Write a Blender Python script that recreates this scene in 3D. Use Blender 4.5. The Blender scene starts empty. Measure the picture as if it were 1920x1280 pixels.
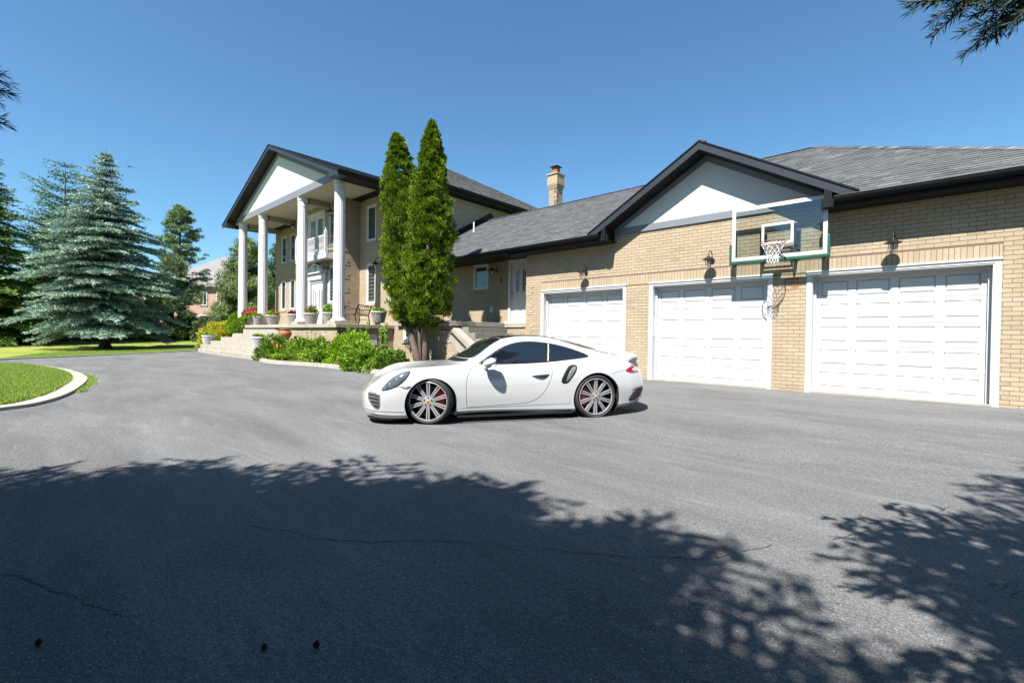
import bpy, bmesh, math, random
import numpy as np
from mathutils import Vector, Matrix
from mathutils.bvhtree import BVHTree
from mathutils.geometry import delaunay_2d_cdt

rng = np.random.default_rng(7)
R = math.radians
scene = bpy.context.scene
COL = scene.collection

# ------------------------------------------------------------------ camera
cam_d = bpy.data.cameras.new('camera')
cam = bpy.data.objects.new('camera', cam_d)
COL.objects.link(cam)
scene.camera = cam
cam_d.sensor_width = 36.0
cam_d.lens = 870.5 / 1920 * 36
cam_d.clip_start = 0.05
cam_d.clip_end = 3000
YAW, PITCH, ROLL = R(42.524), R(-0.623), R(0.819)
_m = (Matrix.Rotation(YAW, 3, 'Z')
      @ Matrix(((1, 0, 0), (0, 0, -1), (0, 1, 0)))
      @ Matrix.Rotation(PITCH, 3, 'X')
      @ Matrix.Rotation(ROLL, 3, 'Z'))
cam.matrix_world = Matrix.Translation((0, 0, 1.2)) @ _m.to_4x4()
scene.render.resolution_x = 1024
scene.render.resolution_y = 682

# ------------------------------------------------------------------ world, sun, exposure
SUN_TRAVEL = Vector((-0.20, 1.0, -1.40)).normalized()      # direction the light travels
SUN_EL = math.asin(-SUN_TRAVEL.z)
world = bpy.data.worlds.new('World')
scene.world = world
world.use_nodes = True
wn = world.node_tree
for n in list(wn.nodes):
    wn.nodes.remove(n)
out = wn.nodes.new('ShaderNodeOutputWorld')
bg = wn.nodes.new('ShaderNodeBackground')
sky = wn.nodes.new('ShaderNodeTexSky')
sky.sky_type = 'NISHITA'
sky.sun_disc = False
sky.sun_elevation = SUN_EL
sky.sun_rotation = math.atan2(-SUN_TRAVEL.x, -SUN_TRAVEL.y)
sky.altitude = 100
sky.air_density = 1.0
sky.dust_density = 0.5
sky.ozone_density = 2.5
bg.inputs['Strength'].default_value = 0.070
tint = wn.nodes.new('ShaderNodeVectorMath')
tint.operation = 'MULTIPLY'
tint.inputs[1].default_value = (0.60, 0.88, 0.97)
wn.links.new(sky.outputs[0], tint.inputs[0])
wn.links.new(tint.outputs[0], bg.inputs['Color'])
wn.links.new(bg.outputs[0], out.inputs['Surface'])
sun_d = bpy.data.lights.new('sun', 'SUN')
sun_d.energy = 5.0
sun_d.angle = R(0.53)
sun_d.color = (1.0, 0.955, 0.89)
sun = bpy.data.objects.new('sun', sun_d)
sun.rotation_euler = SUN_TRAVEL.to_track_quat('-Z', 'Y').to_euler()
sun.location = (0, -20, 30)
COL.objects.link(sun)
vs = scene.view_settings
vs.view_transform = 'Standard'
vs.look = 'None'
vs.gamma = 1.0
vs.use_curve_mapping = False
vs.exposure = 1.45
cy = scene.cycles
cy.max_bounces = 8
cy.diffuse_bounces = 3
cy.glossy_bounces = 4
cy.transmission_bounces = 6
cy.transparent_max_bounces = 12
cy.caustics_reflective = False
cy.caustics_refractive = False
cy.sample_clamp_indirect = 6.0

# ------------------------------------------------------------------ materials
def _nt(name):
    m = bpy.data.materials.new(name)
    m.use_nodes = True
    nt = m.node_tree
    b = nt.nodes['Principled BSDF']
    return m, nt, b

def N(nt, t, **kw):
    n = nt.nodes.new(t)
    for k, v in kw.items():
        setattr(n, k, v)
    return n

def L(nt, a, b):
    nt.links.new(a, b)

ALB = 0.62          # overall reflectance level of the everyday materials below

def plain(name, col, rough=0.6, metal=0.0, var=0.12, vscale=6.0, bump=0.0, bscale=60.0, spec=0.5, coat=0.0, sub=None):
    """a procedural material: base colour with soft noise variation and optional fine bump"""
    m, nt, b = _nt(name)
    tc = N(nt, 'ShaderNodeTexCoord')
    no = N(nt, 'ShaderNodeTexNoise')
    no.inputs['Scale'].default_value = vscale
    no.inputs['Detail'].default_value = 5
    L(nt, tc.outputs['Object'], no.inputs['Vector'])
    mr = N(nt, 'ShaderNodeMapRange')
    mr.inputs['From Min'].default_value = 0.3
    mr.inputs['From Max'].default_value = 0.7
    mr.inputs['To Min'].default_value = 1 - var
    mr.inputs['To Max'].default_value = 1 + var
    L(nt, no.outputs[0], mr.inputs['Value'])
    mx = N(nt, 'ShaderNodeVectorMath', operation='SCALE')
    k_ = .76 if min(col[:3]) > .5 and max(col[:3]) - min(col[:3]) < .2 else ALB
    mx.inputs[0].default_value = tuple(c * k_ for c in col[:3])
    L(nt, mr.outputs[0], mx.inputs['Scale'])
    L(nt, mx.outputs[0], b.inputs['Base Color'])
    b.inputs['Roughness'].default_value = rough
    b.inputs['Metallic'].default_value = metal
    b.inputs['Specular IOR Level'].default_value = spec
    b.inputs['Coat Weight'].default_value = coat
    if coat:
        b.inputs['Coat Roughness'].default_value = 0.03
    if bump:
        n2 = N(nt, 'ShaderNodeTexNoise')
        n2.inputs['Scale'].default_value = bscale
        n2.inputs['Detail'].default_value = 4
        L(nt, tc.outputs['Object'], n2.inputs['Vector'])
        bp = N(nt, 'ShaderNodeBump')
        bp.inputs['Strength'].default_value = bump
        bp.inputs['Distance'].default_value = 0.01
        L(nt, n2.outputs[0], bp.inputs['Height'])
        L(nt, bp.outputs[0], b.inputs['Normal'])
    return m

def toned(name, stops, rough=0.8, nscale=30.0, nvar=0.15, bump=0.3, bscale=80.0, spec=0.3, trans=0.0, big=0.0):
    """colour picked per piece from the mesh attribute 'tone' through a ramp, times fine noise"""
    m, nt, b = _nt(name)
    at = N(nt, 'ShaderNodeAttribute', attribute_name='tone')
    rp = N(nt, 'ShaderNodeValToRGB')
    els = rp.color_ramp.elements
    els[0].position = stops[0][0]; els[0].color = (*[c * ALB for c in stops[0][1]], 1)
    els[1].position = stops[-1][0]; els[1].color = (*[c * ALB for c in stops[-1][1]], 1)
    for p, c in stops[1:-1]:
        e = els.new(p); e.color = (*[q * ALB for q in c], 1)
    L(nt, at.outputs['Fac'], rp.inputs[0])
    geo = N(nt, 'ShaderNodeNewGeometry')
    no = N(nt, 'ShaderNodeTexNoise')
    no.inputs['Scale'].default_value = nscale
    no.inputs['Detail'].default_value = 6
    L(nt, geo.outputs['Position'], no.inputs['Vector'])
    mr = N(nt, 'ShaderNodeMapRange')
    mr.inputs['From Min'].default_value = 0.3
    mr.inputs['From Max'].default_value = 0.7
    mr.inputs['To Min'].default_value = 1 - nvar
    mr.inputs['To Max'].default_value = 1 + nvar
    L(nt, no.outputs[0], mr.inputs['Value'])
    last = mr.outputs[0]
    if big:
        n3 = N(nt, 'ShaderNodeTexNoise')
        n3.inputs['Scale'].default_value = 0.9
        n3.inputs['Detail'].default_value = 3
        L(nt, geo.outputs['Position'], n3.inputs['Vector'])
        m3 = N(nt, 'ShaderNodeMapRange')
        m3.inputs['From Min'].default_value = 0.3
        m3.inputs['From Max'].default_value = 0.7
        m3.inputs['To Min'].default_value = 1 - big
        m3.inputs['To Max'].default_value = 1 + big
        L(nt, n3.outputs[0], m3.inputs['Value'])
        mm = N(nt, 'ShaderNodeMath', operation='MULTIPLY')
        L(nt, last, mm.inputs[0]); L(nt, m3.outputs[0], mm.inputs[1])
        last = mm.outputs[0]
    sc = N(nt, 'ShaderNodeVectorMath', operation='SCALE')
    L(nt, rp.outputs[0], sc.inputs[0]); L(nt, last, sc.inputs['Scale'])
    L(nt, sc.outputs[0], b.inputs['Base Color'])
    b.inputs['Roughness'].default_value = rough
    b.inputs['Specular IOR Level'].default_value = spec
    if trans:
        tr = N(nt, 'ShaderNodeBsdfTranslucent')
        L(nt, sc.outputs[0], tr.inputs['Color'])
        ms = N(nt, 'ShaderNodeMixShader')
        ms.inputs[0].default_value = trans
        L(nt, b.outputs[0], ms.inputs[1]); L(nt, tr.outputs[0], ms.inputs[2])
        L(nt, ms.outputs[0], nt.nodes['Material Output'].inputs['Surface'])
    if bump:
        n2 = N(nt, 'ShaderNodeTexNoise')
        n2.inputs['Scale'].default_value = bscale
        n2.inputs['Detail'].default_value = 5
        L(nt, geo.outputs['Position'], n2.inputs['Vector'])
        bp = N(nt, 'ShaderNodeBump')
        bp.inputs['Strength'].default_value = bump
        bp.inputs['Distance'].default_value = 0.004
        L(nt, n2.outputs[0], bp.inputs['Height'])
        L(nt, bp.outputs[0], b.inputs['Normal'])
    return m

M = {}
M['brick'] = toned('tan_brick', [(0, (.45, .345, .235)), (.25, (.505, .395, .272)), (.6, (.54, .43, .30)), (.85, (.585, .475, .34)), (1, (.475, .37, .255))], rough=.88, nscale=45, nvar=.12, bump=.3, bscale=110, big=.06)
M['mortar'] = plain('brown_mortar', (.215, .165, .115), .95, var=.2, vscale=14, bump=.5, bscale=200)
M['shingle'] = toned('grey_shingle', [(0, (.075, .08, .086)), (.35, (.12, .125, .132)), (.7, (.155, .16, .168)), (1, (.235, .24, .25))], rough=.93, nscale=120, nvar=.3, bump=.6, bscale=260)
M['roof_deck'] = plain('roof_felt', (.05, .05, .055), .95)
M['black_metal'] = plain('black_aluminium', (.007, .007, .008), .5, var=.15, vscale=3, spec=.22)
M['soffit'] = plain('black_soffit', (.010, .010, .010), .5, var=.2, vscale=5, spec=.3)
M['fascia'] = plain('navy_grey_fascia', (.035, .042, .055), .45, var=.12, vscale=2, spec=.35)
M['trim_grey'] = plain('pale_grey_trim', (.23, .25, .29), .6, var=.05, vscale=2)
M['stucco'] = plain('white_stucco', (.69, .685, .67), .85, var=.03, vscale=3, bump=.3, bscale=300)
M['white_paint'] = plain('white_paint', (.65, .66, .66), .42, var=.03, vscale=3, bump=.05, bscale=40)
M['column_paint'] = plain('column_paint', (.66, .66, .675), .5, var=.04, vscale=2)
M['cream'] = plain('cream_ceiling_paint', (.62, .57, .47), .8, var=.04, vscale=2)
M['beam_grey'] = plain('beam_paint', (.42, .39, .33), .8, var=.04, vscale=2)
M['concrete'] = plain('pale_concrete', (.46, .42, .35), .9, var=.14, vscale=3.5, bump=.4, bscale=120)
M['concrete_grey'] = plain('grey_concrete', (.30, .28, .245), .92, var=.18, vscale=12, bump=.7, bscale=160)
M['kerb'] = plain('kerb_concrete', (.46, .43, .375), .9, var=.14, vscale=4, bump=.4, bscale=120)
M['seam'] = plain('dark_seam', (.012, .012, .012), .8)
M['rust'] = plain('rusty_steel', (.22, .06, .02), .8, var=.4, vscale=20)
M['green_pad'] = plain('green_padding', (.012, .115, .062), .45, var=.2, vscale=8)
M['orange'] = plain('orange_steel', (.38, .075, .025), .5, var=.25, vscale=20)
M['net'] = plain('white_cord', (.75, .74, .70), .8)
M['wood'] = plain('weathered_plywood', (.42, .25, .12), .8, var=.3, vscale=12)
M['blackiron'] = plain('dark_bronze_iron', (.025, .018, .014), .45, var=.2, vscale=20, metal=.3)
M['brass'] = plain('brass', (.5, .33, .1), .3, metal=1)
M['terracotta'] = plain('terracotta', (.42, .15, .05), .7, var=.2, vscale=8, bump=.2)
M['planter'] = plain('cast_planter', (.50, .47, .42), .85, var=.12, vscale=12, bump=.3, bscale=60)
M['urn'] = plain('white_urn', (.68, .68, .68), .6, var=.08, vscale=10)
M['soil'] = plain('mulch', (.06, .035, .02), .95, var=.4, vscale=20, bump=.8, bscale=60)
M['bark'] = plain('cedar_bark', (.16, .11, .085), .9, var=.3, vscale=14, bump=.9, bscale=50)
M['bark_dark'] = plain('spruce_bark', (.045, .035, .028), .95, var=.3, vscale=6, bump=.9, bscale=30)
M['blind'] = plain('window_blind', (.42, .38, .35), .7, var=.05)
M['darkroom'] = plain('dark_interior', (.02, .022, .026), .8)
M['pebble'] = toned('pebble', [(0, (.2, .18, .16)), (1, (.5, .48, .44))])

def glass_mat(name, tint, rough=.02, alpha=.55):
    """thin pane: part tinted see-through, part mirror reflection by Fresnel"""
    m, nt, b = _nt(name)
    nt.nodes.remove(b)
    tr = N(nt, 'ShaderNodeBsdfTransparent'); tr.inputs[0].default_value = (*tint, 1)
    gl = N(nt, 'ShaderNodeBsdfGlossy'); gl.inputs['Roughness'].default_value = rough
    no = N(nt, 'ShaderNodeTexNoise'); no.inputs['Scale'].default_value = 1.7
    bp = N(nt, 'ShaderNodeBump'); bp.inputs['Strength'].default_value = .04; bp.inputs['Distance'].default_value = .02
    L(nt, no.outputs[0], bp.inputs['Height']); L(nt, bp.outputs[0], gl.inputs['Normal'])
    gg = N(nt, 'ShaderNodeNewGeometry')
    dt = N(nt, 'ShaderNodeVectorMath', operation='DOT_PRODUCT'); L(nt, gg.outputs['Normal'], dt.inputs[0]); L(nt, gg.outputs['Incoming'], dt.inputs[1])
    ab = N(nt, 'ShaderNodeMath', operation='ABSOLUTE'); L(nt, dt.outputs['Value'], ab.inputs[0])
    om = N(nt, 'ShaderNodeMath', operation='SUBTRACT'); om.inputs[0].default_value = 1; L(nt, ab.outputs[0], om.inputs[1])
    pw_ = N(nt, 'ShaderNodeMath', operation='POWER'); L(nt, om.outputs[0], pw_.inputs[0]); pw_.inputs[1].default_value = 5
    ma = N(nt, 'ShaderNodeMath', operation='MULTIPLY_ADD'); ma.inputs[1].default_value = .9; ma.inputs[2].default_value = .05 + alpha
    ma.use_clamp = True
    L(nt, pw_.outputs[0], ma.inputs[0])
    mx = N(nt, 'ShaderNodeMixShader')
    L(nt, ma.outputs[0], mx.inputs[0]); L(nt, tr.outputs[0], mx.inputs[1]); L(nt, gl.outputs[0], mx.inputs[2])
    L(nt, mx.outputs[0], nt.nodes['Material Output'].inputs['Surface'])
    return m
M['pane'] = glass_mat('window_glass', (.75, .8, .82), alpha=.03)
M['board_glass'] = glass_mat('backboard_glass', (.90, .93, .92), alpha=.02)
M['lamp_glass'] = glass_mat('lamp_glass', (.95, .95, .97), alpha=.08, rough=.1)

# ------------------------------------------------------------------ mesh helpers
WC = {}          # parents whose children are given in world coordinates

class MB:
    def __init__(s):
        s.v = []; s.f = []; s.t = []
    def add(s, vs, fs, tone=.5):
        o = len(s.v)
        s.v.extend([tuple(map(float, p)) for p in vs])
        s.f.extend([tuple(i + o for i in f) for f in fs])
        s.t.extend([tone] * len(fs))
        return s
    def box(s, x0, x1, y0, y1, z0, z1, tone=.5):
        if x0 > x1: x0, x1 = x1, x0
        if y0 > y1: y0, y1 = y1, y0
        if z0 > z1: z0, z1 = z1, z0
        return s.add([(x0, y0, z0), (x1, y0, z0), (x1, y1, z0), (x0, y1, z0), (x0, y0, z1), (x1, y0, z1), (x1, y1, z1), (x0, y1, z1)],
                     [(0, 3, 2, 1), (4, 5, 6, 7), (0, 1, 5, 4), (1, 2, 6, 5), (2, 3, 7, 6), (3, 0, 4, 7)], tone)
    def hexa(s, P, tone=.5):
        """eight corners: bottom ring 0-3 counter-clockwise, top ring 4-7"""
        return s.add(P, [(0, 3, 2, 1), (4, 5, 6, 7), (0, 1, 5, 4), (1, 2, 6, 5), (2, 3, 7, 6), (3, 0, 4, 7)], tone)
    def prism(s, poly, vec, tone=.5):
        """polygon (3D points) pushed along vec"""
        n = len(poly); v = Vector(vec)
        a = [Vector(p) for p in poly]; b = [p + v for p in a]
        nrm = Vector((0, 0, 0))
        for i in range(n):
            nrm += a[i].cross(a[(i + 1) % n])
        flip = nrm.dot(v) > 0
        f1 = tuple(range(n)); f2 = tuple(range(2 * n - 1, n - 1, -1))
        fs = [f1[::-1], f2[::-1]] if flip else [f1, f2]
        for i in range(n):
            j = (i + 1) % n
            q = (i, j, n + j, n + i)
            fs.append(q if flip else q[::-1])
        return s.add(a + b, fs, tone)
    def tube(s, path, r, n=8, tone=.5, closed=False, cap=True):
        pts = [Vector(p) for p in path]
        rr = r if hasattr(r, '__len__') else [r] * len(pts)
        vs, fs = [], []
        m = len(pts)
        prev = None
        for i, p in enumerate(pts):
            if closed:
                t = pts[(i + 1) % m] - pts[i - 1]
            else:
                t = pts[min(i + 1, m - 1)] - pts[max(i - 1, 0)]
            t = t.normalized() if t.length > 1e-9 else Vector((0, 0, 1))
            if prev is None:
                u = t.orthogonal().normalized()
            else:
                u = (prev - t * prev.dot(t))
                u = u.normalized() if u.length > 1e-6 else t.orthogonal().normalized()
            prev = u
            w = t.cross(u)
            for k in range(n):
                a = 2 * math.pi * k / n
                vs.append(p + (u * math.cos(a) + w * math.sin(a)) * rr[i])
        segs = m if closed else m - 1
        for i in range(segs):
            j = (i + 1) % m
            for k in range(n):
                l = (k + 1) % n
                fs.append((i * n + k, i * n + l, j * n + l, j * n + k))
        if cap and not closed:
            fs.append(tuple(range(n))[::-1]); fs.append(tuple((m - 1) * n + k for k in range(n)))
        return s.add(vs, fs, tone)
    def lathe(s, prof, c=(0, 0, 0), n=24, tone=.5, axis='z', flute=None):
        """prof: list of (r, h)"""
        vs, fs = [], []
        for (r, h) in prof:
            for k in range(n):
                a = 2 * math.pi * k / n
                q = r * (1 - (flute * (k % 2)) if flute else r and 1)
                q = r * (1 - flute * (k % 2)) if flute else r
                x, y = q * math.cos(a), q * math.sin(a)
                if axis == 'z': vs.append((c[0] + x, c[1] + y, c[2] + h))
                elif axis == 'y': vs.append((c[0] + x, c[1] + h, c[2] - y))
                else: vs.append((c[0] + h, c[1] + x, c[2] + y))
        m = len(prof)
        for i in range(m - 1):
            for k in range(n):
                l = (k + 1) % n
                fs.append((i * n + k, i * n + l, (i + 1) * n + l, (i + 1) * n + k))
        if prof[0][0] > 1e-6: fs.append(tuple(range(n))[::-1])
        if prof[-1][0] > 1e-6: fs.append(tuple((m - 1) * n + k for k in range(n)))
        return s.add(vs, fs, tone)
    def ball(s, c, r, nu=10, nv=7, tone=.5, sc=(1, 1, 1)):
        vs = [(c[0], c[1], c[2] - r * sc[2])]
        for j in range(1, nv):
            a = -math.pi / 2 + math.pi * j / nv
            for i in range(nu):
                b = 2 * math.pi * i / nu
                vs.append((c[0] + r * sc[0] * math.cos(a) * math.cos(b), c[1] + r * sc[1] * math.cos(a) * math.sin(b), c[2] + r * sc[2] * math.sin(a)))
        vs.append((c[0], c[1], c[2] + r * sc[2]))
        fs = []
        for i in range(nu):
            l = (i + 1) % nu
            fs.append((0, 1 + l, 1 + i))
            for j in range(nv - 2):
                o = 1 + j * nu
                fs.append((o + i, o + l, o + nu + l, o + nu + i))
            o = 1 + (nv - 2) * nu
            fs.append((o + i, o + l, len(vs) - 1))
        return s.add(vs, fs, tone)
    def build(s, name, mat, parent=None, smooth=False, bevel=0, autosmooth=None, kind=None, origin=None):
        me = bpy.data.meshes.new(name)
        vv = np.array(s.v, dtype=float).reshape(-1, 3)
        if origin is not None:
            vv = vv - np.array(origin)
        me.from_pydata(vv.tolist(), [], s.f)
        at = me.attributes.new('tone', 'FLOAT', 'FACE')
        at.data.foreach_set('value', s.t)
        me.materials.append(mat if not isinstance(mat, str) else M[mat])
        if smooth:
            me.polygons.foreach_set('use_smooth', [True] * len(me.polygons))
            if autosmooth:
                try:
                    me.set_sharp_from_angle(angle=autosmooth)
                except Exception:
                    pass
        o = bpy.data.objects.new(name, me)
        if origin is not None:
            o.location = origin
        COL.objects.link(o)
        if parent is not None:
            o.parent = parent
            if parent.name in WC:
                o.matrix_parent_inverse = Matrix.Translation(-WC[parent.name])
        if bevel:
            md = o.modifiers.new('bevel', 'BEVEL')
            md.width = bevel; md.segments = 2; md.limit_method = 'ANGLE'; md.angle_limit = R(35)
        if kind:
            o['kind'] = kind
        return o

def empty(name, loc, label=None, cat=None, group=None, rz=0):
    o = bpy.data.objects.new(name, None)
    o.empty_display_size = .2
    o.location = loc
    o.rotation_euler = (0, 0, rz)
    COL.objects.link(o)
    if label: o['label'] = label
    if cat: o['category'] = cat
    if group: o['group'] = group
    return o

def tag(o, label=None, cat=None, group=None, kind=None):
    if label: o['label'] = label
    if cat: o['category'] = cat
    if group: o['group'] = group
    if kind: o['kind'] = kind
    return o

def copy_tree(o, parent=None):
    c = o.copy(); COL.objects.link(c)
    if parent is not None: c.parent = parent
    for ch in list(o.children):
        copy_tree(ch, c)
    return c

def np_mesh(name, V, F, mat, tone=None, parent=None, smooth=False, kind=None):
    """fast mesh from numpy: V (n,3), F (m,k) all faces same size, tone per face"""
    me = bpy.data.meshes.new(name)
    V = np.ascontiguousarray(V, dtype=np.float32); F = np.ascontiguousarray(F, dtype=np.int32)
    k = F.shape[1]
    me.vertices.add(len(V)); me.vertices.foreach_set('co', V.ravel())
    me.loops.add(F.size); me.loops.foreach_set('vertex_index', F.ravel())
    me.polygons.add(len(F))
    me.polygons.foreach_set('loop_start', np.arange(0, F.size, k, dtype=np.int32))
    me.polygons.foreach_set('loop_total', np.full(len(F), k, dtype=np.int32))
    me.polygons.foreach_set('use_smooth', np.full(len(F), bool(smooth)))
    me.update(calc_edges=True)
    if tone is not None:
        at = me.attributes.new('tone', 'FLOAT', 'FACE')
        at.data.foreach_set('value', np.ascontiguousarray(tone, dtype=np.float32))
    me.materials.append(M[mat] if isinstance(mat, str) else mat)
    o = bpy.data.objects.new(name, me)
    COL.objects.link(o)
    if parent is not None:
        o.parent = parent
        if parent.name in WC: o.matrix_parent_inverse = Matrix.Translation(-WC[parent.name])
    if kind: o['kind'] = kind
    return o

def gz(x, y):
    """height of the driveway: level round the car, rising a little towards the garage"""
    return 0.13 * min(max((y - 5.0) / 6.3, 0.0), 1.0)
# ------------------------------------------------------------------ the ground
def asphalt_mat():
    m, nt, b = _nt('asphalt')
    geo = N(nt, 'ShaderNodeNewGeometry')
    P = geo.outputs['Position']
    def noise(scale, detail=4, vec=None, rough=.5, dist=0):
        n = N(nt, 'ShaderNodeTexNoise'); n.inputs['Scale'].default_value = scale; n.inputs['Detail'].default_value = detail
        n.inputs['Roughness'].default_value = rough; n.inputs['Distortion'].default_value = dist
        L(nt, vec or P, n.inputs['Vector']); return n.outputs[0]
    def rng_(v, a, b_, c, d):
        r = N(nt, 'ShaderNodeMapRange'); 
        for k, x in zip(('From Min', 'From Max', 'To Min', 'To Max'), (a, b_, c, d)): r.inputs[k].default_value = x
        L(nt, v, r.inputs['Value']); return r.outputs[0]
    def mul(a, b_):
        x = N(nt, 'ShaderNodeMath', operation='MULTIPLY'); L(nt, a, x.inputs[0]); L(nt, b_, x.inputs[1]); return x.outputs[0]
    mp = N(nt, 'ShaderNodeMapping'); mp.inputs['Scale'].default_value = (.35, 1.3, 1); mp.inputs['Rotation'].default_value = (0, 0, .5)
    L(nt, P, mp.inputs['Vector'])
    big = rng_(noise(.8, 8, mp.outputs[0], .68, .4), .32, .7, .74, 1.24)
    mp2 = N(nt, 'ShaderNodeMapping'); mp2.inputs['Scale'].default_value = (.5, 3.0, 1); mp2.inputs['Rotation'].default_value = (0, 0, .65)
    L(nt, P, mp2.inputs['Vector'])
    scuff = rng_(noise(1.8, 8, mp2.outputs[0], .75, 1.2), .52, .70, 1.0, 1.28)
    grain = rng_(noise(110, 4), .3, .7, .50, 1.5)
    grain2 = rng_(noise(38, 4), .3, .7, .80, 1.2)
    v = N(nt, 'ShaderNodeTexVoronoi'); v.inputs['Scale'].default_value = 75; L(nt, P, v.inputs['Vector'])
    chip = rng_(v.outputs['Distance'], .18, .34, 1, 0)
    wn_ = N(nt, 'ShaderNodeTexWhiteNoise'); L(nt, v.outputs['Position'], wn_.inputs['Vector'])
    pick = rng_(wn_.outputs['Value'], .86, .93, 0, 1)
    chipm = mul(chip, pick)
    lum = mul(mul(mul(big, grain), grain2), scuff)
    col = N(nt, 'ShaderNodeVectorMath', operation='SCALE'); col.inputs[0].default_value = (.116, .1165, .117)
    L(nt, lum, col.inputs['Scale'])
    mx = N(nt, 'ShaderNodeMix', data_type='RGBA'); L(nt, chipm, mx.inputs['Factor']); L(nt, col.outputs[0], mx.inputs['A']); mx.inputs['B'].default_value = (.30, .29, .275, 1)
    # hairline cracks: thin level set of a warped noise
    cn = noise(.55, 7, None, .62, .9)
    ca = N(nt, 'ShaderNodeMath', operation='SUBTRACT'); L(nt, cn, ca.inputs[0]); ca.inputs[1].default_value = .5
    cb = N(nt, 'ShaderNodeMath', operation='ABSOLUTE'); L(nt, ca.outputs[0], cb.inputs[0])
    crack = rng_(cb.outputs[0], .0, .0011, .0, 1)
    cm = rng_(noise(.3, 2), .48, .6, 0, 1)
    keep = N(nt, 'ShaderNodeMath', operation='MAXIMUM'); L(nt, crack, keep.inputs[0]); L(nt, cm, keep.inputs[1])
    k2 = rng_(keep.outputs[0], 0, 1, .35, 1)
    c2 = N(nt, 'ShaderNodeVectorMath', operation='SCALE'); L(nt, mx.outputs['Result'], c2.inputs[0]); L(nt, k2, c2.inputs['Scale'])
    L(nt, c2.outputs[0], b.inputs['Base Color'])
    b.inputs['Roughness'].default_value = .82
    b.inputs['Specular IOR Level'].default_value = .18
    hb = N(nt, 'ShaderNodeMath', operation='ADD'); L(nt, noise(120, 4, None, .7), hb.inputs[0]); L(nt, v.outputs['Distance'], hb.inputs[1])
    bp = N(nt, 'ShaderNodeBump'); bp.inputs['Strength'].default_value = .75; bp.inputs['Distance'].default_value = .006
    L(nt, hb.outputs[0], bp.inputs['Height']); L(nt, bp.outputs[0], b.inputs['Normal'])
    return m
M['asphalt'] = asphalt_mat()

def lawn_mat():
    m, nt, b = _nt('lawn')
    geo = N(nt, 'ShaderNodeNewGeometry'); P = geo.outputs['Position']
    n1 = N(nt, 'ShaderNodeTexNoise'); n1.inputs['Scale'].default_value = .35; n1.inputs['Detail'].default_value = 6; L(nt, P, n1.inputs['Vector'])
    n2 = N(nt, 'ShaderNodeTexNoise'); n2.inputs['Scale'].default_value = 14; n2.inputs['Detail'].default_value = 6; L(nt, P, n2.inputs['Vector'])
    rp = N(nt, 'ShaderNodeValToRGB'); e = rp.color_ramp.elements
    e[0].position = .3; e[0].color = (.14, .175, .032, 1); e[1].position = .7; e[1].color = (.25, .265, .065, 1)
    L(nt, n1.outputs[0], rp.inputs[0])
    r2 = N(nt, 'ShaderNodeMapRange'); r2.inputs['From Min'].default_value = .3; r2.inputs['From Max'].default_value = .7; r2.inputs['To Min'].default_value = .6; r2.inputs['To Max'].default_value = 1.4
    L(nt, n2.outputs[0], r2.inputs['Value'])
    sc = N(nt, 'ShaderNodeVectorMath', operation='SCALE'); L(nt, rp.outputs[0], sc.inputs[0]); L(nt, r2.outputs[0], sc.inputs['Scale'])
    L(nt, sc.outputs[0], b.inputs['Base Color']); b.inputs['Roughness'].default_value = .95; b.inputs['Specular IOR Level'].default_value = .1
    bp = N(nt, 'ShaderNodeBump'); bp.inputs['Strength'].default_value = 1; bp.inputs['Distance'].default_value = .04
    L(nt, n2.outputs[0], bp.inputs['Height']); L(nt, bp.outputs[0], b.inputs['Normal'])
    return m
M['lawn'] = lawn_mat()
M['grass'] = toned('grass_blade', [(0, (.24, .40, .045)), (.5, (.38, .58, .075)), (.85, (.52, .68, .13)), (1, (.72, .70, .34))], rough=.6, nvar=.1, bump=0, spec=.25, trans=.35)

def sheet(name, xs, ys, zf, mat, keep=None, smooth=True):
    V = [(x, y, zf(x, y)) for y in ys for x in xs]
    nx = len(xs); F = []
    for j in range(len(ys) - 1):
        for i in range(nx - 1):
            if keep is None or keep((xs[i] + xs[i + 1]) / 2, (ys[j] + ys[j + 1]) / 2):
                F.append((j * nx + i, j * nx + i + 1, (j + 1) * nx + i + 1, (j + 1) * nx + i))
    return np_mesh(name, np.array(V), np.array(F), mat, smooth=smooth, kind='structure')

# far lawn to the horizon, lying just under the driveway everywhere
gx = [-1500, -600, -250, -120, -104, -80, -60, -50, -45, -40, -36, -33, -30, -25, -20, -15, -10, -5, 0, 5, 10, 20, 40, 90, 250, 800, 1500]
gy = [-1500, -500, -150, -60, -30, -15, -8, -4, 0, 2, 4, 5, 6, 7, 8, 9, 10, 11.3, 13, 16, 20, 30, 45, 80, 200, 600, 1500]
def ground_z(x, y):
    z = gz(x, y) - .03
    if x < -40: z += min((-40 - x) * .034, 2.2)
    return z
sheet('lawn_ground', gx, gy, ground_z, 'lawn')

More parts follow.
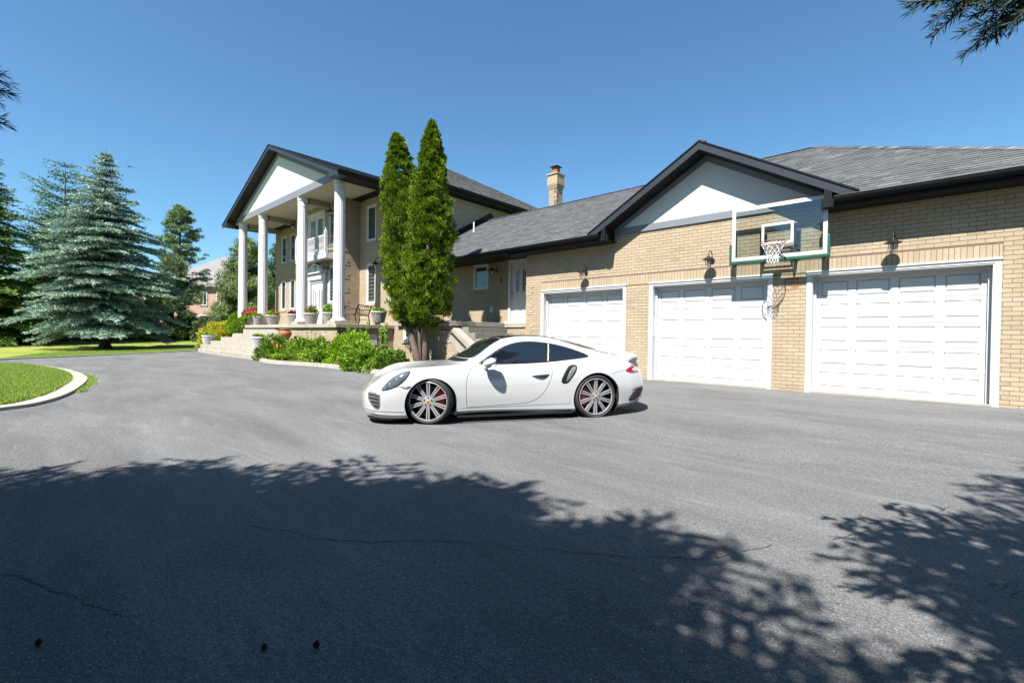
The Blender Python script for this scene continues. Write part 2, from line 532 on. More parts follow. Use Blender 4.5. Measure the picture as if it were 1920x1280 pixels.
def poly_sheet(name, poly, mat, dz, zf=gz, step=None):
    """flat sheet cut to an outline, following the ground height"""
    pts = [Vector(p) for p in poly]; n = len(pts)
    vs = list(pts)
    if step:
        x0 = min(p.x for p in pts); x1 = max(p.x for p in pts); y0 = min(p.y for p in pts); y1 = max(p.y for p in pts)
        y = y0
        while y < y1:
            x = x0
            while x < x1:
                vs.append(Vector((x + .013, y + .017))); x += step
            y += step
    r = delaunay_2d_cdt(vs, [(i, (i + 1) % n) for i in range(n)], [], 1, 1e-5)
    V = [(v.x, v.y, zf(v.x, v.y) + dz) for v in r[0]]
    F = [tuple(f) for f in r[2]]
    F = [f if (Vector((*V[f[1]][:2], 0)) - Vector((*V[f[0]][:2], 0))).cross(Vector((*V[f[2]][:2], 0)) - Vector((*V[f[0]][:2], 0))).z > 0 else f[::-1] for f in F]
    return np_mesh(name, np.array(V), np.array(F), mat, smooth=True, kind='structure')

drive_poly = [(30, -40), (30, 11.6), (-9.5, 11.6), (-9.6, 9.3), (-10.3, 7.85), (-12.6, 7.35), (-15.5, 7.4), (-16.7, 7.25), (-18.2, 6.9), (-21.0, 7.2), (-23.5, 7.5), (-26.3, 7.6), (-32.2, 7.95), (-33.4, 8.1),
              (-31.6, 5.7), (-29.6, 3.3), (-28.1, 1.4), (-26.8, -.15), (-25.0, -2.6), (-21, -8), (-14, -40)]
poly_sheet('asphalt_driveway', drive_poly, 'asphalt', 0.0, step=1.0)

def offset_line(line, d):
    out_ = []
    for i, p in enumerate(line):
        a = Vector(line[max(i - 1, 0)]); b = Vector(line[min(i + 1, len(line) - 1)])
        t = (b - a).normalized(); n_ = Vector((-t.y, t.x))
        out_.append(Vector(p) + n_ * d)
    return out_
def smooth_line(line, k=6):
    P_ = [Vector(p) for p in line]; out_ = []
    for i in range(len(P_) - 1):
        p0, p1, p2, p3 = P_[max(i - 1, 0)], P_[i], P_[i + 1], P_[min(i + 2, len(P_) - 1)]
        for j in range(k):
            t = j / k
            out_.append(.5 * ((2 * p1) + (p2 - p0) * t + (2 * p0 - 5 * p1 + 4 * p2 - p3) * t * t + (3 * p1 - p0 - 3 * p2 + p3) * t ** 3))
    out_.append(P_[-1]); return out_
def kerb(name, line, w, h, dz=0, mat='kerb', seglen=2.4):
    """concrete kerb as cast lengths with joints between them"""
    ln = smooth_line(line, 8); o2 = offset_line(ln, w)
    mb = MB(); acc = 0
    for i in range(len(ln) - 1):
        a, b_, c, d = ln[i], ln[i + 1], o2[i + 1], o2[i]
        g0, g1 = gz(*a) + dz, gz(*b_) + dz
        acc += (b_ - a).length
        s_ = .985 if acc > seglen else 1
        if acc > seglen: acc = 0
        b2 = a + (b_ - a) * s_; c2 = d + (c - d) * s_
        e = .02
        mb.hexa([(*a, g0 - .15), (*b2, g1 - .15), (*c2, g1 - .15), (*d, g0 - .15), (*(a + (d - a) * e / w), g0 + h), (*(b2 + (c2 - b2) * e / w), g1 + h), (*(c2 - (c2 - b2) * e / w), g1 + h), (*(d - (d - a) * e / w), g0 + h)])
    return tag(mb.build(name, mat), kind='structure')

isl = [(-8.9, -1.2), (-9.6, -.55), (-10.09, -.06), (-10.37, .28), (-11.1, .61), (-12.21, .9), (-13.84, 1.19), (-15.05, 1.35), (-16.2, 1.40), (-17.6, 1.36), (-19.25, 1.2), (-21.5, .75), (-23.0, .1), (-24.1, -1.0), (-24.6, -2.4)]
kerb('island_kerb', isl, .31, .05)
isl_in = offset_line(smooth_line(isl, 8), .29)
island_poly = [tuple(p) for p in isl_in] + [(-24, -12), (-9, -12)]
poly_sheet('island_soil', [tuple(p) for p in island_poly], 'lawn', .045, step=.8)
kerb('far_kerb', [(-25.0, -2.6), (-26.8, -.15), (-28.1, 1.4), (-29.6, 3.3), (-31.6, 5.7), (-33.4, 8.1)], .25, .05)
kerb('bed_kerb', [(-21.0, 7.15), (-19.6, 6.85), (-18.2, 6.85), (-16.7, 7.2), (-15.5, 7.35), (-12.6, 7.3), (-11.4, 7.55), (-10.3, 7.85), (-9.65, 9.3)], .22, .12)
poly_sheet('bed_soil', [(-21.0, 7.4), (-19.6, 7.1), (-18.2, 7.1), (-16.7, 7.4), (-15.5, 7.5), (-12.6, 7.5), (-11.4, 7.75), (-10.5, 8.05), (-9.95, 9.25), (-9.95, 11.4), (-23.2, 11.4), (-23.2, 8.0)], 'soil', .09)

def crack_line(name, pts, w=.012, seed=1):
    rr = random.Random(seed)
    ln = smooth_line(pts, 14); mb = MB(); wob = 0.0
    l, r_ = [], []
    for i, p in enumerate(ln):
        a = ln[max(i - 1, 0)]; b_ = ln[min(i + 1, len(ln) - 1)]
        t = (b_ - a).normalized(); n_ = Vector((-t.y, t.x))
        wob = wob * .8 + rr.gauss(0, .006)
        q = p + n_ * wob
        ww = w * rr.uniform(.25, 1.2) * (min(i, len(ln) - 1 - i) > 0)
        l.append(q + n_ * ww); r_.append(q - n_ * ww)
    vs = [(*p, gz(*p) + .003) for p in l] + [(*p, gz(*p) + .003) for p in r_]
    n = len(ln)
    mb.add(vs, [(i, n + i, n + i + 1, i + 1) for i in range(n - 1)])
    return tag(mb.build(name, 'crack_fill'), kind='structure')
M['crack_fill'] = plain('crack_fill', (.055, .054, .052), .95, var=.4, vscale=60)
crack_line('asphalt_crack', [(-3.15, 1.01), (-2.84, 1.16), (-2.64, 1.24), (-2.41, 1.42), (-2.18, 1.67), (-1.77, 1.95), (-1.4, 2.2), (-1.18, 2.35), (-.9, 2.62), (-.69, 3.05)], .0035, 1)
crack_line('asphalt_crack', [(-3.6, -.1), (-3.37, -.02), (-3.29, .05), (-3.04, .13), (-2.8, .2), (-2.64, .28), (-2.5, .34)], .004, 2)
crack_line('asphalt_crack', [(-.45, 3.35), (-.28, 3.75), (-.05, 4.25), (.1, 4.7)], .003, 4)
crack_line('asphalt_crack', [(-8.3, .3), (-7.6, .75), (-7.1, 1.3), (-6.7, 1.5)], .003, 5)

# grass blades on the island and along the far lawn edge
def grass(name, pts, h, seed, lean=.5):
    r_ = np.random.default_rng(seed)
    n = len(pts)
    a = r_.uniform(0, 2 * np.pi, n); hh = h * r_.uniform(.5, 1.25, n); w = .006 + .006 * r_.random(n)
    la = r_.uniform(0, 2 * np.pi, n); ll = hh * lean * r_.random(n)
    b0 = pts + np.c_[np.cos(a) * w, np.sin(a) * w, np.zeros(n)]
    b1 = pts - np.c_[np.cos(a) * w, np.sin(a) * w, np.zeros(n)]
    tp = pts + np.c_[np.cos(la) * ll, np.sin(la) * ll, hh]
    V = np.stack([b0, b1, tp], 1).reshape(-1, 3)
    F = np.arange(3 * n).reshape(-1, 3)
    return tag(np_mesh(name, V, F, 'grass', tone=r_.random(n)), kind='stuff')

def in_poly(px, py, poly):
    x = np.array([p[0] for p in poly]); y = np.array([p[1] for p in poly])
    ins = np.zeros(len(px), bool); j = len(x) - 1
    for i in range(len(x)):
        c_ = ((y[i] > py) != (y[j] > py)) & (px < (x[j] - x[i]) * (py - y[i]) / (y[j] - y[i] + 1e-12) + x[i])
        ins ^= c_; j = i
    return ins
n = 420000
px_ = rng.uniform(-24.5, -9, n); py_ = rng.uniform(-3.0, 1.4, n)
k = in_poly(px_, py_, island_poly) & (py_ > (px_ + 9) * -.02 - 1.6)
# denser near the camera
k &= rng.random(n) < np.clip(12.0 / np.maximum(-px_, 1), .35, 1)
px_, py_ = px_[k], py_[k]
grass('island_grass', np.c_[px_, py_, np.full(len(px_), .045)], .075, 3)
n = 60000
t_ = rng.random(n); off = rng.exponential(2.2, n)
ex = -26.8 - 6.6 * t_; ey = -.15 + 8.25 * t_
px_ = ex - off - .2; py_ = ey + off * .2
grass('verge_grass', np.c_[px_, py_, np.array([ground_z(a, b) for a, b in zip(px_, py_)])], .10, 5)
# weeds growing out of the island kerb joint
kk = smooth_line(isl, 8)
wp = []
for i in range(1200):
    p = kk[rng.integers(40, 70)]
    q = p + Vector((rng.normal(0, .05) + .06, rng.normal(.0, .05) + .05))
    wp.append((q.x, q.y, 0.0))
grass('kerb_weeds', np.array(wp), .05, 9, 1.2)

# ------------------------------------------------------------------ the house
HL = Vector((-9.8, 11.3, 0))
house = empty('house', HL, 'long tan brick house with white columned portico, grey shingle roofs and three white garage doors', 'house')
WC[house.name] = HL
BRICKS = []     # (points, tone)
COURSE, BL = .078, .218
MD = .005            # depth of the mortar joints
CAMP = Vector((0, 0, 1.2))

def wall(name, O, U, Nn, u1, z0, z1, openings=(), solid=.16, soldiers=(), quoin=(), seed=0, z_off=0.0):
    """brick wall: mortar-coloured backing with openings, every brick a box standing proud of it"""
    O = Vector(O); U = Vector(U); Nn = Vector(Nn)
    rr = random.Random(seed)
    def P(u, d, z): return O + U * u + Nn * d + Vector((0, 0, z))
    # backing
    us = sorted(set([0, u1] + [x for o in openings for x in o[:2] if 0 < x < u1]))
    zs = sorted(set([z0, z1] + [x for o in openings for x in o[2:4] if z0 < x < z1]))
    mb = MB()
    for i in range(len(us) - 1):
        run = None
        for j in range(len(zs) - 1):
            uc, zc = (us[i] + us[i + 1]) / 2, (zs[j] + zs[j + 1]) / 2
            if any(o[0] < uc < o[1] and o[2] < zc < o[3] for o in openings): continue
            a, b_, c, d = us[i], us[i + 1], zs[j], zs[j + 1]
            q = [P(a, -MD, c), P(b_, -MD, c), P(b_, -solid, c), P(a, -solid, c), P(a, -MD, d), P(b_, -MD, d), P(b_, -solid, d), P(a, -solid, d)]
            if U.cross(-Nn).z < 0: q = [q[0], q[3], q[2], q[1], q[4], q[7], q[6], q[5]]
            mb.hexa(q)
    mb.build(name, 'mortar', house)
    def brick(a, b_, c, d, pr):
        if b_ - a < .02 or d - c < .018: return
        j = .004
        pr += rr.uniform(-.0006, .0008)
        a += j; b_ -= j; c += j; d -= j
        q = [P(a, pr, c), P(b_, pr, c), P(b_, -.012, c), P(a, -.012, c), P(a, pr, d), P(b_, pr, d), P(b_, -.012, d), P(a, -.012, d)]
        BRICKS.append((q, min(max(rr.gauss(.5, .16), 0), 1), (b_ - a) * (d - c), Nn, U))
    def subtract(a, b_, cuts):
        segs = [(a, b_)]
        for c0, c1 in cuts:
            ns = []
            for s0, s1 in segs:
                if c1 <= s0 or c0 >= s1: ns.append((s0, s1)); continue
                if c0 > s0: ns.append((s0, c0))
                if c1 < s1: ns.append((c1, s1))
            segs = ns
        return segs
    row = 0; z = z0 + z_off
    while z < z1 - .02:
        za, zb = z, min(z + COURSE, z1)
        off = (BL / 2 if row % 2 else 0) - rr.uniform(.0, .01)
        u = -off
        pr = .0
        while u < u1:
            a, b_ = max(u, 0), min(u + BL, u1)
            cuts = []
            for o in openings:
                if o[2] < zb - .012 and o[3] > za + .012:
                    cuts.append((o[0], o[1]))
                    lo, hi = max(a, o[0]), min(b_, o[1])
                    if hi - lo > .02:
                        if o[2] > za + .02: brick(lo, hi, za, o[2], pr)
                        if o[3] < zb - .02: brick(lo, hi, o[3], zb, pr)
            for s_ in soldiers:
                if s_[2] < zb - .02 and s_[3] > za + .02:
                    cuts.append((s_[0], s_[1]))
            for s0, s1 in subtract(a, b_, cuts):
                q_ = pr
                for (q0, q1) in quoin:
                    if q0 <= (s0 + s1) / 2 <= q1 and (int(za / COURSE) // 4) % 2 == 0: q_ = .012
                brick(s0, s1, za, zb, q_)
            u += BL
        z += COURSE; row += 1
    for s_ in soldiers:
        u = s_[0]
        while u < s_[1] - .02:
            brick(u, min(u + COURSE, s_[1]), s_[2], s_[3], .002); u += COURSE

X_ = Vector((1, 0, 0)); Y_ = Vector((0, 1, 0)); NY = Vector((0, -1, 0)); NX = Vector((1, 0, 0))
YG = 11.31
doors = [(-9.16, -6.21), (-5.55, -2.67), (-2.04, .77)]
gw0, gw1 = -9.79, 1.45
ops = [(a + .03 - gw0, b - .03 - gw0, -1, 2.60) for a, b in doors]
wall('garage_front_wall', (gw0, YG, 0), X_, NY, gw1 - gw0, .0, 4.02, ops, soldiers=[(.62, 10.57, 2.62, 2.875)], quoin=[(0, .29)], seed=1, z_off=.02)
MB().box(gw0, gw0 + .16, YG + .16, 14.5, 0, 4.0).box(gw1 - .16, gw1, YG + .16, 19, 0, 4.0).box(gw0, gw1, 18.9, 19, 0, 4).build('garage_end_walls', 'mortar', house)
wall('link_wall', (-16.1, 12.0, 0), X_, NY, 6.31, .0, 3.95, [(3.08, 3.87, 2.93, 3.87), (4.91, 5.99, 1.60, 3.84)], seed=2)
wall('bay_wall', (-25.3, 10.45, 0), X_, NY, 5.1, 1.5, 7.45, [(1.65, 3.5, 1.6, 3.86), (3.74, 4.36, 2.66, 4.44), (3.78, 4.38, 5.46, 7.0), (1.5, 3.32, 4.85, 7.08)], quoin=[(0, .3), (4.8, 5.1)], seed=3)
wall('bay_side_wall', (-20.2, 10.45, 0), Y_, NX, .85, 1.5, 7.45, quoin=[(0, .3)], seed=4)
wall('front_wall_right', (-20.2, 11.3, 0), X_, NY, 4.1, .0, 7.45, [(.62, 1.4, 5.47, 7.10), (.66, 1.42, 2.6, 4.45), (2.5, 3.2, 5.47, 7.10), (2.5, 3.2, 2.6, 4.45)], seed=5)
wall('front_wall_left', (-30.36, 11.3, 0), X_, NY, 5.06, .0, 7.45, [(.94, 1.66, 5.38, 7.0), (.90, 1.6, 2.58, 4.34), (2.2, 2.9, 5.38, 7.0), (2.2, 2.9, 2.58, 4.34)], seed=6)
wall('main_side_wall', (-16.1, 11.3, 0), Y_, NX, 11.0, .0, 7.4, seed=7)
MB().box(-30.36, -30.2, 11.46, 22.3, 0, 7.4).box(-30.36, -16.1, 22.14, 22.3, 0, 7.4).build('rear_walls', 'mortar', house)

# porch: slab, walls, floor
PZ = 1.60
wall('porch_front_wall', (-23.0, 8.75, 0), X_, NY, 5.7, .0, 1.44, seed=10)
wall('porch_side_wall', (-17.3, 8.75, 0), Y_, NX, 2.55, .0, 1.44, [(1.35, 1.75, .75, 1.2)], seed=11)
wall('landing_front_wall', (-13.8, 9.2, 0), X_, NY, 2.4, .0, 1.50, [(.32, .86, 1.02, 1.47)], seed=12)
wall('landing_stair_wall', (-11.4, 9.203, 0), X_, NY, .75, .0, .99, seed=13)
wall('landing_stair_wall', (-10.65, 9.203, 0), X_, NY, .9, .0, .5, seed=15)
mbs = MB()
mbs.box(-30.3, -17.22, 8.66, 11.3, PZ - .15, PZ)
mbs.build('porch_slab', 'concrete', house, bevel=.01)
MB().box(-30.1, -17.45, 8.9, 11.28, 0, PZ - .151).build('porch_core', 'mortar', house)
# side landing by the garage with steps descending along it
mbs = MB()
mbs.box(-13.9, -10.87, 9.1, 12.0, 1.50, 1.65)
mbs.box(-10.868, -9.79, 11.46, 12.0, 1.50, 1.65)
mbs.build('landing_slab', 'concrete', house, bevel=.008)
wall('landing_ledge_wall', (-10.85, 11.50, 0), X_, NY, 1.06, 0, 1.50, seed=14, solid=.1)
MB().box(-13.6, -11.0, 9.42, 11.9, 0, 1.498).build('landing_core', 'mortar', house)
for i in range(6):
    st = MB(); zt = 1.64 - .18 * i
    st.box(-10.87 + .30 * i - .02, -10.57 + .30 * i, 9.55, 11.29, 0, zt - .17)
    o = st.build('side_step', 'concrete_grey', house, bevel=.006)
st = MB()
st.prism([(-11.4, 9.19, 1.498), (-10.98, 9.19, 1.498), (-9.5, 9.19, .55), (-9.5, 9.19, .05), (-9.75, 9.19, .05), (-10.5, 9.19, .62), (-10.95, 9.19, .98), (-11.4, 9.19, .98)], (0, .30, 0))
st.build('stair_stringer', 'concrete', house)
hr = MB()
hr.tube([(-11.38, 9.19, 1.36), (-11.38, 9.13, 1.36), (-11.05, 9.13, 1.36), (-10.9, 9.13, 1.32), (-9.55, 9.13, .42), (-9.5, 9.13, .1)], .016, 8)
hr.build('handrail', 'blackiron', house, smooth=True)

# front steps, pyramid of seven
sx = [(-31.9, -21.4), (-31.0, -21.7), (-30.1, -22.0), (-29.2, -22.3), (-28.2, -22.6), (-27.3, -22.9)]
for i, (a, b_) in enumerate(sx):
    zt = .27 + .222 * i
    y0 = 7.25 + .26 * i
    y1 = 8.66
    r_ = .35
    pts = [(a, y1 + .0), (a, y0 + .5 * (i == 0)), (a + .9, y0 + .14 * (i == 0)), ((a + b_) / 2, y0 + (.02 if i == 0 else 0))]
    for k_ in range(7):
        t = math.pi / 2 * k_ / 6
        pts.append((b_ - r_ + r_ * math.sin(t), y0 - .1 * (i == 0) + r_ - r_ * math.cos(t)))
    pts.append((b_, y1))
    mb = MB().prism([(x, y, zt - .222 if i else 0) for x, y in pts], (0, 0, .222 if i else zt))
    o = mb.build('front_step', 'concrete', house, bevel=.012)
    if i == 5: pass

# ---- garage doors
def ring(mb, x0, x1, z0, z1, w, y0, y1, bottom=False):
    mb.box(x0, x0 + w, y0, y1, z0, z1); mb.box(x1 - w, x1, y0, y1, z0, z1)
    mb.box(x0 + w, x1 - w, y0, y1, z1 - w, z1)
    if bottom: mb.box(x0 + w, x1 - w, y0, y1, z0, z0 + w)
for gi, (a, b_) in enumerate(doors):
    cs = MB()
    cs.box(a, a + .085, YG - .022, YG + .02, .12, 2.56); cs.box(b_ - .085, b_, YG - .022, YG + .02, .12, 2.56)
    cs.box(a, b_, YG - .024, YG + .02, 2.5602, 2.61); cs.box(a - .012, b_ + .012, YG - .045, YG + .02, 2.6102, 2.645)
    cs.box(a + .085, a + .105, YG - .012, YG + .24, .12, 2.535); cs.box(b_ - .105, b_ - .085, YG - .012, YG + .24, .12, 2.535)
    cs.box(a + .085, b_ - .085, YG - .012, YG + .24, 2.5352, 2.56)
    # stop mouldings against the door
    cs.box(a + .1052, a + .15, YG + .15, YG + .195, .12, 2.50); cs.box(b_ - .15, b_ - .1052, YG + .15, YG + .195, .12, 2.50)
    cs.box(a + .1052, b_ - .1052, YG + .15, YG + .195, 2.5002, 2.535)
    cs.build('door_casing', 'white_paint', house, bevel=.004)
    x0, x1 = a + .10, b_ - .10
    dz0, dz1 = .175, 2.51
    root = MB().box(x0, x1, YG + .245, YG + .27, dz0, dz1).box(x0 + .01, x1 - .01, YG + .205, YG + .244, .135, dz0 - .002).build('garage_door', 'seam' if False else 'white_paint', house)
    WC[root.name] = Vector((0, 0, 0))
    root.matrix_parent_inverse = Matrix.Translation(-HL)
    MB().box(x0 - .12, x1 + .12, YG - .02, YG + .30, gz(0, 11.3) - .05, .158).build('door_sill', 'kerb', house)
    sh = (dz1 - dz0) / 5
    pw = (x1 - x0) / 4
    F_ = YG + .205
    for s_ in range(5):
        zb = dz0 + sh * s_; zt = zb + sh
        sec = MB()
        sec.box(x0, x1, F_, YG + .2449, zb + .0035, zb + .085)
        sec.box(x0, x1, F_, YG + .2449, zt - .085, zt - .0035)
        for k_ in range(5):
            c_ = x0 + pw * k_
            l_ = c_ - (.065 if 0 < k_ < 4 else (0 if k_ == 0 else .13)); r_ = c_ + (.065 if 0 < k_ < 4 else (.13 if k_ == 0 else 0))
            sec.box(l_, r_, F_, YG + .2449, zb + .085, zt - .085)
        so = sec.build('door_section', 'white_paint', root)
        for k_ in range(4):
            l_ = x0 + pw * k_ + (.13 if k_ == 0 else .065); r_ = x0 + pw * (k_ + 1) - (.13 if k_ == 3 else .065)
            pz0, pz1 = zb + .085, zt - .085
            g = .006; i1 = .030; fy = F_ + .020; ty = F_ + .0005
            q = [(l_ + g, fy, pz0 + g), (r_ - g, fy, pz0 + g), (r_ - g, fy, pz1 - g), (l_ + g, fy, pz1 - g),
                 (l_ + i1, ty, pz0 + i1), (r_ - i1, ty, pz0 + i1), (r_ - i1, ty, pz1 - i1), (l_ + i1, ty, pz1 - i1)]
            pm = MB().add(q, [(0, 1, 5, 4), (1, 2, 6, 5), (2, 3, 7, 6), (3, 0, 4, 7), (4, 5, 6, 7)])
            pm.box(l_, r_, fy + .0, YG + .2445, pz0, pz1)
            pm.build('panel', 'white_paint', root)
    # side lock plate / dark cap seen at the head of the jamb
    MB().box(b_ - .115, b_ - .085, YG + .02, YG + .07, 2.47, 2.52).build('jamb_cap', 'seam', house) if gi != 0 else None
    if gi < 2:
        MB().box(a + .1055, a + .118, YG + .08, YG + .11, 1.25, 1.75).build('jamb_latch', 'blackiron' if False else 'urn', house)

# ---- roofs
SH = []     # shingles: (8 points, tone, area, normal)
def scan(poly, v):
    xs = []
    n = len(poly)
    for i in range(n):
        (u0, v0), (u1, v1) = poly[i], poly[(i + 1) % n]
        if (v0 <= v < v1) or (v1 <= v < v0):
            xs.append(u0 + (u1 - u0) * (v - v0) / (v1 - v0))
    xs.sort(); return [(xs[i], xs[i + 1]) for i in range(0, len(xs) - 1, 2)]
def roof(name, O, U, V, poly, seed=0, expo=.145, thick=.05, shingles=True):
    """roof plane: deck slab plus overlapping shingles. U along the eave, V up the slope"""
    O = Vector(O); U = Vector(U).normalized(); V = Vector(V).normalized(); Nn = U.cross(V).normalized()
    if Nn.z < 0: Nn = -Nn
    MB().prism([O + U * u + V * v - Nn * .004 for u, v in poly], -Nn * thick).build(name, 'roof_deck', house)
    if not shingles: return Nn
    rr = random.Random(seed)
    v = 0; vmax = max(p[1] for p in poly)
    while v < vmax - .01:
        for (a, b_) in scan(poly, min(v + expo / 2, vmax - .005)):
            u = a - rr.uniform(0, .3)
            while u < b_:
                w = rr.choice((.12, .17, .22, .28, .3, .36))
                l_, r_ = max(u, a), min(u + w, b_)
                if r_ - l_ > .015:
                    t0 = .013 + rr.choice((0, 0, .004)); t1 = .003
                    vt = min(v + expo + .012, vmax + .01)
                    def p(uu, vv, h): return O + U * uu + V * vv + Nn * h
                    g = .0015
                    q = [p(l_ + g, v, 0), p(r_ - g, v, 0), p(r_ - g, vt, 0), p(l_ + g, vt, 0), p(l_ + g, v, t0), p(r_ - g, v, t0), p(r_ - g, vt, t1), p(l_ + g, vt, t1)]
                    SH.append((q, min(max(rr.gauss(.45, .16), 0), 1), (r_ - l_) * expo, Nn))
                u += w
        v += expo
    return Nn
def caps(name, a, b_, w=.13, seed=0):
    """ridge and hip cap shingles laid over one another"""
    a = Vector(a); b_ = Vector(b_); t = (b_ - a).normalized(); n_ = max(1, int((b_ - a).length / .14))
    s_ = t.cross(Vector((0, 0, 1))).normalized(); rr = random.Random(seed); mb = MB(); up = s_.cross(t)
    if up.z < 0: up = -up
    st = (b_ - a).length / n_
    for i in range(n_):
        p = a + t * st * i; q = a + t * (st * (i + 1) + .03)
        for sg in (-1, 1):
            lo = s_ * sg * w - up * w * .42
            mb.add([p + up * .03, p + lo + up * .03, q + lo + up * .02, q + up * .02], [(0, 1, 2, 3)], rr.random())
            mb.add([p + up * .03, p + lo + up * .03, p + lo, p], [(0, 1, 2, 3)], rr.random() * .5)
    mb.build(name, 'shingle', house)

TS = .576
CS = 1 / math.sqrt(1 + TS * TS)
Vn = Vector((0, 1, TS))                     # slope rising away from camera
# garage + link front plane: eave Y=10.81 z=4.0, ridge Y=15.3
YE, ZE, YR = 10.79, 3.985, 15.45
GZ0 = 5.775
vlen = (YR - YE) / CS
xr1 = 2.0
roof('garage_roof_front', (-16.1, YE, ZE), X_, Vn, [(0, 0), (-7.08 + 16.1, 0), (-4.14 + 16.1, (GZ0 - ZE) / TS / CS - .02), (-1.20 + 16.1, 0), (xr1 + 16.1, 0), (xr1 + 16.1 - (YR - YE), vlen), (0, vlen)], seed=1)
roof('garage_roof_end', (xr1, YE, ZE), Y_, Vector((-1, 0, TS)), [(0, 0), (9.32, 0), (4.66, vlen)], seed=2, shingles=False)
roof('garage_roof_back', (-16.1, 2 * YR - YE, ZE), X_, Vector((0, -1, TS)), [(0, 0), (xr1 + 16.1, 0), (xr1 + 16.1 - (YR - YE), vlen), (0, vlen)], shingles=False)
ZR = ZE + TS * (YR - YE)
caps('ridge_caps', (-16.1, YR, ZR), (xr1 - (YR - YE), YR, ZR), seed=1)
caps('hip_caps', (xr1, YE, ZE), (xr1 - (YR - YE), YR, ZR), seed=2)
# garage gable
GX, GZ, GH = -4.14, 5.775, 3.0
YF = 10.81
gp = GX - GH; rl = math.hypot(GH, GH * TS)
yb = YE + (GZ - ZE) / TS + .3
for sg, nm in ((-1, 'gable_roof_left'), (1, 'gable_roof_right')):
    o_ = Vector((GX + sg * GH, YF, GZ - GH * TS))
    up_ = Vector((-sg, 0, TS))
    roof(nm, o_, Y_, up_, [(0, 0), (.25, 0), (yb - YF, rl), (0, rl)], seed=5 + sg)
caps('ridge_caps', (GX, YF, GZ), (GX, yb - .3, GZ), seed=3)
def rake(apex, half, slope, y, h, th, name, mat, parent=house, drop=0.0):
    """pair of sloping boards under a gable edge; y is the front, th the thickness going back"""
    for sg in (-1, 1):
        mb = MB()
        a = Vector((apex[0], y, apex[1] - drop)); b_ = Vector((apex[0] + sg * half, y, apex[1] - drop - half * slope))
        mb.prism([a, b_, b_ - Vector((0, 0, h)), a - Vector((0, 0, h))], (0, th, 0))
        mb.build(name, mat, parent)
rake((GX, GZ), GH, TS, YF - .012, .19, .022, 'rake_fascia', 'fascia', drop=.012)
rake((GX, GZ), GH + .01, TS, YF - .03, .035, .03, 'drip_edge', 'black_metal', drop=-.005)
# soffit under the rakes, ribbed boards
def rake_soffit(apex, half, slope, y0, y1, name, drop, u_start=0.0, rib=.10, hi=0.0):
    for sg in (-1, 1):
        mb = MB(); L_ = math.hypot(half, half * slope); d = Vector((sg * 1, 0, -slope)).normalized(); n_ = Vector((sg * slope, 0, 1)).normalized()
        u = u_start
        while u < L_:
            a = Vector((apex[0], 0, apex[1] - drop)) + d * u; b_ = Vector((apex[0], 0, apex[1] - drop)) + d * min(u + rib - .012, L_)
            P8 = [(a.x, y0, a.z), (a.x, y1, a.z), (b_.x, y1, b_.z), (b_.x, y0, b_.z)]
            mb.prism(P8, n_ * .012)
            u += rib
        mb.prism([(apex[0], y0, apex[1] - drop + .013), (apex[0], y1, apex[1] - drop + .013), (apex[0] + sg * half, y1, apex[1] - drop + .013 - half * slope), (apex[0] + sg * half, y0, apex[1] - drop + .013 - half * slope)], n_ * .01)
        mb.build(name, 'soffit', house)
rake_soffit((GX, GZ), GH - .55, TS, YF + .012, YG - .03, 'rake_soffit', .20)
# gable face: dark band under the soffit, pale grey frame, white stucco panel
gb = 4.0
def tri(mb, apexz, basez, y, th, hw_l=None, slope=TS, cx=GX):
    h = (apexz - basez) / slope
    mb.prism([(cx - h, y, basez), (cx + h, y, basez), (cx, y, apexz)], (0, th, 0))
m_ = MB(); tri(m_, 5.60, gb, YG - .018, .2); m_.build('gable_frame', 'trim_grey', house)
m_ = MB(); tri(m_, 5.43, gb + .17, YG - .024, .05); m_.build('gable_panel', 'stucco', house)
# band boards of the frame, proud of the panel
for sg in (-1, 1):
    mb = MB(); h = (5.60 - gb) / TS; h2 = (5.43 - gb - .17) / TS
    mb.prism([(GX, YG - .04, 5.60), (GX + sg * h, YG - .04, gb + .0), (GX + sg * h2, YG - .04, gb + .17), (GX, YG - .04, 5.43)], (0, .02, 0))
    mb.build('gable_trim_board', 'trim_grey', house)
mb = MB(); h = (5.60 - gb) / TS
mb.prism([(GX - h, YG - .038, gb), (GX + h, YG - .038, gb), (GX + h2, YG - .038, gb + .17), (GX - h2, YG - .038, gb + .17)], (0, .018, 0)); mb.build('gable_trim_board', 'trim_grey', house)
# pork-chop returns at both gable ends
for sg in (-1, 1):
    mb = MB(); xo = GX + sg * (GH - .42); xi = GX + sg * 2.45
    zt = GZ - .2 - (GH - .42) * TS + .02; zt2 = GZ - .2 - 2.45 * TS + .02
    mb.prism([(xo, YF - .008, 3.80), (xi, YF - .008, 3.80), (xi, YF - .008, zt2), (xo, YF - .008, max(zt, 3.99))], (0, YG - YF - .01, 0))
    mb.build('eave_return', 'black_metal', house)

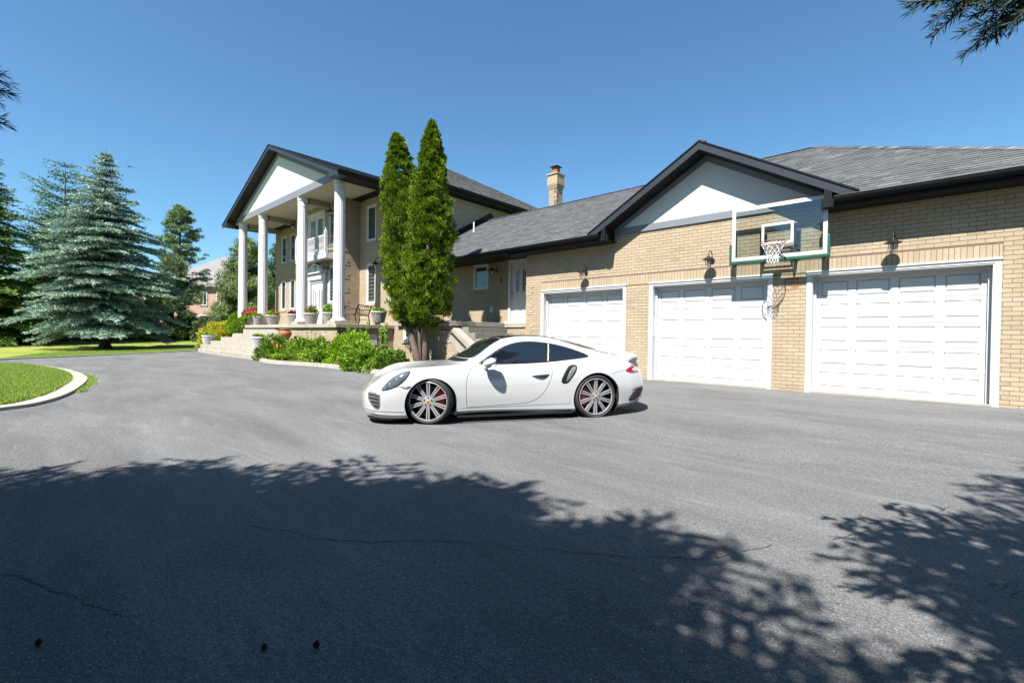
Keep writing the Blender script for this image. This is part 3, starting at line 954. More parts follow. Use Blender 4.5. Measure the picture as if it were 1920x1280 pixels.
def gutter(name, a, b_, out_dir, w=.12, h=.12):
    """K-style gutter with a curved lip, run from a to b (top outer line)"""
    a = Vector(a); b_ = Vector(b_); o = Vector(out_dir); z = Vector((0, 0, 1))
    prof = [(0, 0), (w * .95, 0), (w, -.012), (w * .93, -.03), (w * .9, -h * .5), (w * .62, -h * .8), (w * .55, -h), (0, -h)]
    P_ = [a + o * (q[0] - w) + z * q[1] for q in prof]
    MB().prism(P_, b_ - a).build(name, 'black_metal', house)
gutter('gutter', (GX + 2.62, YE - .075, 3.985), (xr1, YE - .075, 3.985), (0, -1, 0))
gutter('gutter', (-15.9, YE - .075, 3.985), (GX - 2.62, YE - .075, 3.985), (0, -1, 0))
def fascia_soffit(x0, x1, yw, z_s, name='eave_soffit', rib=.12):
    MB().box(x0, x1, YE + .044, YE + .066, z_s, ZE - .02).build('eave_fascia', 'black_metal', house)
    mb = MB(); x = x0
    while x < x1 - .01:
        mb.box(x, min(x + rib - .01, x1), YE + .0662, yw, z_s, z_s + .012); x += rib
    mb.box(x0, x1, YE + .0662, yw, z_s + .0122, z_s + .02)
    mb.build(name, 'soffit', house)
fascia_soffit(GX + 2.40, xr1 - .05, YG - .002, 3.79)
fascia_soffit(-10.2, GX - 2.40, YG - .002, 3.79)
fascia_soffit(-16.1, -10.2, 11.97, 3.86)
mb = MB(); mb.box(-9.79, -9.77, YG + .0, 11.98, 3.8, 3.95); mb.build('corner_trim', 'black_metal', house)

# main hip roof
MX0, MX1, MY0, MY1, MZ = -31.0, -15.6, 10.8, 22.8, 7.66
hy = (MY1 - MY0) / 2; mv = hy / CS
roof('main_roof_side', (MX1, MY0, MZ), Y_, Vector((-1, 0, TS)), [(0, 0), (2 * hy, 0), (hy, mv)], seed=11, expo=.17)
roof('main_roof_front', (MX0, MY0, MZ), X_, Vn, [(0, 0), (MX1 - MX0, 0), (MX1 - MX0 - hy, mv), (hy, mv)], seed=12, expo=.17)
roof('main_roof_back', (MX0, MY1, MZ), X_, Vector((0, -1, TS)), [(0, 0), (MX1 - MX0, 0), (MX1 - MX0 - hy, mv), (hy, mv)], shingles=False)
roof('main_roof_left', (MX0, MY0, MZ), Y_, Vector((1, 0, TS)), [(0, 0), (2 * hy, 0), (hy, mv)], shingles=False)
caps('hip_caps', (MX1, MY0, MZ), (MX1 - hy, MY0 + hy, MZ + hy * TS), seed=8)
caps('hip_caps', (MX1, MY1, MZ), (MX1 - hy, MY0 + hy, MZ + hy * TS), seed=9)
gutter('gutter', (MX1 + .08, MY0, MZ), (MX1 + .08, MY1, MZ), (1, 0, 0), w=.13, h=.13)
gutter('gutter', (-17.4, MY0 - .08, MZ), (MX1 + .08, MY0 - .08, MZ), (0, -1, 0), w=.13, h=.13)
MB().box(MX1 - .07, MX1 - .05, MY0, MY1, MZ - .24, MZ - .02).box(MX0, MX1 - .05, MY0 + .05, MY0 + .07, MZ - .24, MZ - .02).build('eave_fascia', 'black_metal', house)
mb = MB(); y = MY0
while y < MY1:
    mb.box(-16.098, MX1 - .072, y, min(y + .11, MY1), MZ - .235, MZ - .22); y += .12
x = MX0
while x < -16.1:
    mb.box(x, x + .11, MY0 + .072, 11.29, MZ - .235, MZ - .22); x += .12
mb.build('eave_soffit', 'soffit', house)
# dark flashing where the link roof climbs the side wall
fl = MB()
fl.prism([(-16.085, 10.9, 4.0), (-16.085, 15.45, 6.6), (-16.085, 16.1, 6.95), (-16.085, 15.9, 7.17), (-16.085, 10.9, 4.30)], (.02, 0, 0))
fl.build('wall_flashing', 'black_metal', house)
MB().lathe([(.035, -.1), (.035, .42)], (-15.05, 13.84, 5.75), 12).lathe([(.06, 0), (.04, .06)], (-15.05, 13.84, 5.74), 12).build('vent_pipe', 'urn', house, smooth=True, autosmooth=R(40))

# chimney
cx0, cx1, cy0, cy1 = -14.12, -13.64, 17.9, 18.38
wall('chimney_front', (cx0, cy0, 0), X_, NY, cx1 - cx0, 6.0, 8.72, seed=21, z_off=.03)
wall('chimney_side', (cx1, cy0, 0), Y_, NX, cy1 - cy0, 6.0, 8.72, seed=22, z_off=.03)
ch = MB()
ch.box(cx0 + .01, cx1 - .01, cy0 + .01, cy1, 6, 8.7)
for k_ in range(3):
    e = .02 + .018 * k_
    ch.box(cx0 - e, cx1 + e, cy0 - e, cy1 + e, 8.38 + .07 * k_, 8.44 + .07 * k_)
ch.box(cx0 - .065, cx1 + .065, cy0 - .065, cy1 + .065, 8.58, 8.88)
ch.box(cx0 - .045, cx1 + .045, cy0 - .045, cy1 + .045, 8.8801, 9.05)
ch.build('chimney_head', M['brick'], house)
MB().box(cx0 - .09, cx1 + .09, cy0 - .09, cy1 + .09, 9.0501, 9.11).build('chimney_cap', 'concrete', house)
ccx, ccy = (cx0 + cx1) / 2, (cy0 + cy1) / 2
MB().box(ccx - .14, ccx + .14, ccy - .14, ccy + .14, 9.11, 9.42).build('flue_pot', 'terracotta', house)
mb = MB()
mb.add([(ccx - .24, ccy - .24, 9.47), (ccx + .24, ccy - .24, 9.47), (ccx + .24, ccy + .24, 9.47), (ccx - .24, ccy + .24, 9.47), (ccx, ccy, 9.58)], [(0, 3, 2, 1), (0, 1, 4), (1, 2, 4), (2, 3, 4), (3, 0, 4)])
for a_ in (-1, 1):
    for b2 in (-1, 1):
        mb.box(ccx + a_ * .13 - .01, ccx + a_ * .13 + .01, ccy + b2 * .13 - .01, ccy + b2 * .13 + .01, 9.42, 9.475)
mb.build('rain_cap', 'black_metal', house)
# ------------------------------------------------------------------ portico
PAX, PAZ, PYF = -23.95, 10.28, 8.55           # gable apex, front plane
PHW, PS = 6.98, .405
pcols = [(-29.65, 9.25), (-26.55, 9.25), (-21.70, 9.25), (-18.17, 9.25)]
prof = [(.30, .13), (.30, .17), (.285, .20), (.262, .215), (.262, .235), (.24, .26)]
for i, (x, y) in enumerate(pcols):
    ped = MB().box(x - .34, x + .34, y - .34, y + .34, PZ, PZ + .129).build('plinth', 'concrete', house, bevel=.008)
    n = 40; vs = []; 
    mb = MB()
    z0, z1 = PZ + .13, 7.449
    segs = 22
    for k_ in range(segs + 1):
        t = k_ / segs; z = z0 + .13 + (z1 - .45 - z0 - .13) * t
        r_ = .235 - .028 * t ** 1.6
        for j in range(n * 2):
            a = 2 * math.pi * j / (n * 2)
            fl = 1 - (.035 if (j // 2) % 2 else 0) * (1 if .004 < t < .97 else 0)
            vs.append((x + r_ * fl * math.cos(a), y + r_ * fl * math.sin(a), z))
    m2 = n * 2
    mb.add(vs, [(k_ * m2 + j, k_ * m2 + (j + 1) % m2, (k_ + 1) * m2 + (j + 1) % m2, (k_ + 1) * m2 + j) for k_ in range(segs) for j in range(m2)])
    col = mb.build('portico_column', 'column_paint', house)
    MB().lathe([(0, 0), (.315, 0), (.32, .04), (.30, .07), (.265, .085), (.26, .10), (.275, .115), (.255, .14), (.2, .14)], (x, y, z0), 40).build('column_base', 'column_paint', house, smooth=True, autosmooth=R(35))
    MB().lathe([(.2, -.46), (.215, -.45), (.222, -.40), (.212, -.37), (.212, -.22), (.235, -.19), (.24, -.15), (.222, -.12), (.222, -.07), (.26, -.01), (.26, 0), (0, 0)], (x, y, z1), 40).build('column_capital', 'column_paint', house, smooth=True, autosmooth=R(35))
# entablature, beams, ceiling
xl, xr = -30.4, -17.75
MB().box(-30.3, -17.9, 9.022, 9.5, 7.481, 7.7).build('portico_beam', 'cream', house)
for x in (-29.65, -26.55, -21.70):
    MB().box(x - .16, x + .16, 9.521, 11.29 if x < -25.3 else 10.44, 7.20, 7.449).build('porch_ceiling_beam', 'beam_grey', house)
MB().box(xl, xr, 9.03, 11.29, 7.4505, 7.48).build('porch_ceiling', 'cream', house)
# pediment face
def ptri(apz, bz, y, th, mat, name):
    h = (apz - bz) / PS
    mb = MB().prism([(PAX - h, y, bz), (PAX + h, y, bz), (PAX, y, apz)], (0, th, 0)); return mb.build(name, mat, house)
ptri(10.12, 7.47, 9.03, .12, 'trim_grey', 'pediment_frame')
ptri(9.84, 7.76, 9.015, .014, 'stucco', 'pediment_panel')
h0 = (10.12 - 7.47) / PS; h1 = (9.84 - 7.76) / PS
mb = MB().prism([(PAX - h0, 8.99, 7.44), (PAX + h0, 8.99, 7.44), (PAX + h1, 8.99, 7.76), (PAX - h1, 8.99, 7.76)], (0, .03, 0)); mb.build('pediment_board', 'trim_grey', house)
for sg in (-1, 1):
    mb = MB().prism([(PAX, 8.994, 10.12), (PAX + sg * h0, 8.994, 7.47), (PAX + sg * h1, 8.994, 7.76), (PAX, 8.994, 9.84)], (0, .026, 0)); mb.build('pediment_board', 'trim_grey', house)
prl = math.hypot(PHW, PHW * PS)
ybk = {-1: 14.5, 1: 14.5}
for sg in (-1, 1):
    o_ = Vector((PAX + sg * PHW, PYF, PAZ - PHW * PS))
    roof('portico_roof', o_, Y_, Vector((-sg, 0, PS)), [(0, 0), (2.2, 0), (6.6, prl), (0, prl)], seed=30 + sg, expo=.17)
caps('ridge_caps', (PAX, PYF, PAZ), (PAX, 15.6, PAZ), seed=13)
rake((PAX, PAZ), PHW, PS, PYF - .012, .20, .022, 'rake_fascia', 'fascia', drop=.012)
rake((PAX, PAZ), PHW + .01, PS, PYF - .035, .035, .03, 'drip_edge', 'black_metal', drop=-.005)
rake_soffit((PAX, PAZ), PHW - .35, PS, PYF + .012, 9.00, 'rake_soffit', .21, rib=.16)
gutter('gutter', (-16.90, PYF, 7.50), (-16.90, MY0, 7.50), (1, 0, 0), w=.12, h=.12)
gutter('gutter', (-31.0, MY0, 7.50), (-31.0, PYF, 7.50), (-1, 0, 0), w=.12, h=.12)
for sg, xa, xb in ((1, -17.75, -16.98), (-1, -30.9, -30.30)):
    mb = MB(); y = PYF + .0
    while y < MY0 + .05:
        mb.box(xa, xb, y, min(y + .13, MY0 + .05), 7.33, 7.342); y += .14
    mb.build('eave_soffit', 'soffit', house)
MB().box(-16.99, -16.97, PYF, MY0, 7.33, 7.46).box(-30.92, -30.90, PYF, MY0, 7.33, 7.46).build('eave_fascia', 'black_metal', house)
for sg in (-1, 1):
    xo = PAX + sg * (PHW - .05); xi = PAX + sg * (PHW - .75)
    mb = MB().prism([(xo, PYF - .006, 7.32), (xi, PYF - .006, 7.32), (xi, PYF - .006, PAZ - .2 - (PHW - .75) * PS), (xo, PYF - .006, 7.43)], (0, .42, 0))
    mb.build('eave_return', 'fascia', house)

# ------------------------------------------------------------------ windows and doors
M['grey_blind'] = plain('grey_blind', (.27, .27, .27), .8, var=.05)
def window(x0, x1, z0, z1, yw, blind=None, sill=True, mull=False):
    """casement in a wall facing the drive; yw = brick face"""
    f = MB(); w = .065
    ring(f, x0, x1, z0, z1, w, yw - .012, yw + .06, bottom=True)
    ring(f, x0 + w, x1 - w, z0 + w, z1 - w, .045, yw + .012, yw + .05, bottom=True)
    if mull: f.box((x0 + x1) / 2 - .03, (x0 + x1) / 2 + .03, yw + .01, yw + .05, z0 + w, z1 - w)
    fr = f.build('window_frame', 'white_paint', house, bevel=.003)
    WC[fr.name] = Vector((0, 0, 0))
    MB().box(x0 + w, x1 - w, yw + .034, yw + .038, z0 + w, z1 - w).build('pane', 'pane', fr)
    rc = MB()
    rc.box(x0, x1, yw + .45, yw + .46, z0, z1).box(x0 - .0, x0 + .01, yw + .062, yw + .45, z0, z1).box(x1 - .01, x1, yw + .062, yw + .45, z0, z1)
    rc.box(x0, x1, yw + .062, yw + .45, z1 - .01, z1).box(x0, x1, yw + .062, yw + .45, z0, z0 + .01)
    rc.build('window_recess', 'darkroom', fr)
    if blind is None:
        MB().box(x0 + .08, x1 - .08, yw + .10, yw + .105, z0 + .05, z1 - .05).build('roller_blind', 'grey_blind', fr)
    if blind:
        MB().box(x0 + .08, x1 - .08, yw + .12, yw + .125, z0 + .05, z1 - .05).build('roller_blind', 'grey_blind', fr)
        bl = MB(); z = z1 - .08
        while z > z0 + (z1 - z0) * (1 - blind) + .08:
            bl.box(x0 + .09, x1 - .09, yw + .062, yw + .066, z - .115, z); z -= .17
        bl.build('blind_slat', 'blind', fr)
    if sill:
        s_ = MB(); u = x0 - .08
        while u < x1 + .08:
            s_.hexa([(u + .004, yw - .035, z0 - .10), (min(u + .1, x1 + .08), yw - .035, z0 - .10), (min(u + .1, x1 + .08), yw + .02, z0 - .10), (u + .004, yw + .02, z0 - .10),
                     (u + .004, yw - .035, z0 - .018), (min(u + .1, x1 + .08), yw - .035, z0 - .018), (min(u + .1, x1 + .08), yw + .02, z0 - .003), (u + .004, yw + .02, z0 - .003)], rng.random()); u += .1
        s_.build('brick_sill', 'brick', house)
YB, YA, YLk = 11.3, 10.45, 12.0
for (a, b_, c, d, y, bl) in [(-19.58, -18.80, 5.47, 7.10, YB, 1), (-19.54, -18.78, 2.60, 4.45, YB, 1), (-17.7, -17.0, 5.47, 7.10, YB, .5), (-17.7, -17.0, 2.6, 4.45, YB, .5),
                            (-29.42, -28.70, 5.38, 7.0, YB, None), (-29.46, -28.76, 2.58, 4.34, YB, None), (-28.16, -27.46, 5.38, 7.0, YB, None), (-28.16, -27.46, 2.58, 4.34, YB, None),
                            (-21.56, -20.94, 2.66, 4.44, YA, .9), (-21.52, -20.92, 5.46, 7.0, YA, .9),
                            (-13.02, -12.23, 2.93, 3.87, YLk, 0)]:
    window(a, b_, c, d, y, bl)
window(-13.48, -12.94, 1.02, 1.47, 9.2, None)
# small basement window in the porch's side wall
f = MB(); f.box(-17.31, -17.29, 10.10, 10.50, .75, 1.2); f.build('basement_vent', 'urn', house)

def door_leaf(x0, x1, z0, z1, yf, lites, name='door_leaf', hinge=None, par=None):
    """panelled leaf with tall arched lights; lites: list of (x0,x1,z0,z1,slant)"""
    f = MB().box(x0, x1, yf, yf + .045, z0, z1)
    lf = f.build(name, 'white_paint', par, bevel=.003)
    WC[lf.name] = Vector((0, 0, 0))
    for (a, b_, c, d, sl) in lites:
        t = MB()
        for q0, q1, r0, r1 in ((a - .025, a, c, d + .02), (b_, b_ + .025, c, d + .02), (a - .025, b_ + .025, c - .025, c)):
            t.box(q0, q1, yf - .012, yf - .0005, r0, r1)
        t.prism([(a - .025, yf - .012, d + (0 if sl > 0 else abs(sl))), (b_ + .025, yf - .012, d + (sl if sl > 0 else 0)), (b_ + .025, yf - .012, d + (sl if sl > 0 else 0) + .03), (a - .025, yf - .012, d + (0 if sl > 0 else abs(sl)) + .03)], (0, .0115, 0))
        t.build('light_moulding', 'white_paint', lf)
        g = MB()
        g.add([(a, yf - .003, c), (b_, yf - .003, c), (b_, yf - .003, d + (sl if sl > 0 else 0)), (a, yf - .003, d + (0 if sl > 0 else -sl))], [(0, 1, 2, 3)])
        g.build('leaded_pane', DGLASS, lf)
        l = MB(); xm = (a + b_) / 2
        l.box(xm - .004, xm + .004, yf - .008, yf - .0035, c, d)
        for k_ in range(5):
            zz = c + (d - c) * (k_ + .5) / 5
            l.box(a, b_, yf - .0079, yf - .0036, zz - .004, zz + .004)
        l.build('lead_came', 'urn', lf)
    return lf
def lead_glass():
    m, nt, b = _nt('leaded_glass')
    geo = N(nt, 'ShaderNodeNewGeometry'); v = N(nt, 'ShaderNodeTexVoronoi'); v.inputs['Scale'].default_value = 14
    L(nt, geo.outputs['Position'], v.inputs['Vector'])
    rp = N(nt, 'ShaderNodeValToRGB'); rp.color_ramp.elements[0].color = (.03, .04, .05, 1); rp.color_ramp.elements[1].color = (.16, .19, .21, 1); rp.color_ramp.elements[1].position = .7
    L(nt, v.outputs['Distance'], rp.inputs[0]); L(nt, rp.outputs[0], b.inputs['Base Color']); b.inputs['Roughness'].default_value = .12
    return m
DGLASS = lead_glass()

def raised(mb, a, b_, c, d, y):
    g, i1 = .0, .03
    mb.add([(a, y, c), (b_, y, c), (b_, y, d), (a, y, d), (a + i1, y - .01, c + i1), (b_ - i1, y - .01, c + i1), (b_ - i1, y - .01, d - i1), (a + i1, y - .01, d - i1)],
           [(0, 1, 5, 4), (1, 2, 6, 5), (2, 3, 7, 6), (3, 0, 4, 7), (4, 5, 6, 7)])
# side door by the garage
sd = MB(); sx0, sx1, sz0, sz1 = -11.19, -10.11, 1.72, 3.84
ring(sd, sx0, sx1, sz0, sz1, .09, 11.965, 12.08); sd.box(sx0 - .02, sx1 + .02, 11.945, 12.02, sz1, sz1 + .04)
sd.box(sx0 - .06, sx1 + .06, 11.86, 12.05, 1.652, 1.72)
sdr = sd.build('side_door', 'white_paint', house, bevel=.003); WC[sdr.name] = Vector((0, 0, 0))
lf = door_leaf(sx0 + .095, sx1 - .095, 1.735, 3.745, 12.03, [(sx0 + .32, sx0 + .46, 2.75, 3.40, .14), (sx0 + .62, sx0 + .76, 2.75, 3.40, -.14)], par=sdr)
rp = MB(); raised(rp, sx0 + .25, sx0 + .50, 1.95, 2.55, 12.0295); raised(rp, sx0 + .58, sx0 + .83, 1.95, 2.55, 12.0295); rp.build('raised_panel', 'white_paint', sdr)
hd = MB().ball((sx0 + .15, 11.985, 2.72), .032).lathe([(.03, 0), (.03, .02)], (sx0 + .15, 12.01, 2.72), 12, axis='y').lathe([(.028, 0), (.028, .022)], (sx0 + .15, 12.008, 2.60), 12, axis='y'); hd.build('door_knob', 'brass', sdr, smooth=True)
MB().box(-12.12, -11.96, 11.975, 12.0, 2.05, 2.27).build('utility_box', 'white_paint', house, bevel=.012)
MB().box(-11.60, -11.53, 11.98, 12.0, 3.14, 3.28).box(-11.585, -11.545, 11.975, 11.981, 3.16, 3.20).build('house_number_plate', 'blackiron', house)

# front entry: double door, pilasters, entablature with dentils, small pediment with the street number
ex0, ex1 = -23.60, -21.84
en = MB()
en.box(ex0 - .02, ex0 + .20, YA - .07, YA + .02, PZ + .0, 3.86); en.box(ex1 - .20, ex1 + .02, YA - .07, YA + .02, PZ, 3.86)
en.box(ex0 - .1, ex1 + .1, YA - .10, YA + .02, 3.861, 4.10); en.box(ex0 - .16, ex1 + .16, YA - .19, YA + .02, 4.16, 4.22)
en.box(ex0 + .2, ex1 - .2, YA - .02, YA + .06, 3.72, 3.86)
er = en.build('front_entry', 'white_paint', house, bevel=.004); WC[er.name] = Vector((0, 0, 0))
dn = MB(); x = ex0 - .12
while x < ex1 + .1:
    dn.box(x, x + .035, YA - .14, YA - .02, 4.105, 4.158); x += .07
dn.build('dentil', 'white_paint', er)
xm = (ex0 + ex1) / 2
pd = MB(); pd.prism([(ex0 - .16, YA - .10, 4.221), (ex1 + .16, YA - .10, 4.221), (xm, YA - .10, 4.60)], (0, .11, 0)); pd.build('entry_pediment', 'white_paint', er)
for sg in (-1, 1):
    mb = MB().prism([(xm, YA - .19, 4.68), (xm + sg * 1.08, YA - .19, 4.25), (xm + sg * 1.08, YA - .19, 4.19 + .0), (xm, YA - .19, 4.61)], (0, .20, 0)); mb.build('pediment_moulding', 'white_paint', er)
for sg, a, b_ in ((-1, ex0 + .22, xm - .006), (1, xm + .006, ex1 - .22)):
    w = b_ - a
    door_leaf(a, b_, PZ + .03, 3.72, YA + .015, [(a + w * .18, a + w * .36, 2.45, 3.30, .10), (a + w * .60, a + w * .78, 2.45, 3.30, -.10)], par=er)
    q = MB(); raised(q, a + w * .14, a + w * .44, 1.85, 2.25, YA + .0145); raised(q, a + w * .54, a + w * .84, 1.85, 2.25, YA + .0145); q.build('raised_panel', 'white_paint', er)
MB().tube([(xm - .06, YA - .01, 2.55), (xm - .06, YA - .05, 2.52), (xm - .06, YA - .05, 2.36), (xm - .06, YA - .01, 2.33)], .012, 8).ball((xm + .06, YA - .02, 2.45), .03).build('door_handle', 'urn', er, smooth=True)
def glyphs(txt, x, y, z, size, mat, par, gap=.75, name='number_digit'):
    segs = {'1': [((.5, 0), (.5, 1)), ((.3, .8), (.5, 1))], '5': [((.85, 1), (.15, 1)), ((.15, 1), (.15, .55)), ((.15, .55), (.7, .58)), ((.7, .58), (.88, .3)), ((.88, .3), (.65, 0)), ((.65, 0), (.12, .05))]}
    for i, ch_ in enumerate(txt):
        mb = MB()
        for (a, b_) in segs[ch_]:
            mb.tube([(x + (i * gap + a[0] * .6) * size, y, z + a[1] * size), (x + (i * gap + b_[0] * .6) * size, y, z + b_[1] * size)], size * .09, 6)
        mb.build(name, mat, par)
glyphs('1', xm - .10, YA - .115, 4.44, .15, 'blackiron', er)
glyphs('1', xm + .02, YA - .115, 4.40, .17, 'blackiron', er)
glyphs('5', xm - .10, YA - .115, 4.25, .14, 'blackiron', er)

# balcony and its french doors
bd = MB(); ring(bd, -23.78, -21.99, 4.87, 7.08, .12, YA - .02, YA + .06); bd.box(-23.84, -21.94, YA - .05, YA + .02, 7.081, 7.20)
br_ = bd.build('balcony_door', 'white_paint', house, bevel=.003); WC[br_.name] = Vector((0, 0, 0))
for a, b_ in ((-23.65, -22.89), (-22.88, -22.12)):
    f = MB(); ring(f, a, b_, 4.9, 6.95, .11, YA + .0, YA + .04, bottom=True); f.box(a + .11, b_ - .11, YA, YA + .04, 5.0, 5.2); f.build('door_leaf', 'white_paint', br_)
    MB().add([(a + .11, YA + .02, 5.2), (b_ - .11, YA + .02, 5.2), (b_ - .11, YA + .02, 6.84), (a + .11, YA + .02, 6.84)], [(0, 1, 2, 3)]).build('leaded_pane', DGLASS, br_)
bc = MB(); bc.box(-24.1, -20.82, 9.93, 10.44, 4.70, 4.93)
bcr = bc.build('balcony', 'white_paint', house, bevel=.006); WC[bcr.name] = Vector((0, 0, 0))
MB().box(-24.05, -20.95, 9.96, 10.02, 5.72, 5.80).box(-24.05, -20.95, 9.97, 10.01, 4.98, 5.03).box(-20.98, -20.92, 10.02, 10.44, 5.72, 5.80).box(-20.97, -20.93, 10.02, 10.44, 4.98, 5.03).build('railing_rail', 'white_paint', bcr)
x = -23.95
while x < -21.05:
    MB().lathe([(.018, 0), (.022, .05), (.014, .12), (.024, .30), (.014, .5), (.02, .62), (.02, .69)], (x, 9.99, 5.03), 6).build('baluster', 'white_paint', bcr); x += .115
for y in (10.13, 10.25, 10.36):
    MB().lathe([(.018, 0), (.014, .12), (.024, .30), (.014, .5), (.02, .69)], (-20.95, y, 5.03), 6).build('baluster', 'white_paint', bcr)
for x in (-24.07, -20.93):
    MB().box(x - .06, x + .06, 9.93, 10.05, 4.931, 5.95).lathe([(.07, 0), (.05, .03), (.03, .06), (.055, .11), (.045, .16), (0, .19)], (x, 9.99, 5.95), 10).build('newel_post', 'white_paint', bcr)

# ------------------------------------------------------------------ largest bricks and shingles as single pieces, the rest joined
def screen_xy(p):
    q = _m.transposed() @ (Vector(p) - CAMP)
    if q.z > -.1: return None
    return (960 + 870.5 * q.x / -q.z, 640 - 870.5 * q.y / -q.z, -q.z)
def scored(items, nrm):
    res = []
    for it in items:
        c = sum((Vector(p) for p in it[0]), Vector()) / 8
        s_ = screen_xy(c)
        sc = 0
        if s_ and 0 < s_[0] < 1920 and 0 < s_[1] < 1280:
            vd = (CAMP - c); dist = vd.length
            cos = vd.normalized().dot(it[3])
            if cos > 0: sc = it[2] * cos / dist ** 2
            # hidden behind the boards of the eaves or the car: leave to the joined part
        res.append(sc)
    return res
HEX = [(0, 3, 2, 1), (4, 5, 6, 7), (0, 1, 5, 4), (1, 2, 6, 5), (2, 3, 7, 6), (3, 0, 4, 7)]
def hexes(items, name, mat, parent, limit=300, kindname=None):
    sc = np.array(scored(items, None))
    order = np.argsort(-sc)
    single = [i for i in order[:limit] if sc[i] > 0]
    rest = np.setdiff1d(np.arange(len(items)), single)
    for i in single:
        q, t = items[i][0], items[i][1]
        c = sum((Vector(p) for p in q), Vector()) / 8
        mb = MB().add(q, HEX, t)
        mb.build(name, mat, parent, origin=c)
    V = np.array([[tuple(p) for p in items[i][0]] for i in rest]).reshape(-1, 3)
    F = (np.arange(len(rest))[:, None, None] * 8 + np.array(HEX)[None]).reshape(-1, 4)
    T = np.repeat([items[i][1] for i in rest], 6)
    np_mesh(kindname, V, F, mat, tone=T, parent=parent, kind='stuff')
def orient(items):
    out_ = []
    for it in items:
        q = it[0]
        e1 = q[1] - q[0]; e2 = q[3] - q[0]; e3 = q[4] - q[0]
        if e1.cross(e2).dot(e3) < 0:
            q = [q[0], q[3], q[2], q[1], q[4], q[7], q[6], q[5]]
        out_.append((q,) + tuple(it[1:]))
    return out_
BRICKS = orient(BRICKS); SH = orient(SH)
hexes(BRICKS, 'brick', 'brick', house, 300, 'bricks')
hexes(SH, 'shingle', 'shingle', house, 300, 'shingles')

# ------------------------------------------------------------------ wall lanterns
def make_lantern():
    t = empty('wall_lantern', (0, 0, 0))
    # local frame: wall at y=0, lamp towards -y; z=0 at the hood rim
    MB().lathe([(0, -.03), (.055, -.03), (.06, -.015), (.05, 0)], (0, 0, 0), 16, axis='y').build('backplate', 'blackiron', t, smooth=True, autosmooth=R(40))
    arc = [(0, -.02, .0)] + [(0, -.02 - .115 * (1 - math.cos(a)), .10 + .115 * math.sin(a)) for a in [math.pi * k_ / 10 for k_ in range(11)]] + [(0, -.25, .07)]
    MB().tube(arc, .010, 8).build('gooseneck', 'blackiron', t, smooth=True)
    MB().lathe([(0, .09), (.022, .085), (.028, .07), (.03, .055), (.062, .045), (.07, .028), (.135, .0), (.14, -.008), (.13, -.006), (.06, .015), (0, .02)], (0, -.25, 0), 24).build('hood', 'blackiron', t, smooth=True, autosmooth=R(50))
    MB().lathe([(.062, .0), (.064, -.06), (.058, -.11), (.035, -.15), (0, -.16)], (0, -.25, 0), 20).build('globe', 'lamp_glass', t, smooth=True)
    MB().lathe([(.018, .0), (.018, -.03), (.028, -.05), (.03, -.075), (.018, -.1), (0, -.105)], (0, -.25, 0), 12).build('bulb', 'white_paint', t, smooth=True)
    cg = MB()
    for a in (0, math.pi / 2, math.pi, 3 * math.pi / 2):
        cg.tube([(.068 * math.cos(a), -.25 + .068 * math.sin(a), 0), (.07 * math.cos(a), -.25 + .07 * math.sin(a), -.07), (.06 * math.cos(a), -.25 + .06 * math.sin(a), -.13), (.0, -.25, -.175)], .005, 5)
    cg.build('cage', 'blackiron', t)
    return t
lan = make_lantern()
spots = [(-7.50, YG, 3.06, 'black wall lantern above the narrow garage door nearest the side door', 1.0), (-3.97, YG, 3.06, 'black wall lantern above the middle garage door, just left of the basketball backboard', 1.0),
         (-.64, YG, 3.03, 'black wall lantern above the right garage door, right of the basketball hoop', 1.0), (-11.78, YLk, 3.55, 'dark wall lantern between the small square window and the side door', 1.05),
         (-18.25, YB, 4.30, 'black wall lantern on the front wall beside the cedar trees', 1.35), (-20.75, YA, 6.85, 'black wall lantern high on the porch wall right of the balcony', 1.35),
         (-24.9, YA, 6.80, 'black wall lantern high on the porch wall left of the balcony', 1.35), (-21.55, YA, 4.35, 'dark wall lantern at the right corner of the front door pediment', 1.35)]
for i, (x, y, z, lb, sc) in enumerate(spots):
    o = lan if i == 0 else copy_tree(lan)
    o.location = (x, y - .001, z); o.scale = (sc, sc, sc)
    tag(o, lb, 'lantern', 'black gooseneck wall lanterns on the house')

# ------------------------------------------------------------------ basketball hoop on the garage wall
BY = 10.98
hoop = empty('basketball_hoop', (-2.53, BY, 3.2), 'glass basketball backboard with green padding, orange rim and white net on the garage wall', 'basketball hoop')
WC[hoop.name] = Vector((-2.53, BY, 3.2))
bx0, bx1, bz0, bz1 = -3.43, -1.645, 2.935, 4.095
f = MB(); ring(f, bx0, bx1, bz0, bz1, .028, BY - .012, BY + .03, bottom=True); f.build('backboard_frame', 'urn', hoop, bevel=.003)
MB().box(bx0 + .028, bx1 - .028, BY - .004, BY + .004, bz0 + .028, bz1 - .028).build('backboard_glass', 'board_glass', hoop)
f = MB(); ring(f, bx0 + .028, bx1 - .028, bz0 + .028, bz1 - .028, .045, BY - .0058, BY - .0045, bottom=True); f.build('border_stripe', 'white_paint', hoop)
tx = (bx0 + bx1) / 2 + .005
f = MB(); ring(f, tx - .30, tx + .30, bz0 + .29, bz0 + .74, .05, BY - .0058, BY - .0045, bottom=True); f.build('target_square', 'white_paint', hoop)
MB().box(bx0, bx1, BY - .011, BY + .028, bz1 + .0, bz1 + .012).build('top_strip', 'wood', hoop)
pp = MB(); pe = .05
pp.box(bx0 - pe, bx1 + pe, BY - .03, BY + .05, bz0 - .07, bz0 - .002); pp.box(bx0 - pe, bx0 - .002, BY - .03, BY + .05, bz0 - .002, bz0 + .37); pp.box(bx1 + .002, bx1 + pe, BY - .03, BY + .05, bz0 - .002, bz0 + .37)
pp.build('green_padding', 'green_pad', hoop, bevel=.012)
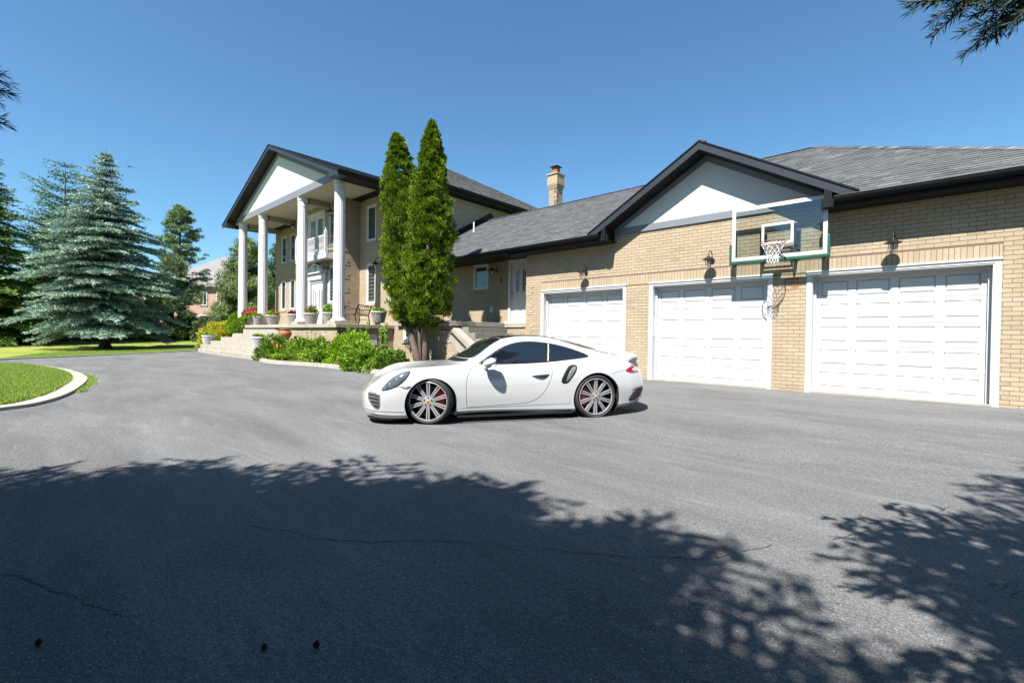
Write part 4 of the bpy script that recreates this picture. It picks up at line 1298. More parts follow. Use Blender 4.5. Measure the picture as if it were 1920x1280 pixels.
RC = Vector((-2.52, BY - .375, 3.205)); RR = .228
MB().tube([RC + Vector((RR * math.cos(a), RR * math.sin(a), 0)) for a in [2 * math.pi * k_ / 36 for k_ in range(36)]], .009, 8, closed=True).build('rim', 'orange', hoop, smooth=True)
bk = MB()
bk.prism([(RC.x - .10, BY - .012, 3.19), (RC.x + .10, BY - .012, 3.19), (RC.x + .06, BY - .15, 3.19), (RC.x - .06, BY - .15, 3.19)], (0, 0, .012))
bk.prism([(RC.x - .06, BY - .012, 3.0), (RC.x + .06, BY - .012, 3.0), (RC.x + .09, BY - .012, 3.19), (RC.x - .09, BY - .012, 3.19)], (0, -.012, 0))
for sg in (-1, 1):
    bk.prism([(RC.x + sg * .05, BY - .02, 3.19), (RC.x + sg * .05, BY - .15, 3.19), (RC.x + sg * .05, BY - .02, 3.03)], (sg * .006, 0, 0))
    bk.tube([(RC.x + sg * .05, BY - .15, 3.197), (RC.x + sg * .11, BY - .20, 3.20)], .008, 6)
bk.build('rim_bracket', 'orange', hoop)
nt_ = MB(); lv = 6
def npt(j, l, n=12):
    t = l / lv; r_ = RR * (1 - .52 * min(t * 1.5, 1) ** .8 - .02 * t); a = 2 * math.pi * (j + .5 * (l % 2)) / n
    return RC + Vector((r_ * math.cos(a), r_ * math.sin(a), -.012 - .42 * t))
for l in range(lv):
    for j in range(12):
        a = npt(j, l)
        for b_ in ((npt(j, l + 1), npt(j - 1, l + 1)) if l % 2 == 0 else (npt(j, l + 1), npt(j + 1, l + 1))):
            mid = (a + b_) / 2; mid.z -= .006
            nt_.tube([a, mid, b_], .0042, 4, cap=False)
nt_.build('net', 'net', hoop)
ar = MB()
for x in (tx - .32, tx + .32):
    ar.box(x - .02, x + .02, BY + .031, YG + .0, bz0 + .05, bz0 + .09); ar.box(x - .02, x + .02, BY + .031, BY + .06, bz0 + .03, bz0 + .6)
    ar.box(x - .02, x + .02, BY + .05, YG, bz0 + .5, bz0 + .54); ar.box(x - .05, x + .05, YG - .03, YG - .006, bz0 + .0, bz0 + .6)
ar.box(tx - .34, tx + .34, BY + .0505, BY + .08, bz0 + .10, bz0 + .14)
ar.build('wall_bracket', 'blackiron', hoop)
tb = MB()
for sg in (-1, 1):
    tb.tube([(RC.x + sg * .06, BY - .04, 3.03), (RC.x + sg * .16, BY - .06, 2.92), (RC.x + sg * .2, BY + .06, 2.86)], .008, 6)
tb.build('brace_rod', 'blackiron', hoop)
# rusty steel lintel end above the pier, with the streak it left
rs = MB().box(-2.42, -2.18, YG - .03, YG - .004, 2.50, 2.525); rs.build('rusty_bracket', 'rust', house)
def rust_mat():
    m, nt, b = _nt('rust_stain')
    geo = N(nt, 'ShaderNodeNewGeometry'); no = N(nt, 'ShaderNodeTexNoise'); no.inputs['Scale'].default_value = 9; no.inputs['Detail'].default_value = 8
    mp = N(nt, 'ShaderNodeMapping'); mp.inputs['Scale'].default_value = (1, 1, .6); L(nt, geo.outputs['Position'], mp.inputs['Vector']); L(nt, mp.outputs[0], no.inputs['Vector'])
    r_ = N(nt, 'ShaderNodeMapRange'); r_.inputs['From Min'].default_value = .42; r_.inputs['From Max'].default_value = .72; r_.inputs['To Max'].default_value = .8
    L(nt, no.outputs[0], r_.inputs['Value'])
    tr = N(nt, 'ShaderNodeBsdfTransparent'); mx = N(nt, 'ShaderNodeMixShader'); b.inputs['Base Color'].default_value = (.30, .10, .012, 1); b.inputs['Roughness'].default_value = .9
    L(nt, r_.outputs[0], mx.inputs[0]); L(nt, tr.outputs[0], mx.inputs[1]); L(nt, b.outputs[0], mx.inputs[2]); L(nt, mx.outputs[0], nt.nodes['Material Output'].inputs['Surface'])
    return m
MB().add([(-2.46, YG - .0085, 2.25), (-2.08, YG - .0085, 2.25), (-2.08, YG - .0085, 2.51), (-2.46, YG - .0085, 2.51)], [(0, 1, 2, 3)]).build('rust_stain', rust_mat(), house)
# ------------------------------------------------------------------ the white sports coupe
def car_mats():
    M['car_paint'] = plain('white_car_paint', (.53, .535, .545), .28, var=.012, vscale=1.5, spec=.5, coat=1.0)
    M['car_glass'] = plain('tinted_car_glass', (.012, .016, .02), .02, var=.1, spec=1.0)
    M['car_glass'].node_tree.nodes['Principled BSDF'].inputs['IOR'].default_value = 1.6
    M['car_black'] = plain('gloss_black', (.008, .008, .009), .12, spec=.6)
    M['car_trim'] = plain('satin_black_trim', (.012, .012, .013), .4)
    M['tyre'] = plain('tyre_rubber', (.035, .035, .036), .75, var=.15, vscale=30, bump=.2, bscale=200)
    M['rim'] = plain('silver_alloy', (.50, .50, .52), .3, metal=.35, var=.05)
    M['rim_dark'] = plain('dark_alloy', (.03, .03, .033), .4, metal=.5)
    M['disc'] = plain('brake_disc', (.14, .14, .145), .5, metal=.8, var=.1, vscale=40)
    M['caliper'] = plain('red_caliper', (.55, .02, .012), .3, coat=.5)
    M['yellow'] = plain('badge_gold', (.62, .42, .05), .35)
    M['lens'] = plain('smoked_lens', (.11, .13, .16), .05, spec=1.0, coat=1.0)
    M['led'] = plain('lamp_reflector', (.75, .78, .82), .15, metal=.6)
    M['tail_red'] = plain('tail_lens', (.42, .01, .02), .08, spec=.8, coat=1.0)
    M['grey_plastic'] = plain('grey_grille', (.20, .21, .22), .4)
    M['tyre_print'] = plain('tyre_lettering', (.09, .09, .09), .7)
car_mats()
car = empty('sports_car', (-6.268, 3.443, 0), 'low white sports coupe with black glass roof and red brake calipers, parked before the garage', 'car', rz=math.atan2(.859, .512))

def interp(xs, ys, x):
    """smooth cubic through the points (Hermite, finite-difference slopes)"""
    xs = np.array(xs, float); ys = np.array(ys, float); x = np.atleast_1d(np.array(x, float))
    d = np.diff(ys) / np.diff(xs)
    mt = np.zeros_like(ys); mt[0], mt[-1] = d[0], d[-1]
    w = np.diff(xs)
    mt[1:-1] = (d[:-1] * w[1:] + d[1:] * w[:-1]) / (w[1:] + w[:-1])
    i = np.clip(np.searchsorted(xs, x) - 1, 0, len(xs) - 2)
    h = w[i]; t = (x - xs[i]) / h
    return ((2 * t**3 - 3 * t**2 + 1) * ys[i] + (t**3 - 2 * t**2 + t) * h * mt[i] + (-2 * t**3 + 3 * t**2) * ys[i + 1] + (t**3 - t**2) * h * mt[i + 1])
T = {
 'zb': ([.12, .16, .25, .45, .8, 1.4, 3.43, 3.9, 4.2, 4.38, 4.46], [.22, .15, .11, .085, .09, .115, .115, .15, .20, .27, .34]),
 'y3': ([.12, .145, .20, .32, .5, .7, .97, 1.4, 2, 2.6, 3, 3.43, 3.9, 4.15, 4.32, 4.42, 4.46], [.40, .54, .68, .79, .855, .89, .918, .898, .882, .892, .925, .948, .915, .85, .73, .58, .40]),
 'z3': ([.12, .25, .6, .97, 1.4, 2, 2.6, 3, 3.43, 3.9, 4.2, 4.46], [.30, .34, .44, .48, .44, .42, .45, .5, .52, .5, .47, .45]),
 'y4': ([.12, .145, .20, .32, .5, .7, .97, 1.4, 2, 2.6, 3, 3.43, 3.9, 4.15, 4.32, 4.42, 4.46], [.38, .52, .64, .74, .80, .835, .86, .858, .852, .865, .895, .90, .85, .78, .66, .53, .37]),
 'z4': ([.12, .2, .35, .6, .93, 1.4, 2, 2.6, 3, 3.43, 3.9, 4.2, 4.4, 4.46], [.36, .43, .545, .665, .705, .70, .69, .71, .755, .80, .76, .70, .63, .58]),
 'y5': ([.12, .145, .20, .35, .6, .93, 1.45, 2, 2.45, 2.75, 3.04, 3.35, 3.6, 3.9, 4.15, 4.32, 4.42, 4.46], [.34, .46, .55, .64, .70, .725, .73, .755, .765, .765, .76, .745, .74, .71, .66, .56, .46, .33]),
 'z5': ([.12, .2, .35, .6, .8, .93, 1.2, 1.45, 1.7, 2, 2.45, 2.75, 3.04, 3.35, 3.6, 3.9, 4.2, 4.4, 4.46], [.385, .475, .61, .728, .757, .765, .775, .782, .79, .798, .813, .838, .868, .905, .898, .86, .79, .70, .64]),
 'y6': ([.12, .2, .35, .6, .93, 1.2, 1.40, 1.52, 1.7, 1.9, 2.05, 2.25, 2.5, 2.85, 3.2, 3.45, 3.7, 4.0, 4.2, 4.4, 4.46], [.22, .40, .48, .51, .53, .55, .60, .665, .665, .64, .62, .60, .59, .58, .565, .56, .57, .58, .56, .46, .26]),
 'z6': ([.12, .2, .35, .6, .93, 1.2, 1.40, 1.52, 1.7, 1.9, 2.05, 2.25, 2.5, 2.85, 3.2, 3.45, 3.7, 4.0, 4.2, 4.4, 4.46], [.40, .49, .592, .69, .745, .782, .80, .812, .905, 1.045, 1.115, 1.16, 1.172, 1.148, 1.065, .99, .935, .90, .84, .745, .66]),
 'y7': ([.12, .35, .93, 1.4, 1.52, 1.7, 1.9, 2.05, 2.5, 3.2, 3.7, 4.2, 4.46], [.12, .25, .28, .33, .38, .40, .39, .36, .32, .30, .32, .30, .14]),
 'z7': ([.12, .2, .35, .6, .93, 1.2, 1.4, 1.52, 1.7, 1.9, 2.05, 2.25, 2.5, 2.85, 3.2, 3.45, 3.7, 4, 4.2, 4.4, 4.46], [.405, .50, .572, .66, .73, .784, .82, .865, .962, 1.088, 1.15, 1.197, 1.218, 1.204, 1.144, 1.083, 1.02, .95, .875, .76, .67]),
 'z8': ([.12, .2, .35, .6, .93, 1.2, 1.4, 1.52, 1.7, 1.9, 2.05, 2.25, 2.5, 2.85, 3.2, 3.45, 3.7, 4, 4.2, 4.4, 4.46], [.41, .50, .568, .65, .725, .782, .83, .885, .988, 1.103, 1.163, 1.207, 1.23, 1.217, 1.163, 1.106, 1.045, .972, .89, .77, .68]),
}
XS = np.concatenate([np.linspace(.12, .3, 16)[:-1], np.linspace(.3, 4.2, 150)[:-1], np.linspace(4.2, 4.46, 20)])
C_ = {k: interp(*v, XS) for k, v in T.items()}
def section(i):
    c = {k: v[i] for k, v in C_.items()}
    K = [(0, c['zb']), (c['y3'] * .90, c['zb']), (c['y3'] * .972, c['zb'] + .055), (c['y3'], c['z3']), (c['y4'], c['z4']), (c['y5'], c['z5']), (c['y6'], c['z6']), (c['y7'], c['z7']), (0, c['z8'])]
    K = [Vector(k) for k in K]
    pts = []
    for s_ in range(len(K) - 1):
        p0 = K[s_ - 1] if s_ > 0 else Vector((-K[1].x, K[1].y)); p1, p2 = K[s_], K[s_ + 1]
        p3 = K[s_ + 2] if s_ + 2 < len(K) else Vector((-K[s_].x, K[s_].y))
        n_ = 3 if s_ < 2 else 7
        if s_ <= 1:
            for j in range(n_): pts.append(p1.lerp(p2, j / n_))
            continue
        # centripetal-ish: limit overshoot by scaling tangents with segment length
        l = (p2 - p1).length
        t1 = (p2 - p0) / max((p2 - p0).length, 1e-6) * l; t2 = (p3 - p1) / max((p3 - p1).length, 1e-6) * l
        if s_ == 2: t1 = (p2 - p1)
        for j in range(n_):
            t = j / n_
            pts.append(p1 * (2 * t**3 - 3 * t**2 + 1) + t1 * (t**3 - 2 * t**2 + t) + p2 * (-2 * t**3 + 3 * t**2) + t2 * (t**3 - t**2))
    pts.append(K[-1])
    return pts
secs = [section(i) for i in range(len(XS))]
ns = len(secs[0]); ring_n = 2 * ns - 2
V = []
for i, x in enumerate(XS):
    s_ = secs[i]
    full = [(-p.x, p.y) for p in s_] + [(p.x, p.y) for p in s_[-2:0:-1]]      # near side first (y<0), over the top, far side back down
    V += [(x, y, z) for y, z in full]
F = []
for i in range(len(XS) - 1):
    for j in range(ring_n):
        k_ = (j + 1) % ring_n
        F.append((i * ring_n + j, i * ring_n + k_, (i + 1) * ring_n + k_, (i + 1) * ring_n + j))
F.append(tuple(range(ring_n))[::-1]); F.append(tuple((len(XS) - 1) * ring_n + j for j in range(ring_n)))
bm = bmesh.new()
bv = [bm.verts.new(v) for v in V]
for f in F: bm.faces.new([bv[i] for i in f])
bmesh.ops.recalc_face_normals(bm, faces=bm.faces)
full_me = bpy.data.meshes.new('body'); bm.to_mesh(full_me)
BVH = BVHTree.FromBMesh(bm)
bm.free()
body = bpy.data.objects.new('body', full_me); COL.objects.link(body)
full_me.materials.append(M['car_paint'])
# cut the wheel arches for good
cut = MB()
for (cx_, cz_, r_) in ((1.01, .275, .350), (3.45, .305, .378)):
    for sg in (-1, 1):
        cut.lathe([(0, 0), (r_, 0), (r_, .70), (0, .70)], (cx_, -1.2 if sg < 0 else .50, cz_), 56, axis='y')
cutter = cut.build('arch_cut', 'car_trim')
bmc = bmesh.new(); bmc.from_mesh(cutter.data); bmesh.ops.remove_doubles(bmc, verts=bmc.verts, dist=1e-5); bmesh.ops.recalc_face_normals(bmc, faces=bmc.faces); bmc.to_mesh(cutter.data); bmc.free()
md = body.modifiers.new('b', 'BOOLEAN'); md.operation = 'DIFFERENCE'; md.object = cutter; md.solver = 'EXACT'
dg = bpy.context.evaluated_depsgraph_get()
nm = bpy.data.meshes.new_from_object(body.evaluated_get(dg))
body.modifiers.clear(); body.data = nm; nm.name = 'body'
bpy.data.objects.remove(cutter)
nm.polygons.foreach_set('use_smooth', [True] * len(nm.polygons)); nm.set_sharp_from_angle(angle=R(32))
body.parent = car

def ray_y(x, z, side=-1):
    h = BVH.ray_cast(Vector((x, side * 2.0, z)), Vector((0, -side, 0)))
    return h[0], h[1]
def ray_z(x, y):
    h = BVH.ray_cast(Vector((x, y, 3)), Vector((0, 0, -1)))
    return h[0], h[1]
def chaikin(poly, k=2):
    for _ in range(k):
        o_ = []
        n_ = len(poly)
        for i in range(n_):
            a = Vector(poly[i]); b_ = Vector(poly[(i + 1) % n_])
            o_ += [a.lerp(b_, .25), a.lerp(b_, .75)]
        poly = o_
    return poly
def decal(name, poly, mat, off=.004, mode='y', sides=(-1, 1), step=.035, par=None, rounds=2, dome=0.0, sm=True):
    """patch laid over the body: outline drawn in side view (x,z) or plan (x,y), lifted off the skin by off"""
    poly = chaikin([Vector(p) for p in poly], rounds) if rounds else [Vector(p) for p in poly]
    cen = sum(poly, Vector((0, 0))) / len(poly)
    x0 = min(p.x for p in poly); x1 = max(p.x for p in poly); y0 = min(p.y for p in poly); y1 = max(p.y for p in poly)
    n_ = len(poly); vs = list(poly)
    xx = x0
    while xx < x1:
        yy = y0
        while yy < y1:
            vs.append(Vector((xx + step * .31, yy + step * .17))); yy += step
        xx += step
    r_ = delaunay_2d_cdt(vs, [(i, (i + 1) % n_) for i in range(n_)], [], 1, 1e-5)
    last = None
    for side in sides:
        mb = MB(); vs3 = []; ok = True
        for p in r_[0]:
            if mode == 'y': h, nn = ray_y(p.x, p.y, side)
            else: h, nn = ray_z(p.x, p.y * side)
            if h is None: h = Vector((p.x, side * .4, p.y)) if mode == 'y' else Vector((p.x, p.y * side, .5)); nn = Vector((0, side, 0))
            e = off
            vs3.append(h + nn * e)
        fs = []
        for f in r_[2]:
            a, b_, c = (vs3[i] for i in f[:3])
            nn = (b_ - a).cross(c - a); out_ = Vector((0, side, 0)) if mode == 'y' else Vector((0, 0, 1))
            fs.append(tuple(f) if nn.dot(out_) > 0 else tuple(f)[::-1])
        mb.add(vs3, fs)
        o = mb.build(name, mat, par if par is not None else car, smooth=sm)
        sd_ = o.modifiers.new('thickness', 'SOLIDIFY'); sd_.thickness = off * .8; sd_.offset = -1
        last = last or o
    return last
def line_on(name, pts, w, mat, mode='y', sides=(-1, 1), off=.0012, par=None, closed=False, k=8):
    P_ = smooth_line(pts + ([pts[0]] if closed else []), k)
    mb = MB()
    for side in sides:
        l, r_ = [], []
        for i, p in enumerate(P_):
            a = P_[max(i - 1, 0)]; b_ = P_[min(i + 1, len(P_) - 1)]
            t = (b_ - a).normalized(); n_ = Vector((-t.y, t.x)) * w / 2
            for q, lst in ((p + n_, l), (p - n_, r_)):
                if mode == 'y': h, nn = ray_y(q.x, q.y, side)
                else: h, nn = ray_z(q.x, q.y * side)
                lst.append(h + nn * off if h else None)
        n_ = len(P_)
        idx = [i for i in range(n_) if l[i] is not None and r_[i] is not None]
        mp_ = {i: j for j, i in enumerate(idx)}
        vs = [l[i] for i in idx] + [r_[i] for i in idx]; m_ = len(idx)
        mb.add(vs, [(mp_[i], mp_[i + 1], m_ + mp_[i + 1], m_ + mp_[i]) for i in idx if i + 1 in mp_])
    return mb.build(name, mat, par if par is not None else car)

# glazing
side_out = [(1.655, .793), (1.74, .855), (1.88, .955), (2.04, 1.045), (2.22, 1.108), (2.42, 1.132), (2.62, 1.125), (2.84, 1.098), (3.04, 1.055), (3.22, 1.002), (3.37, .945), (3.40, .915), (3.34, .895), (3.05, .862), (2.76, .832), (2.45, .812), (2.01, .80)]
tr_ = decal('window_surround', side_out, 'car_trim', off=.004, rounds=1)
def shrink(poly, d):
    n_ = len(poly); o_ = []
    c = sum((Vector(p) for p in poly), Vector((0, 0))) / n_
    for i in range(n_):
        a, p, b_ = Vector(poly[i - 1]), Vector(poly[i]), Vector(poly[(i + 1) % n_])
        t = (b_ - a).normalized(); nn = Vector((-t.y, t.x))
        if nn.dot(c - p) < 0: nn = -nn
        o_.append(p + nn * d)
    return o_
so_ = shrink(side_out, .014)
front_w = [p for p in so_ if p.x < 2.70] 
fw = [Vector((2.70, .842))] + [Vector((2.45, .826)), Vector((2.01, .814)), Vector((1.74, .812))] + [Vector((1.785, .868)), Vector((1.89, .945)), Vector((2.05, 1.034)), Vector((2.23, 1.094)), Vector((2.42, 1.118)), Vector((2.62, 1.111)), Vector((2.745, 1.098))]
decal('door_window', fw, 'car_glass', off=.0065, rounds=1)
rw = [Vector((2.78, 1.090)), Vector((2.84, 1.083)), Vector((3.03, 1.04)), Vector((3.21, .988)), Vector((3.345, .938)), Vector((3.372, .918)), Vector((3.33, .908)), Vector((3.05, .878)), Vector((2.76, .850)), Vector((2.735, .848))]
decal('quarter_window', rw, 'car_glass', off=.0065, rounds=1)
line_on('window_pillar', [(2.722, .846), (2.765, 1.094)], .016, 'urn', off=.0085)
ws = [(1.50, .0), (1.515, .30), (1.60, .56), (1.66, .615), (1.80, .60), (1.95, .575), (2.06, .53), (2.09, .35), (2.10, 0), (2.09, -.35), (2.06, -.53), (1.95, -.575), (1.80, -.60), (1.66, -.615), (1.60, -.56), (1.515, -.30)]
decal('windscreen', ws, 'car_glass', off=.003, mode='z', sides=(1,), rounds=1)
rf = [(2.12, .0), (2.11, .40), (2.13, .53), (2.5, .515), (2.9, .50), (2.95, .45), (2.95, -.45), (2.9, -.50), (2.5, -.515), (2.13, -.53), (2.11, -.40)]
decal('roof_panel', rf, 'car_black', off=.0025, mode='z', sides=(1,), rounds=1)
rg = [(2.99, .46), (3.2, .47), (3.55, .44), (3.72, .36), (3.76, 0), (3.72, -.36), (3.55, -.44), (3.2, -.47), (2.99, -.46)]
decal('rear_window', rg, 'car_glass', off=.003, mode='z', sides=(1,), rounds=1)
decal('cowl_panel', [(1.38, 0), (1.40, .35), (1.50, .56), (1.57, .60), (1.58, .57), (1.50, .30), (1.485, 0), (1.50, -.30), (1.58, -.57), (1.57, -.60), (1.50, -.56), (1.40, -.35)], 'car_trim', off=.003, mode='z', sides=(1,), rounds=1)
wp_ = MB()
for y0_, y1_ in ((.05, -.52), (.5, -.02)):
    pts = []
    for k_ in range(8):
        t = k_ / 7; yy = y0_ + (y1_ - y0_) * t; xx = 1.50 + .05 * t
        h, nn = ray_z(xx + .03, yy)
        pts.append(h + nn * .018)
    wp_.tube(pts, .006, 6)
wp_.build('wiper', 'car_trim', car)
# shut lines
line_on('door_gap', [(1.665, .785), (1.60, .765), (1.53, .70), (1.490, .60), (1.480, .47), (1.487, .33), (1.502, .215)], .006, 'seam', off=.0006)
line_on('door_gap', [(1.502, .215), (1.92, .232), (2.25, .247), (2.42, .272), (2.56, .345), (2.65, .45), (2.705, .56), (2.74, .68), (2.735, .765), (2.69, .815), (2.665, .832)], .006, 'seam', off=.0006)
line_on('bonnet_gap', [(.33, .0), (.36, .30), (.50, .47), (.8, .53), (1.2, .57), (1.38, .60)], .006, 'seam', mode='z', off=.0006)
line_on('bumper_gap', [(3.68, .655), (3.80, .69), (3.94, .712)], .005, 'seam', off=.0006)
line_on('bumper_gap', [(.30, .53), (.44, .49), (.58, .515), (.70, .515)], .005, 'seam', off=.0006)
line_on('engine_cover_gap', [(3.80, .0), (3.80, .40), (3.95, .52), (4.15, .55)], .006, 'seam', mode='z', off=.0006)
line_on('engine_vent', [(3.62, .44), (3.74, .455), (3.86, .47)], .022, 'car_trim', mode='z', off=.003)
line_on('engine_vent', [(3.92, .47), (4.05, .475), (4.12, .475)], .022, 'car_trim', mode='z', off=.003)
line_on('fuel_flap_gap', [(1.15, .62), (1.28, .62), (1.28, .70), (1.15, .70)], .003, 'seam', sides=(1,), off=.0006, closed=True, k=3)
# lamps
hl = [(.375, .478), (.42, .545), (.49, .61), (.58, .668), (.67, .703), (.73, .715), (.725, .69), (.68, .625), (.61, .56), (.53, .51), (.44, .475), (.385, .465)]
hlo = decal('headlight', hl, 'lens', off=.006, rounds=1)
decal('headlight_ring', [Vector(q) + (Vector(q) - Vector((.55, .60))).normalized() * .012 for q in hl], 'car_trim', off=.003, rounds=1)
for (a, b_) in ((.475, .545), (.56, .61), (.63, .66)):
    for sg in (-1, 1):
        h, nn = ray_y(a, b_, sg)
        if h: MB().ball(h + nn * .0, .014, tone=.5, sc=(1, .5, 1)).build('lamp_unit', 'led', hlo, smooth=True)
decal('side_marker', [(.60, .523), (.74, .525), (.728, .505), (.69, .487), (.64, .495)], 'grey_plastic', off=.006, rounds=0)
# corner air intakes with slats
ig = [(.196, .435), (.26, .44), (.335, .425), (.352, .405), (.352, .26), (.335, .225), (.30, .222), (.245, .27), (.205, .34)]
igo = decal('air_intake', ig, 'grey_plastic', off=.007, rounds=1, step=.02)
ii = shrink(ig, .016)
decal('intake_void', ii, 'seam', off=.0085, rounds=1, par=igo, step=.02)
for z in (.285, .33, .375, .415):
    line_on('intake_slat', [(.215 + max(0, .34 - z) * .5, z + .006), (.27, z + .003), (.33, z - .012)], .013, 'grey_plastic', off=.012, par=igo)
line_on('splitter_line', [(.16, .205), (.25, .19), (.4, .183), (.66, .175)], .010, 'grey_plastic', off=.002)
sp_ = MB()
for sg in (-1, 1):
    pl = [(.19, sg * .40), (.23, sg * .54), (.30, sg * .65), (.40, sg * .73), (.52, sg * .78), (.52, sg * .5), (.25, sg * .3)]
    sp_.prism([(x, y, .055) for x, y in pl], (0, 0, .035))
sp_.prism([(.19, -.40, .0551), (.19, .40, .0551), (.4, .3, .0551), (.4, -.3, .0551)], (0, 0, .035))
sp_.build('front_splitter', 'car_trim', car)
# side blade and intake behind the door
bl_ = [(2.872, .575), (2.885, .535), (2.935, .525), (2.985, .545), (3.03, .60), (3.09, .68), (3.125, .745), (3.125, .785), (3.09, .80), (3.02, .79), (2.955, .745), (2.92, .68)]
bo = decal('side_intake', bl_, 'car_trim', off=.004, rounds=2, step=.02)
decal('intake_blade', [(2.965, .55), (3.01, .60), (3.07, .68), (3.115, .745), (3.10, .775), (3.06, .765), (3.0, .70), (2.965, .62), (2.95, .57)], 'grey_plastic', off=.010, rounds=2, par=bo, step=.02)
# door handle
for sg in (-1, 1):
    decal('handle_recess', [(2.50, .645), (2.56, .605), (2.64, .60), (2.69, .635), (2.68, .655), (2.6, .66)], 'grey_plastic', off=.0015, rounds=2, sides=(sg,), step=.02)
    hm = MB(); pts = []; rs_ = []
    for k_ in range(9):
        t = k_ / 8; xx = 2.44 + .25 * t; h, nn = ray_y(xx, .652 + .012 * t, sg)
        pts.append(h + nn * (.006 + .026 * math.sin(math.pi * min(t * 1.05, 1)))); rs_.append(.008 + .014 * math.sin(math.pi * (.1 + .85 * t)))
    hm.tube(pts, rs_, 8).build('door_handle', 'car_paint', car, smooth=True)
# mirror
for sg in (-1, 1):
    mm = MB()
    ctr = Vector((1.79, sg * .985, .845)); nu, nv = 18, 11
    vs = []
    for j in range(nv + 1):
        a = -math.pi / 2 + math.pi * j / nv
        for i in range(nu):
            b_ = 2 * math.pi * i / nu
            x = math.cos(a) * math.cos(b_); y = math.cos(a) * math.sin(b_); z = math.sin(a)
            xx = x * (.085 if x > 0 else .10); 
            vs.append((ctr.x + xx + .02 * z, ctr.y + y * .115 , ctr.z + z * (.060 if z > 0 else .050) - .12 * max(-x, 0) * .2))
    fs = [(j * nu + i, j * nu + (i + 1) % nu, (j + 1) * nu + (i + 1) % nu, (j + 1) * nu + i) for j in range(nv) for i in range(nu)]
    mm.add(vs, fs); mo = mm.build('wing_mirror', 'car_paint', car, smooth=True)
    MB().tube([(1.80, sg * .95, .80), (1.77, sg * .88, .765), (1.76, sg * .82, .76)], [.03, .022, .03], 10).build('mirror_arm', 'car_trim' if False else 'car_paint', mo, smooth=True)
    MB().lathe([(0, 0), (.07, 0), (.07, .004), (0, .004)], (1.868, sg * .985, .845), 16, axis='x').build('mirror_glass', 'car_glass', mo)
# tail
tl = [(3.93, .708), (4.02, .745), (4.12, .772), (4.20, .778), (4.29, .75), (4.31, .70), (4.25, .672), (4.12, .665), (4.0, .675)]
to_ = decal('tail_light', tl, 'tail_red', off=.006, rounds=1, step=.025)
decal('lamp_strip', [(4.08, .725), (4.20, .735), (4.26, .715), (4.20, .69), (4.10, .692)], 'led', off=.0085, rounds=1, par=to_, step=.02)
rv = [(3.985, .245), (4.04, .33), (4.10, .395), (4.20, .425), (4.33, .435), (4.36, .41), (4.30, .33), (4.22, .275), (4.10, .245)]
ro = decal('rear_vent', rv, 'seam', off=.004, rounds=1, step=.025)
line_on('rear_reflector', [(4.06, .40), (4.14, .428), (4.24, .443), (4.36, .45)], .022, 'tail_red', off=.007)
for z in (.29, .335, .375):
    line_on('vent_slat', [(4.02 + (z - .28) * .6, z - .004), (4.14, z + .004), (4.25 + (z - .28) * .7, z + .014)], .009, 'grey_plastic', off=.008, par=ro)
dv = MB()
for sg in (-1, 1):
    dv.prism([(3.86, sg * .80, .145), (4.1, sg * .80, .17), (4.32, sg * .66, .22), (4.46, sg * .40, .27), (4.44, sg * .30, .20), (4.2, sg * .5, .15), (3.9, sg * .6, .12)], (0, 0, .045))
dv.prism([(4.25, -.5, .17), (4.25, .5, .17), (4.47, .4, .24), (4.47, -.4, .24)], (0, 0, .08))
dv.build('rear_diffuser', 'car_trim', car)
for sg in (-1, 1):
    MB().lathe([(.035, -.05), (.042, .0), (.036, .0), (.03, -.04)], (4.49, sg * .42, .27), 16, axis='x').build('tailpipe', 'rim', car)
# spoiler: a shaped blade over the engine cover
nx_, ny_ = 12, 25
vs = []
for j in range(ny_):
    v = -1 + 2 * j / (ny_ - 1); yy = v * .66; ed = abs(v) ** 3
    for i in range(nx_):
        u = i / (nx_ - 1)
        x = 4.02 + .05 * ed + (.335 - .10 * ed) * u
        zt = .930 + .062 * math.sin(min(u * 1.5, 1) * math.pi / 2) - .03 * max(u - .7, 0) / .3 * .6 - .07 * ed
        vs.append((x, yy, zt))
for j in range(ny_):
    v = -1 + 2 * j / (ny_ - 1); yy = v * .66; ed = abs(v) ** 3
    for i in range(nx_):
        u = i / (nx_ - 1)
        x = 4.02 + .05 * ed + (.335 - .10 * ed) * u
        zt = .930 + .062 * math.sin(min(u * 1.5, 1) * math.pi / 2) - .03 * max(u - .7, 0) / .3 * .6 - .07 * ed
        th = .055 * (1 - u) + .022 + .0 * u - .012 * ed
        vs.append((x - .01 * u, yy, zt - th))
fs = []
N_ = nx_ * ny_
for j in range(ny_ - 1):
    for i in range(nx_ - 1):
        a = j * nx_ + i
        fs.append((a, a + 1, a + nx_ + 1, a + nx_)); fs.append((N_ + a, N_ + a + nx_, N_ + a + nx_ + 1, N_ + a + 1))
for j in range(ny_ - 1):
    a = j * nx_; fs.append((a, a + nx_, N_ + a + nx_, N_ + a)); a += nx_ - 1; fs.append((a, N_ + a, N_ + a + nx_, a + nx_))
for i in range(nx_ - 1):
    fs.append((i, N_ + i, N_ + i + 1, i + 1)); a = (ny_ - 1) * nx_ + i; fs.append((a, a + 1, N_ + a + 1, N_ + a))
spo = MB().add(vs, fs).build('rear_spoiler', 'car_paint', car, smooth=True, autosmooth=R(50))
sup = MB()
for sg in (-1, 1):
    sup.hexa([(4.05, sg * .56 - .03, .78), (4.30, sg * .54 - .03, .74), (4.30, sg * .54 + .03, .74), (4.05, sg * .56 + .03, .78), (4.08, sg * .60 - .04, .90), (4.29, sg * .60 - .04, .91), (4.29, sg * .60 + .04, .91), (4.08, sg * .60 + .04, .90)])
